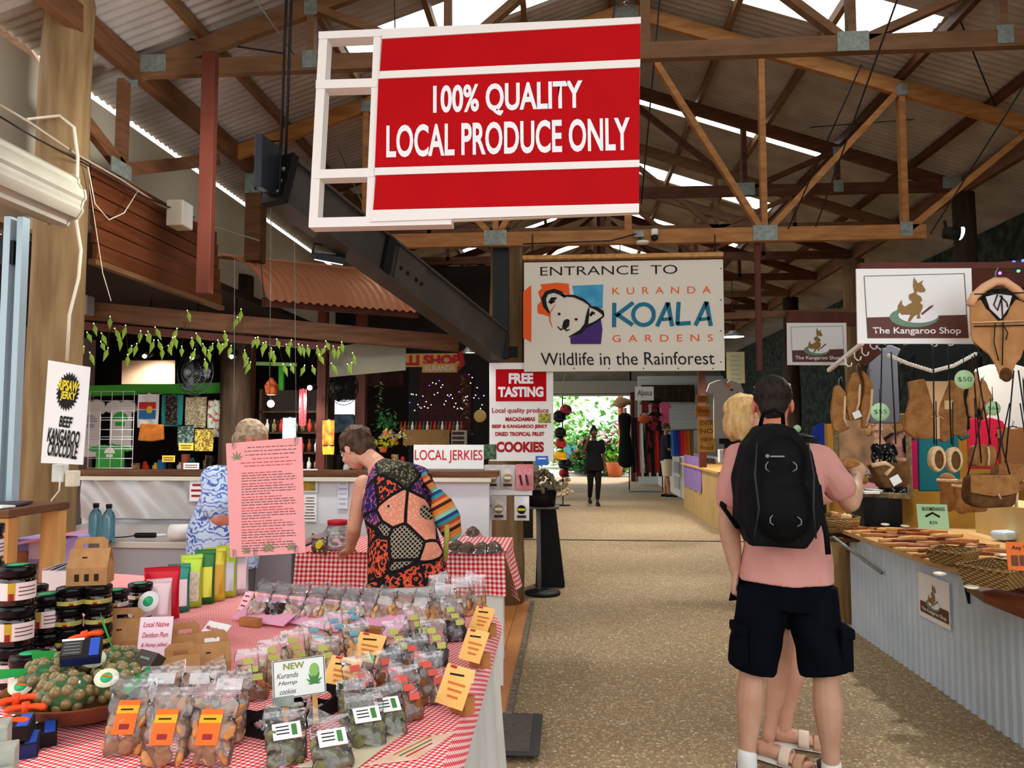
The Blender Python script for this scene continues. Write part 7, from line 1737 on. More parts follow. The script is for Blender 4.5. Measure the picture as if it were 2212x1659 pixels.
# ================================================================ fur goods shop on the right
CX0 = 2.2
BLUE = mat('pale_blue_steel', '#c6d3dc', .4, col2='#bac9d3', scale=3)
g = thing('shop_counter', 'fur goods shop counter faced in pale blue corrugated steel', 'counter', (CX0, 4.9, 0))
n = int(2.9 / .076 * 6); vs = []
for i in range(n + 1):
    y = 1.28 - 2.9 * i / n; o = .012 * (abs(((i / 6) % 1) - .5) * 2 > .45); vs += [(-o, y, 0), (-o, y, .74)]
MB().add(vs, [(2 * i, 2 * i + 2, 2 * i + 3, 2 * i + 1) for i in range(n)]).build('corrugated_front', BLUE, g)
MB().box((.4, -.17, .37), (.74, 2.86, .72)).build('carcass', BEAM, g)
MB().prism([(-.1, 1.36), (-.1, -.2), (.02, -.9), (.1, -1.62), (.95, -1.62), (.95, 1.36)], .035, z0=.745).build('worktop', mat('worktop_wood', '#cda672', .4, col2='#b98d57', scale=4, stretch=(5, .6, 5), det=6), g, bev=.008)
MB().prism([(-.14, -.72), (-.2, -1.0), (-.2, -1.62), (.1, -1.62), (.1, -.72)], .045, z0=.7).build('curved_ledge', mat('red_brown_edge', '#7d3f22', .4, col2='#63301a', scale=5), g, bev=.006)
for y in (-.62, .1): MB().prism([(0, .0), (0, -.11), (-.01, -.11), (-.03, 0)], .008, Matrix(((1, 0, 0, -.012), (0, 0, 1, y - .6), (0, 1, 0, .7), (0, 0, 0, 1)))).build('bracket', BLACK, g)
P = Plane(at(2016, 1295, X=CX0 - .02), (0, -1, 0))
g = thing('kangaroo_poster', 'fur goods shop poster stuck on the corrugated counter front', 'poster', M=P.M, group='fur goods shop signs')
a, b = P.px(1981, 1225), P.px(2051, 1362); w, h = abs(b[0] - a[0]), .27
MB().box((0, 0, -.002), (w, h, .003)).build('sheet', SIGNW, g); roo_art(g, w * 1.05, h * .9, .002, False)
# slab posts and shelf at the far end of the counter
def slab(px, y0, y1, Y, w, m, label):
    a, b = mp(px, y1, Y), mp(px, y0, Y); sqpost((a.x, Y), 0, b.z, w, .08, label, m, 'slab_post')
slab(1806, 1165, 1350, 6.55, .14, mat('pale_slab', '#b99a6a', .7, col2='#9a7a4c', scale=5, stretch=(3, 3, .5)), 'pale weathered slab post under the basket shelf'); slab(1842, 1160, 1350, 6.4, .1, LOG, 'grey brown post at the far end of the shop counter')
g = thing('corner_shelf', 'small timber corner shelf holding the round basket', 'shelf', mp(1815, 1155, 6.2)); MB().box((0, 0, -.015), (.36, .4, .03)).build('shelf_board', BEAM, g, bev=.003)
a = mp(1800, 1160, 6.0); tag(MB().tube([(0, 0, 0), tuple(at(1905, 1238, X=CX0 - .04) - a)], .012, 8).build('strut', GALV, None, T(a)), 'grey metal strut bracing the corner shelf to the counter', 'strut')
def wicker(name, label, c, r, h, m=None):
    g = thing(name, label, 'basket', c); MB().lathe([(.001, 0), (r * .85, 0), (r, h), (r * .95, h), (r * .8, .015), (.001, .015)], 28).build('basket_body', MATS['wicker'], g)
    for k in range(4): MB().tube([((r * (.86 + .035 * k)) * cos(2 * pi * i / 28), (r * (.86 + .035 * k)) * sin(2 * pi * i / 28), h * (.1 + .28 * k)) for i in range(29)], .006, 6).build('woven_band', MATS['wicker'], g)
    return g
wicker('round_basket', 'round wicker basket on the corner shelf', mp(1815, 1146, 6.2) + V((0, 0, .001)), .15, .11)
for k in range(6): tag(MB().ell((0, 0, 0), (.045, .035, .03), nz=.5, seed=k).build('fur_toy', (FURD, FUR, WOOL)[k % 3], None, T(mp(1815, 1146, 6.2) + V((.07 * cos(k), .07 * sin(k), .11)))), 'small fur trinket heaped in the round basket', 'trinket', 'fur trinkets in the round basket')
def traybasket(label, c, w, d, h, rz):
    g = thing('wicker_tray', label, 'basket', c, rz); k = .8; mb = MB()
    q = [(-w / 2, -d / 2), (w / 2, -d / 2), (w / 2, d / 2), (-w / 2, d / 2)]
    vs = [(x * k, y * k, 0) for x, y in q] + [(x, y, h) for x, y in q] + [(x * .95, y * .95, h) for x, y in q] + [(x * k * .95, y * k * .95, .01) for x, y in q]
    fs = [(3, 2, 1, 0)] + [(i, (i + 1) % 4, 4 + (i + 1) % 4, 4 + i) for i in range(4)] + [(4 + i, 4 + (i + 1) % 4, 8 + (i + 1) % 4, 8 + i) for i in range(4)] + [(8 + i, 8 + (i + 1) % 4, 12 + (i + 1) % 4, 12 + i) for i in range(4)] + [(12, 13, 14, 15)]
    mb.add(vs, fs).build('basket_body', MATS['wicker'], g)
    MB().tube([(x, y, h) for x, y in q + q[:1]], .009, 7).build('rim', MATS['wicker'], g)
traybasket('smaller wicker tray on the counter ledge', at(2060, 1215, Z=.79) , .26, .2, .07, .75); traybasket('larger wicker tray at the near end of the counter ledge', at(2160, 1262, Z=.79), .34, .24, .09, .62)
# carved wooden pieces laid out on the worktop
WM = [mat('carved_%d' % k, c, .4, col2=c2, scale=12) for k, (c, c2) in enumerate((('#b9814a', '#a56e38'), ('#8f4a2a', '#74371c'), ('#d1a568', '#bd8d50'), ('#6b3420', '#532413')))]
def boomerang(c, rz, m, L, label, kind):
    pts = [(-L / 2, -.0), (-L * .1, .06), (L * .1, .06), (L / 2, 0), (L / 2 - .04, -.03), (L * .06, .015), (-L * .06, .015), (-L / 2 + .04, -.03)] if kind == 0 else [(-L / 2, -.012), (-L * .1, -.022), (L * .4, -.012), (L / 2, 0), (L * .4, .012), (-L * .1, .022), (-L / 2, .012)]
    o = MB().prism(pts, .02).build('boomerang' if kind == 0 else 'carved_stick', m, None, T(c) @ RZ(rz), bev=.003); tag(o, label, 'boomerang' if kind == 0 else 'carved stick', 'boomerangs on the worktop' if kind == 0 else 'carved sticks on the worktop')
random.seed(9); row = 0
for j in range(5):
    for i in range(9):
        x = 2.2 + .12 * j + random.uniform(-.02, .02); y = 6.1 - .22 * i - .05 * j + random.uniform(-.03, .03)
        if x < 2.2 and y < 4.6: continue
        kind = (i + j) % 2 if j < 3 else 0
        boomerang((x, y, .7815 + .0005), random.uniform(-.3, .3) + (.2 if kind else -.1), WM[(i * 2 + j) % 4], random.uniform(.2, .3), 'carved wooden boomerang lying among the rows on the shop worktop' if kind == 0 else 'carved wooden stick lying among the rows on the shop worktop', kind)
for k, (x, y) in enumerate(((1912, 1133), (1955, 1136), (2030, 1240), (2098, 1268), (2172, 1200))):
    tag(MB().lathe([(.001, 0), (.028, 0), (.028, .003), (.001, .003)], 14, SCL(1.2, .8, 1)).build('price_disc', mat('cream_disc', '#e6e0c4', .5), None, T(at(x, y, Z=.797)) @ RX(.3)), 'pale round price disc on the shop counter, %s' % ('at its far end', 'second from the far end', 'by the smaller wicker tray', 'by the larger wicker tray', 'behind the larger wicker tray')[k], 'price disc')
GRC = mat('mint_card', '#b8e2ae', .6)
P = Plane(mp(2014, 1116, 4.75), (1, -.15, 0), (0, .2, 1)); g = thing('price_sign', 'mint green price sign standing among the boomerangs', 'sign', M=P.M)
quad_board(P, 1984, 1090, 2046, 1142, .003, GRC, g, 'card'); text_px(P, 'BOOMERANGS', 1992, 1096, 2040, 1103, INK, g, bold=.01); text_px(P, '$25', 2008, 1126, 2024, 1133, INK, g); A, B = stroke([P.px(1999, 1116), P.px(2014, 1108), P.px(2030, 1117)], .012); MB().add([(a[0], a[1], .003) for a in A] + [(b[0], b[1], .003) for b in B], [(0, 3, 4, 1), (1, 4, 5, 2)]).build('boomerang_drawing', INK, g)
P = Plane(mp(2196, 1200, 3.75), (1, -.2, 0), (0, .2, 1)); g = thing('price_sign', 'orange price sign at the right picture edge of the counter', 'sign', M=P.M)
quad_board(P, 2178, 1172, 2240, 1232, .003, mat('orange_card2', '#e0702c', .6), g, 'card'); text_px(P, 'Any Two', 2186, 1180, 2232, 1190, INK, g, bold=.01)
for x in (2186, 2204): quad_board(P, x, 1200, x + 12, 1222, .002, BEAM, g, 'picture', z=.002, bev=0)
# raised display with fur goods
g = thing('display_riser', 'cream riser behind the worktop carrying fur boots', 'riser', (3.05, 5.0, .78)); MB().box((.15, -.1, .12), (.32, 2.2, .24)).build('riser_body', mat('cream_ply', '#dcc794', .55, col2='#cfb87f', scale=3), g, bev=.004)
def boot(px, py, Y, s, rz, m, label, name='fur_boot'):
    g = thing(name, label, 'boot', mp(px, py, Y), rz); mb = MB()
    mb.tube([(0, 0, .02 * s), (0, 0, .09 * s), (0, 0, .16 * s)], [.042 * s, .04 * s, .05 * s], 14, rnd=True); mb.tube([(0, 0, .03 * s), (.06 * s, 0, .032 * s), (.12 * s, 0, .025 * s)], [.04 * s, .04 * s, .028 * s], 14, rnd=True)
    fuse(mb, 'boot_body', m, g, .007, 3); MB().tube([(.05 * s * cos(2 * pi * k / 14), .05 * s * sin(2 * pi * k / 14), .165 * s) for k in range(15)], .009 * s, 8).build('sheepskin_cuff', WOOL, g)
boot(2048, 1098, 5.2, 1.1, -.3, FUR, 'fur boot standing on the riser, the taller left one'); boot(2078, 1104, 5.0, .95, -.3, FUR, 'fur boot on the riser beside the taller one')
for k in range(7):
    g = thing('fur_slipper', 'fur slipper lying on the riser, %s from its far end' % ORD[k], 'slipper', (3.12 + .05 * (k % 2), 4.95 - .17 * k, 1.021), 2.6 + .2 * k)
    fuse(MB().tube([(-.08, 0, .02), (0, 0, .025), (.09, 0, .03)], [(.035, .02), (.045, .025), (.04, .03)], 12, rnd=True, up=(0, 1, 0)), 'slipper_body', FUR if k % 2 else WOOL, g, .008, 3); MB().tube([(-.02, .03, .045), (.0, 0, .06), (-.02, -.03, .045)], .01, 6).build('fur_trim', WOOL, g)
# ochre back wall with t-shirts
struct(MB().box((3.9, 7.0, .8), (3.2, .08, 1.6)), 'wall_shop_back', mat('ochre_board', '#b8832f', .5, col2='#a8742a', scale=3)); struct(MB().box((2.6, 6.95, 1.09), (.7, .02, .02)), 'trim_8', PINE)
tee('grey t-shirt hanging behind the smaller fur pelts', 1860, 748, 1955, 912, 6.4, mat('grey_tee', '#5b5d66', .9)); tee('black t-shirt hanging above the fur vest', 1945, 735, 2118, 925, 6.2, mat('black_tee', '#101818', .9))
tee('magenta t-shirt hanging left of the teal one', 1925, 905, 2000, 1052, 6.7, mat('magenta_tee', '#c4185c', .85)); tee('teal t-shirt hanging under the fur slippers', 1962, 918, 2092, 1058, 6.5, mat('teal_tee', '#14606a', .85)); tee('crimson t-shirt hanging right of the fur vest', 2075, 905, 2170, 1010, 6.6, mat('crimson_tee', '#c01838', .85)); tee('white t-shirt at the right edge behind the suede garment', 2105, 790, 2230, 930, 6.7, TEEW)
tee('brown and red t-shirt at the right edge above the fur bags', 2150, 925, 2230, 1020, 6.6, mat('brown_tee', '#8a5a34', .85)); tee('royal blue t-shirt behind the man with the backpack', 1755, 915, 1832, 1060, 7.4, mat('royal_tee', '#203a9a', .85))
# fur garments on hooks
def furshape(name, label, cat, pts, Y, m, t=.02, extra=None, vox=.008, group=None):
    x0 = sum(p[0] for p in pts) / len(pts); y0 = sum(p[1] for p in pts) / len(pts); P = Plane(mp(x0, y0, Y)); g = thing(name, label, cat, M=P.M, group=group)
    fuse(MB().prism([P.px(*p) for p in pts], t, z0=-t / 2), name.split('_')[-1] + '_body', m, g, vox, 4, deform=wrinkle(14, .008))
    if extra: extra(g, P)
    return g
def tubes(g, P, lst, r, m, name, z=.02):
    for pts in lst: MB().tube([P.px(*p) + (z,) for p in pts], r, 6).build(name, m, g)
def vx(g, P):
    MB().prism([P.px(*q) for q in ((1996, 824), (2046, 824), (2028, 870), (2021, 900), (2012, 880))], .004, z0=.018).build('suede_lining', mat('pale_suede', '#d9ae85', .9), g)
    MB().prism([P.px(*q) for q in ((2015, 900), (2025, 900), (2026, 948), (2016, 948))], .004, z0=.02).build('front_band', MATS['pale_suede'], g)
    tubes(g, P, [[(2008, 902), (2020, 896), (2034, 905)]], .004, MATS['pale_suede'], 'tie'); MB().box(P.px(2045, 875) + (.022,), (.045, .05, .003)).build('tag', WOOL, g)
furshape('fur_vest', 'brown fur vest with pale suede lining hanging open', 'vest', ((1962, 824), (1996, 818), (2012, 850), (2022, 880), (2032, 850), (2048, 820), (2084, 828), (2078, 860), (2086, 900), (2088, 945), (2060, 940), (2040, 955), (2020, 945), (1998, 950), (1972, 945), (1952, 930), (1956, 895), (1964, 860)), 4.4, FUR, .035, vx)
for k, (pts, lb) in enumerate(((((1800, 835), (1812, 832), (1826, 850), (1824, 905), (1834, 925), (1815, 935), (1797, 930), (1796, 880)), 'leftmost of three'), (((1838, 808), (1850, 803), (1858, 825), (1856, 870), (1850, 905), (1832, 910), (1826, 880), (1830, 840)), 'middle of three, with white tag'), (((1862, 800), (1874, 812), (1884, 835), (1882, 880), (1874, 925), (1860, 928), (1858, 880), (1868, 845)), 'rightmost of three'))):
    def ex(g, P, pts=pts, k=k):
        a = pts[1]; MB().tube([P.px(a[0], a[1]) + (0,), P.px(a[0], a[1] - 12) + (0,), P.px(a[0] + 5, a[1] - 18) + (0,), P.px(a[0] + 8, a[1] - 10) + (0,)], .003, 6).build('hook', GALV, g)
        tubes(g, P, [[(pts[2][0] - 3, pts[2][1] + 6), (pts[3][0] - 3, pts[3][1]), (pts[4][0] - 6, pts[4][1] - 4)]], .007, WOOL, 'sheepskin_edge')
        if k == 1: MB().box(P.px(1847, 896) + (.03,), (.045, .04, .002), RZ(.4)).build('tag', SIGNW, g)
    furshape('fur_glove', 'tan fur piece hanging from a hook, ' + lb, 'fur piece', pts, 4.6, FUR, .04, ex)
for k, (pts, lb) in enumerate(((((2098, 808), (2110, 800), (2116, 830), (2114, 880), (2104, 905), (2092, 900), (2090, 870)), 'left one'), (((2118, 812), (2130, 830), (2144, 860), (2140, 890), (2124, 908), (2116, 880)), 'right one'))):
    furshape('fur_pelt', 'pale tan fur pelt behind the round price tag, ' + lb, 'fur piece', pts, 4.8, SUEDE, .03)
def suede(g, P):
    tubes(g, P, [[(2095, 660), (2105, 640), (2125, 622), (2150, 608), (2170, 608), (2195, 625), (2215, 645)]], .022, mat('hanger_wood', '#d9a57d', .4), 'wooden_hanger', .0); tubes(g, P, [[(2152, 608), (2150, 590), (2156, 578)]], .003, GALV, 'hanger_hook', 0)
    MB().prism([P.px(*q) for q in ((2126, 642), (2150, 636), (2182, 640), (2175, 665), (2158, 690), (2135, 668))], .004, z0=.012).build('pale_lining', mat('lilac_lining', '#d8cfd0', .8), g)
    tubes(g, P, [[(2150, 638), (2142, 660), (2150, 672), (2160, 640)], [(2158, 640), (2162, 700), (2160, 790)], [(2155, 640), (2170, 655), (2172, 665)], [(2145, 700), (2142, 740), (2152, 780)], [(2100, 637), (2212, 634)], [(2100, 706), (2212, 704)], [(2160, 700), (2172, 720), (2168, 735)]], .003, WIRE, 'lace')
    tubes(g, P, [[(2096, 698), (2212, 694)]], .004, MATS['pale_suede'], 'white_cord'); MB().ell(P.px(2171, 810) + (.01,), (.03, .035, .012), 12, 8).build('fur_tip', FURD, g)
furshape('suede_garment', 'tan suede garment with black laces on a wooden hanger', 'garment', ((2094, 660), (2118, 645), (2130, 668), (2158, 696), (2180, 668), (2192, 645), (2225, 660), (2225, 740), (2212, 755), (2196, 785), (2182, 820), (2160, 820), (2150, 795), (2132, 765), (2098, 735), (2094, 700)), 3.8, SUEDE, .014, suede, .007)
for k, (px, py) in enumerate(((2024, 992), (2060, 994))):
    def ex(g, P, px=px, py=py):
        MB().ell((0, .0, .022), (.024, .05, .012), 12, 8).build('suede_sole', FURD, g); MB().tube([(0, .07, 0), (.005, .3, 0)], .003, 5).build('hanging_cord', WIRE, g)
    furshape('fur_slipper', 'hanging fur slipper seen sole on, %s of the pair' % ('left', 'right')[k], 'slipper', [(px + 17 * cos(a * .524) * (1 + .08 * sin(a)), py + 29 * sin(a * .524)) for a in range(12)], 4.1, WOOL, .05, ex)
def bagx(c0):
    def ex(g, P):
        x, y, w, h = c0
        MB().grid(lambda u, v: (lambda q: (q[0], q[1], .055 + .02 * sin(pi * u)))(P.px(x - w / 2 + w * u, y - h * .48 + h * (.5 + .1 * sin(pi * u)) * v)), 14, 6, flip=True, thick=.012).build('flap', FUR, g)
        tubes(g, P, [[(x, y + h * .05), (x + 6, y + h * .2)]], .004, WOOL, 'toggle', .085); tubes(g, P, [[(x - w * .45, y - h * .45), (x - w * .3, y - h * 1.2), (x - w * .1, y - h * 2.6)], [(x + w * .45, y - h * .45), (x + w * .3, y - h * 1.2), (x + w * .15, y - h * 2.6)]], .004, WIRE, 'strap', .0); tubes(g, P, [[(x + w * .5, y - h * .4), (x + w * .5, y), (x + w * .48, y + h * .45)]], .008, WOOL, 'stitched_edge', .04)
    return ex
def rrect(x, y, w, h): return [(x + w / 2 * (abs(cos(a)) ** .5) * (1 if cos(a) > 0 else -1), y + h / 2 * (abs(sin(a)) ** .5) * (1 if sin(a) > 0 else -1)) for a in [2 * pi * k / 24 for k in range(24)]]
furshape('fur_bag', 'brown fur handbag with flap hanging above the riser', 'bag', rrect(2136, 1060, 102, 74), 4.0, FURD, .1, bagx((2136, 1060, 102, 74))); furshape('fur_bag', 'tan fur bag at the right edge behind the larger fur handbag', 'bag', rrect(2190, 1032, 90, 62), 4.4, FUR, .09, bagx((2190, 1032, 90, 62)))
furshape('fur_bag', 'small laced fur pouch hanging right of the slippers', 'bag', rrect(2122, 985, 52, 48), 4.3, FUR, .07, lambda g, P: (tubes(g, P, [[(2124, 965), (2126, 985), (2124, 1005)]], .006, WOOL, 'lacing', .05), tubes(g, P, [[(2110, 965), (2105, 860)], [(2136, 965), (2140, 860)]], .003, WIRE, 'strap', 0)))
furshape('fur_hat', 'dark fur cap with pale brim held near the mirror, white tag', 'hat', ((1874, 1005), (1900, 998), (1935, 1000), (1958, 995), (1962, 1030), (1955, 1050), (1925, 1055), (1900, 1054), (1890, 1030)), 4.15, FURD, .09, lambda g, P: (MB().box(P.px(1926, 1036) + (.05,), (.05, .045, .002), RZ(.5)).build('tag', SIGNW, g), tubes(g, P, [[(1876, 1005), (1905, 1000), (1920, 1008), (1905, 1025)]], .012, WOOL, 'brim', .045)))
furshape('fur_toy', 'tan fur piece held in the right hand of the man with the backpack', 'fur piece', ((1815, 1000), (1828, 990), (1848, 992), (1858, 1002), (1840, 1010), (1822, 1012)), 3.72, FUR, .06)
# round price tags
def rtag(px, py, r, s_, Y, label):
    P = Plane(mp(px, py, Y)); g = thing('price_tag', label, 'price tag', M=P.M); R_ = sz(r, Y); MB().lathe([(.001, 0), (R_, 0), (R_, .003), (.001, .003)], 24).build('disc', GRC, g)
    if s_: text(s_, 0, 0, R_ * 1.4, R_ * .55, mat('green_ink', '#4a5a50', .6), g, z=.0045)
    MB().tube([(0, R_, 0), (0, R_ + .08, 0)], .002, 5).build('thread', WIRE, g)
rtag(1901, 890, 19, '$55', 4.3, 'round mint price tag reading $55'); rtag(2083, 820, 20, '$50', 4.2, 'round mint price tag reading $50 on the fur vest'); rtag(2145, 882, 15, '$65', 4.5, 'round mint price tag beside the pale fur pelts'); rtag(1722, 926, 8, '', 7.2, 'small mint price disc far behind the man with the backpack')
# bead rope, straps, hook rail
pts = [mp(1920, 768, 4.6), mp(1960, 785, 4.6), mp(2015, 802, 4.6), mp(2060, 790, 4.6), mp(2112, 762, 4.6)]; g = thing('bead_rope', 'white shell bead rope swagged above the fur vest', 'beads', pts[0])
mb = MB(); tot = []
for i in range(4):
    for k in range(9): tot.append(lerp(pts[i], pts[i + 1], k / 9) if 'lerp' in globals() else pts[i] + (pts[i + 1] - pts[i]) * (k / 9))
MB().tube([p - pts[0] for p in pts], .003, 5).build('cord', WIRE, g)
bm_ = MB().ell((0, 0, 0), .012, 8, 6).mesh('bead'); bm_.materials.append(WHITE)
for p in tot: o = bpy.data.objects.new('bead', bm_); COL.objects.link(o); o.parent = g; o.location = p - pts[0]
rail_thing('hook_rail', mp(1790, 800, 4.7), mp(1862, 742, 4.2), .02, .02, 'pale slanting rail with hooks left of the larger kangaroo sign', m=WHITE); rail_thing('red_block', mp(1858, 745, 4.75), mp(1885, 775, 4.75), .09, .1, 'small red board with hooks beside the grey t-shirt', 'board')
for k, (x, y) in enumerate(((1826, 785), (1846, 772), (1862, 762), (1880, 748), (2010, 742), (2045, 740), (2080, 736))):
    c = mp(x, y, 4.35); tag(MB().tube([(0, 0, .03), (0, 0, 0), (.012, -.01, -.018), (.028, -.01, -.014), (.032, -.01, .004)], .004, 6).build('wall_hook', mat('white_hook', '#dcdcdc', .3), None, T(c)), 'white hook under the fur goods shop rails, %s from the left' % ORD[k], 'hook')
for k, (x0, y0, x1, y1) in enumerate(((2016, 745, 2018, 960), (2048, 745, 2055, 960), (1905, 750, 1900, 1000), (1925, 760, 1935, 960), (2105, 765, 2140, 960), (2100, 770, 2120, 1000), (2190, 800, 2172, 1000), (2200, 800, 2225, 980))):
    wire(mp(x0, y0, 4.25), mp(x1, y1, 4.25), .004, 'black leather cord hanging among the fur goods, %s from the left' % ORD[k], 'leather_thong')
# framed mirror with the seller behind
g = thing('mirror_frame', 'carved wooden mirror frame standing on the dark cabinet', 'frame', mp(1886, 1072, 6.5), -.47); w, h = sz(138, 6.5), sz(165, 6.5)
for c_, d_ in (((-w / 2, 0, h / 2), (.04, .04, h)), ((w / 2, 0, h / 2), (.04, .04, h)), ((0, 0, 0.01), (w, .04, .045)), ((0, 0, h), (w, .04, .045))): MB().box(c_, d_).build('frame_bar', mat('carved_frame', '#8d7a58', .6, col2='#6a583c', scale=30), g, bev=.005)
MB().box((0, .012, h / 2), (w, .006, h)).build('mirror_glass', mat('mirror_glass', '#dfe3e3', .02, metal=1), g)
g = boxthing('dark_cabinet', 'black cabinet under the mirror frame', 'cabinet', (mp(1890, 1100, 6.6).x, 6.6, 0), (.3, .34, mp(1886, 1072, 6.5).z - .005), BLACK)
sp_ = {'arms': (((-.17, 0, 1.4), (-.22, .12, 1.18), (-.05, .3, 1.22)), ((.17, 0, 1.4), (.24, .08, 1.15), (.1, .3, 1.12))), 'legs': (((-.08, 0, .9), (-.08, .03, .5), (-.08, 0, .09)), ((.08, 0, .9), (.08, .0, .5), (.08, .0, .09)))}
# mannequin bits and table goods near the mirror
tag(MB().lathe([(.001, 0), (.05, 0), (.06, .04), (.035, .12), (.05, .16), (.04, .22), (.001, .24)], 16).build('bust_stand', mat('cream_bust', '#d8cfa8', .5), None, T(mp(1846, 985, 6.75))), 'small cream display bust inside the mirror frame', 'display bust')
tag(MB().box((0, 0, .01), (.12, .08, .02)).build('white_box', SIGNW, None, T(mp(1880, 1066, 6.42))), 'flat pale packet at the foot of the mirror frame', 'packet')
boxthing('gift_bag', 'pale blue plastic bag lying on the right end of the worktop', 'bag', at(2180, 1165, Z=.79), (.22, .12, .06), mat('pale_blue_bag', '#c3d7e6', .3), .4, .02)
# ================================================================ down the aisle
# pebble bowl stand and cap rack by the central post
o = at(1172, 1283, Z=0)
g = thing('tray_stand', 'grey pole stand with round black base beside the central log post', 'stand', o)
MB().lathe([(.001, 0), (.17, 0), (.17, .02), (.12, .035), (.001, .04)], 28).build('base', BLACK, g); MB().tube([(-.03, 0, .03), (-.04, 0, .8)], .02, 12).build('pole', mat('grey_pole', '#777778', .4), g); MB().box((-.01, 0, .815), (.34, .2, .02)).build('tray', mat('grey_tray', '#6d6b68', .5), g)
g = thing('black_drape', 'black draped pyramid stand behind the grey pole', 'stand', o + V((.05, .3, 0)))
MB().prism([(-.13, 0), (.16, 0), (.06, .86), (-.1, .86)], .22, XZ(0)).build('drape', BLACK, g, bev=.01)
g = thing('pebble_pot', 'black pot heaped with pale pebbles on the tray stand', 'pot', o + V((-.0, 0, .825))); MB().lathe([(.001, 0), (.12, 0), (.14, .16), (.13, .16), (.001, .14)], 24).build('pot_body', BLACK, g)
random.seed(4); mb = MB()
for k in range(150): a, r = random.uniform(0, 6.3), .17 * sqrt(random.random()); mb.ell((r * cos(a), r * sin(a), .16 + .17 * (1 - (r / .17) ** 2) + random.uniform(-.02, .01)), random.uniform(.014, .022), 6, 5)
mb.build('pebbles', mat('pebble_grey', '#9c8f78', .7, col2='#776a54', scale=40), g)['kind'] = 'stuff'
g = thing('cap_rack', 'tall wire rack of caps right of the tasting sign', 'rack', at(1216, 1092, Z=0)); MB().tube([(0, 0, 0), (0, 0, 2.3)], .012, 8).build('pole', BLACK, g); MB().lathe([(.001, 0), (.16, 0), (.16, .015), (.001, .02)], 20).build('base', BLACK, g)
rk = g.location
def cap(px, py, m, label, s=1, m2=None):
    c = mp(px, py, rk.y - .06); g = thing('cap', label, 'cap', c, .3); mb = MB().ell((0, 0, 0), (.12 * s, .12 * s, .11 * s)); fuse(mb, 'crown', m, g, .012, 2); MB().tube([(0, -.06 * s, -.03), (.01, -.2 * s, -.06)], [(.1 * s, .012), (.07 * s, .01)], 12, rnd=True, up=(1, 0, 0)).build('visor', m2 or m, g)
UKF = mat('flag_print', '#b5282e', .7, col2='#26306a', scale=12, lo=.48, hi=.54)
for q in ((1208, 900, BLACK, 'black cap at the top of the cap rack', 1.2, None), (1222, 886, UKF, 'flag printed cap at the top of the cap rack', 1.1, None), (1210, 935, BLACK, 'black cap above the red cap on the rack', 1.1, None), (1211, 958, mat('red_cap', '#a8222c', .7), 'red cap above the yellow cap on the rack', 1.0, None), (1210, 985, mat('yellow_cap', '#d8a51e', .7), 'yellow cap in the middle of the rack', 1.15, None), (1220, 1002, BLACK, 'black cap just under the yellow one', 1.2, None), (1218, 1022, mat('red_cap', 0), 'dark red cap near the bottom of the rack', .9, BLACK)): cap(*q)
g = thing('shell_bunch', 'bunch of speckled shells hanging at the foot of the cap rack', 'shells', mp(1212, 1052, rk.y - .1)); random.seed(8); sm_ = mat('speckled_shell', '#d8c3a3', .4, col2='#5d3a28', scale=60, lo=.5, hi=.58)
sme = MB().ell((0, 0, 0), (.05, .04, .035)).mesh('shell'); sme.materials.append(sm_)
for k in range(26): ob = bpy.data.objects.new('shell', sme); COL.objects.link(ob); ob.parent = g; ob.location = (random.gauss(0, .1), random.gauss(0, .06), random.gauss(0, .12)); ob.rotation_euler = (k, k * 1.3, 0)
wire(mp(1212, 840, rk.y), mp(1222, 805, rk.y), .008, 'yellow cord above the cap rack', 'cord', m=mat('yellow_cord', '#c9b25a', .6))
# right hand counters
WC = mat('white_counter', '#c8c4ba', .5, col2='#b5b0a4', scale=3)
def counterbox(name, label, Y0, Y1, X, d, h, m, top=None):
    g = thing(name, label, 'counter', (X, (Y0 + Y1) / 2, 0)); L = Y1 - Y0; MB().box((d / 2, 0, h / 2 - .02), (d, L, h - .04)).build('counter_body', m, g, bev=.005); MB().box((d / 2 - .02, 0, h - .02), (d + .06, L + .04, .04)).build('counter_top', top or WHITE, g, bev=.004); return g
ya, yb = at(1497, 1096, Z=0), at(1440, 1046, Z=0)
g = counterbox('far_counter', 'white counter where the man in navy stands', ya.y, yb.y + 1.2, ya.x + .1, .6, 1.0, WC)
for k in range(2): MB().box((-.006, -1.2 + .0 * k, .68 - .36 * k), (.012, .9, .28)).build('door_panel', mat('grey_panel', '#8f8d88', .4), g)
yc = at(1560, 1150, Z=0)
g = counterbox('pine_counter', 'pale timber counter draped with a purple cloth', yc.y, ya.y - .1, yc.x, .7, .92, mat('pine_front', '#b3935c', .6, col2='#9a7a48', scale=4, stretch=(1, 4, .5)), PINE)
Pp = Plane((yc.x - .02, ya.y - 1.3, .78), (0, -1, 0)); g = thing('purple_cloth', 'purple crinkled cloth hanging over the end of the pale counter', 'cloth', M=Pp.M); MB().grid(lambda u, v: (1.9 * (u - .5), .62 * (v - .5), .012 * sin(22 * u + 3 * v) - .0), 30, 6, thick=.004).build('cloth', mat('purple_weave', '#6a4f8a', .8, col2='#8a72a5', scale=30, stretch=(1, 1, .1)), g)
sqpost((2.36, 13.6), .92, 2.8, .12, .12, 'red timber post between the far counters', REDWOOD, 'timber_post')
SB = mat('signboard_wood', '#b07f3c', .6, col2='#946628', scale=5)
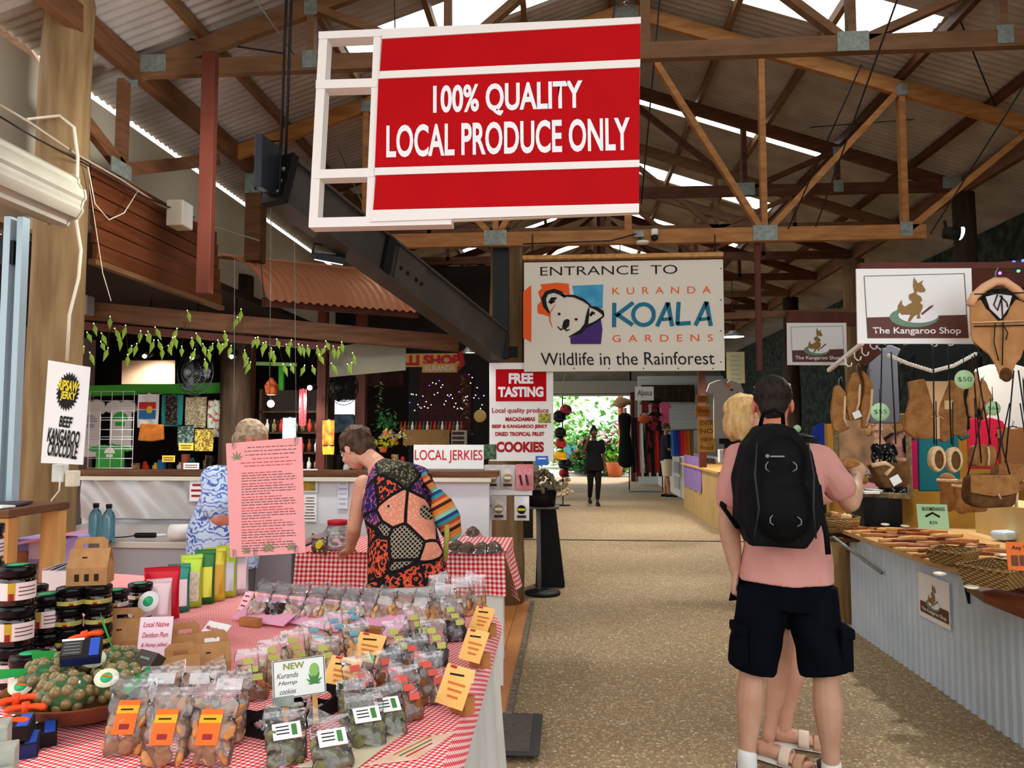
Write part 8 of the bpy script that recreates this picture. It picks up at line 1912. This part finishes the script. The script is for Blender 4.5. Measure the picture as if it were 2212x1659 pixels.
def wsign(label, x0, y0, x1, y1, Y, lines):
    Q = Plane(mp((x0 + x1) / 2, (y0 + y1) / 2, Y)); g = thing('wooden_sign', label, 'sign', M=Q.M); quad_board(Q, x0, y0, x1, y1, .03, SB, g); n = len(lines)
    for k, s_ in enumerate(lines): text_px(Q, s_, x0 + 5, y0 + (y1 - y0) * (k + .18) / n, x1 - 5, y0 + (y1 - y0) * (k + .75) / n, LOGD, g, z=.003)
wsign('carved timber sign hanging left of the grey polo shirt', 1508, 905, 1545, 976, 11.5, ['ENTR', 'NO', 'dogs or', 'food']); wsign('small plain timber sign above the carved timber sign', 1504, 853, 1532, 870, 11.8, ['OPEN']); wsign('plain timber board stacked between the two carved signs', 1502, 876, 1536, 900, 11.9, ['shop'])
tee('black shirt under the grey polo shirt', 1542, 835, 1600, 958, 9.6, BLACK)
def polo(g, w, h): MB().prism([(-.09 * w, .5 * h), (0, .4 * h), (.09 * w, .5 * h), (.05 * w, .52 * h), (-.05 * w, .52 * h)], .004, z0=.016).build('collar', mat('polo_grey_dark', '#8f8b88', .9), g); MB().box((.08 * w, .4 * h, .018), (.09 * w, .05 * h, .003), RZ(.8)).build('orange_tag', mat('tag_orange', '#e06a2a', .5), g); MB().box((.17 * w, .33 * h, .017), (.08 * w, .03 * h, .002)).build('emblem', INK, g)
tee('grey polo shirt with orange tag hanging below the koala sign', 1527, 822, 1606, 946, 9.4, mat('polo_grey', '#a8a29c', .9), polo)
sheetpx('yellow_notice', 'pale yellow notice hanging right of the koala sign', 'notice', 1570, 760, 1608, 828, 9.8, mat('pale_yellow_paper', '#cfc790', .7), 6, mat('faint_print', '#a9b0c0'))
c = mp(1565, 985, 9.6); boxthing('white_mug_box', 'white printed box on the counter below the polo shirt', 'box', c - V((0, 0, .08)), (.14, .12, .16), SIGNW); boxthing('red_goods', 'stack of red goods on the counter below the polo shirt', 'box', mp(1585, 1005, 9.3), (.2, .2, .2), mat('dark_red_goods', '#6a2424', .6)); boxthing('small_goods', 'heap of small dark goods at the end of the pale counter', 'box', (yc.x + .3, ya.y - .6, .92), (.4, .6, .1), DKP)
# garment racks on the far left of the counter
random.seed(2)
g = thing('scarf_rack', 'rack of red black and white scarves and bags in the far aisle', 'rack', at(1385, 1062, Z=0)); Yr = g.location.y; MB().tube([(-.3, 0, 1.9), (.55, 0, 1.9)], .015, 8).build('rail', BLACK, g)
for x in (-.3, .55): MB().tube([(x, 0, 0), (x, 0, 1.9)], .015, 8).build('upright', BLACK, g)
MB().box((.12, 0, .02), (.9, .3, .03)).build('base', GALV, g)
cs = [BLACK, mat('scarf_maroon', '#7a1f26', .85), TEEW, BLACK, mat('scarf_stripe', '#8a2a34', .85, col2='#1a1414', scale=4, stretch=(1, 1, 9), lo=.48, hi=.52), BLACK, REDP]
for k in range(9):
    x0 = 1366 + 8 * k; cloth('hanging_scarf', 'hanging scarf on the far rack, %s from the left' % ORD[k], 'scarf', x0, 905 + 4 * (k % 3), x0 + 11, 1020 + 8 * (k % 2), Yr - .05, cs[k % 7])
tee('black striped t-shirt at the top of the far rack', 1402, 860, 1430, 905, Yr - .3, cs[4]); tee('second black striped t-shirt below the first on the far rack', 1402, 890, 1430, 930, Yr - .35, cs[4]); tee('pink top hanging beside the far rack', 1424, 870, 1450, 920, Yr - .3, mat('hot_pink', '#e0568a', .8)); tee('maroon t-shirt at the left top of the far rack', 1382, 868, 1405, 892, Yr - .3, cs[1])
g = thing('woven_bag', 'orange woven bag hanging on the far rack', 'bag', mp(1392, 905, Yr - .35)); MB().ell((0, 0, 0), (.16, .08, .12)).build('bag_body', mat('orange_weave', '#c9602f', .8), g); MB().tube([(-.12, 0, .08), (0, 0, .2), (.12, 0, .08)], .012, 6).build('handle', BLACK, g)
cc = ['#2f7fc0', '#2a3fa0', '#3a2f8a', '#c82a2a', '#d8452a', '#b5702f', '#8a5a34']
g = thing('shirt_rail', 'rail of coloured shirts behind the man in navy', 'rail', mp(1470, 928, 17.0)); MB().tube([(-.4, 0, 0), (.5, 0, 0)], .015, 6).build('rail_bar', GALV, g); 
for k, h in enumerate(cc): cloth('coloured_shirt', 'shirt edge on the rail behind the man in navy, %s from the left' % ORD[k], 'shirt', 1449 + 7 * k, 930, 1456 + 7 * k, 985, 16.95, mat('shirt_' + h[1:], h, .85))
struct(MB().box((3.35, 22.9, 1.6), (2.5, .05, 3.2)), 'wall_far_stall', mat('white_shutter', '#c9cbc6', .5, col2='#b7b9b4', scale=3, stretch=(.1, .1, 9)))
barthing('dark_fascia', 'dark fascia above the white far stall wall', 'fascia', mp(1385, 850, 22.7), mp(1500, 850, 22.7), .06, .5, LOGD)
P = Plane(mp(1385, 852, Yr - .5)); g = thing('script_sign', 'small white sign with black script above the far rack', 'sign', M=P.M); quad_board(P, 1372, 835, 1412, 865, .02, SIGNW, g); text_px(P, 'Alpaca', 1376, 842, 1408, 858, INK, g, shear=.3)
g = thing('hanging_dress', 'long black dress hanging at the far opening', 'dress', mp(1350, 945, 19.5)); fuse(MB().tube([(0, 0, .5), (0, 0, .1), (.03, 0, -.6)], [(.17, .1), (.13, .08), (.22, .12)], 14, rnd=True, up=(1, 0, 0)), 'dress_body', BLKC, g, .02, 2); MB().tube([(0, 0, .55), (0, 0, .75)], .05, 8).build('mannequin_neck', SKINP, g)
g = thing('potted_palm', 'dry pale hanging plant at the right edge of the far opening', 'plant', mp(1343, 895, 20)); MB().tube([(0, 0, -.6), (0, 0, .3)], .04, 8).build('stem', PINE, g); MB().ell((0, 0, .3), (.25, .2, .12), nz=.8).build('frond_tuft', mat('dry_frond', '#b5926a', .9), g)
# roof fittings
g = thing('dome_camera', 'white dome security camera under the deep pale truss', 'camera', mp(1414, 508, 6.44)); MB().tube([(0, 0, .05), (0, 0, 0)], .03, 12).build('mount', WHITE, g); MB().ell((0, 0, -.02), .03, 12, 8).build('dome', BLACK, g)
g = thing('network_disc', 'white disc antenna under the deep pale truss', 'antenna', mp(1388, 524, 6.44)); MB().lathe([(.001, -.012), (.05, -.01), (.055, .01), (.001, .015)], 20).build('disc', WHITE, g); MB().tube([(0, 0, 0), (-.05, 0, .08)], .006, 6).build('stem', WIRE, g); MB().box((-.03, 0, .07), (.08, .04, .05)).build('junction_box', GALV, g)
cable('black cable sagging under the deep pale truss', [mp(x, y, 6.42) for x, y in ((1130, 527), (1220, 524), (1320, 520), (1350, 512), (1375, 505))], .006, WIRE)
def sl(g): MB().tube([(-.06, 0, 0), (.05, -.02, -.01)], [.045, .055], 14).build('barrel', BLACK, g); MB().lathe([(.001, 0), (.05, 0), (.052, -.01), (.001, -.012)], 14, T(.056, -.022, -.01) @ RY(-pi / 2 + .2)).build('lens', LED, g); MB().tube([(-.03, 0, 0), (-.05, 0, .1)], .012, 6).build('bracket', BLACK, g)
lamp('spotlight', 'black spotlight with bright face at the right end of the deep truss', mp(2055, 503, 6.2), sl, 240, .06, d=(.1, -.5, -1), spot=2.7)
LC = {'b': mat('fairy_blue', '#2a3cff', .3, emit='#2a3cff', estr=8), 'g': mat('fairy_green', '#2ad87a', .3, emit='#2ad87a', estr=8), 'p': mat('fairy_violet', '#6a3cff', .3, emit='#6a3cff', estr=8)}
g = thing('fairy_string', 'string of blue and green fairy lights above the wooden hanger', 'fairy lights', mp(2145, 590, 4.5)); pp = [(2210, 563, 'b'), (2190, 566, 'b'), (2200, 585, 'g'), (2160, 590, 'p'), (2150, 602, 'p'), (2092, 643, 'g')]
MB().tube([mp(x, y, 4.5) - g.location for x, y, k in pp], .003, 5).build('cord', WIRE, g)
for x, y, k in pp: MB().ell(mp(x, y, 4.49) - g.location, .009, 8, 6).build('bulb', LC[k], g)
random.seed(77); g = thing('fairy_string', 'swags of tiny white and blue lights over the chilli stall', 'fairy lights', mp(960, 860, 8.3)); pts = []
for k in range(46):
    t_ = k / 45; px = 885 + 160 * t_; py = 822 + 50 * abs(sin(t_ * 7 + .6)) + random.uniform(-22, 30); pts.append(mp(px, py, 8.35) - g.location)
MB().tube(pts[::6], .002, 4).build('cord', WIRE, g); fb = {k: MB().ell((0, 0, 0), .0055, 6, 5).mesh('bulb') for k in 'wb'}
fb['w'].materials.append(mat('fairy_white', '#ffffff', .3, emit='#eafff6', estr=5)); fb['b'].materials.append(LC['p'])
for k, p in enumerate(pts): ob = bpy.data.objects.new('bulb', fb['b' if k % 6 == 0 else 'w']); COL.objects.link(ob); ob.parent = g; ob.location = p
# garden beyond
PK = mat('cordyline_pink', '#d8628a', .6, col2='#8a3a5a', scale=6); LG1, LG2, LG3 = mat('bright_leaf', '#5fae45', .6, col2='#3f8a35', scale=3), mat('mid_leaf', '#3c7f3a', .6, col2='#2c6230', scale=3), mat('lime_leaf', '#9cc95a', .6, col2='#7ab04a', scale=3)
for k, (px, py, Y, r, m, lb) in enumerate(((1262, 890, 30, (.9, .6, 1.2), LG1, 'bright green shrub at the middle of the far opening'), (1300, 950, 28.5, (.8, .5, .7), LG2, 'dark green low shrub in the garden bed'), (1285, 905, 29.5, (.6, .4, .6), PK, 'pink cordyline among the green shrubs'), (1322, 912, 29, (.6, .4, .7), PK, 'taller pink cordyline by the garden post'), (1253, 925, 29, (.35, .3, .35), mat('peach_leaf', '#e59a8a', .6), 'peach coloured low plant at the left of the bed'), (1230, 870, 33, (1.2, .8, 2.0), LG3, 'pale lime tree behind the garden bed'), (1330, 975, 27.5, (.4, .3, .4), LG3, 'yellow green plant near the terracotta pot'), (1275, 985, 27.8, (.7, .4, .5), LG2, 'spreading dark fern at the front of the bed'), (1345, 880, 33, (1.2, .8, 1.8), LG1, 'green tree at the right beyond the garden post'), (1205, 880, 34, (1.3, .8, 2.0), LG1, 'green tree at the left beyond the blue chair'))):
    bush('garden_shrub', lb, 'shrub', V((mp(px, py, Y).x, Y, .1)), (r[0], r[1], r[2] * 1.4), m, 420, 50 + k, None, .32)
sqpost((mp(1340, 900, 28).x, 28), 0, 3.0, .16, .16, 'terracotta coloured post in the garden beyond the opening', mat('terracotta_post', '#b8683f', .6), 'garden_post')
g = thing('terracotta_pot', 'terracotta pot at the right of the garden bed', 'pot', (mp(1328, 1000, 27).x, 27, 0)); MB().lathe([(.001, 0), (.22, 0), (.32, .5), (.28, .5), (.2, .05), (.001, .05)], 20).build('pot_body', mat('terracotta', '#c0623a', .7), g)
g = thing('blue_chair', 'blue folding chair standing in the far yard', 'chair', (mp(1232, 1000, 29).x, 29, 0)); BCH = mat('blue_chair_paint', '#4f9ac0', .5)
MB().box((0, 0, .45), (.5, .45, .04)).build('seat', BCH, g); MB().box((0, .24, .8), (.5, .04, .5), RX(-.2)).build('backrest', BCH, g)
for x in (-.22, .22):
    for y in (-.2, .2): MB().bar((x, y, 0), (x, -y * .6, .45), .03, .03).build('leg', BCH, g)
struct(MB().box((2.5, 38, 2), (40, .2, 4)), 'wall_garden', mat('pale_garden_wall', '#d5d8cf', .8))
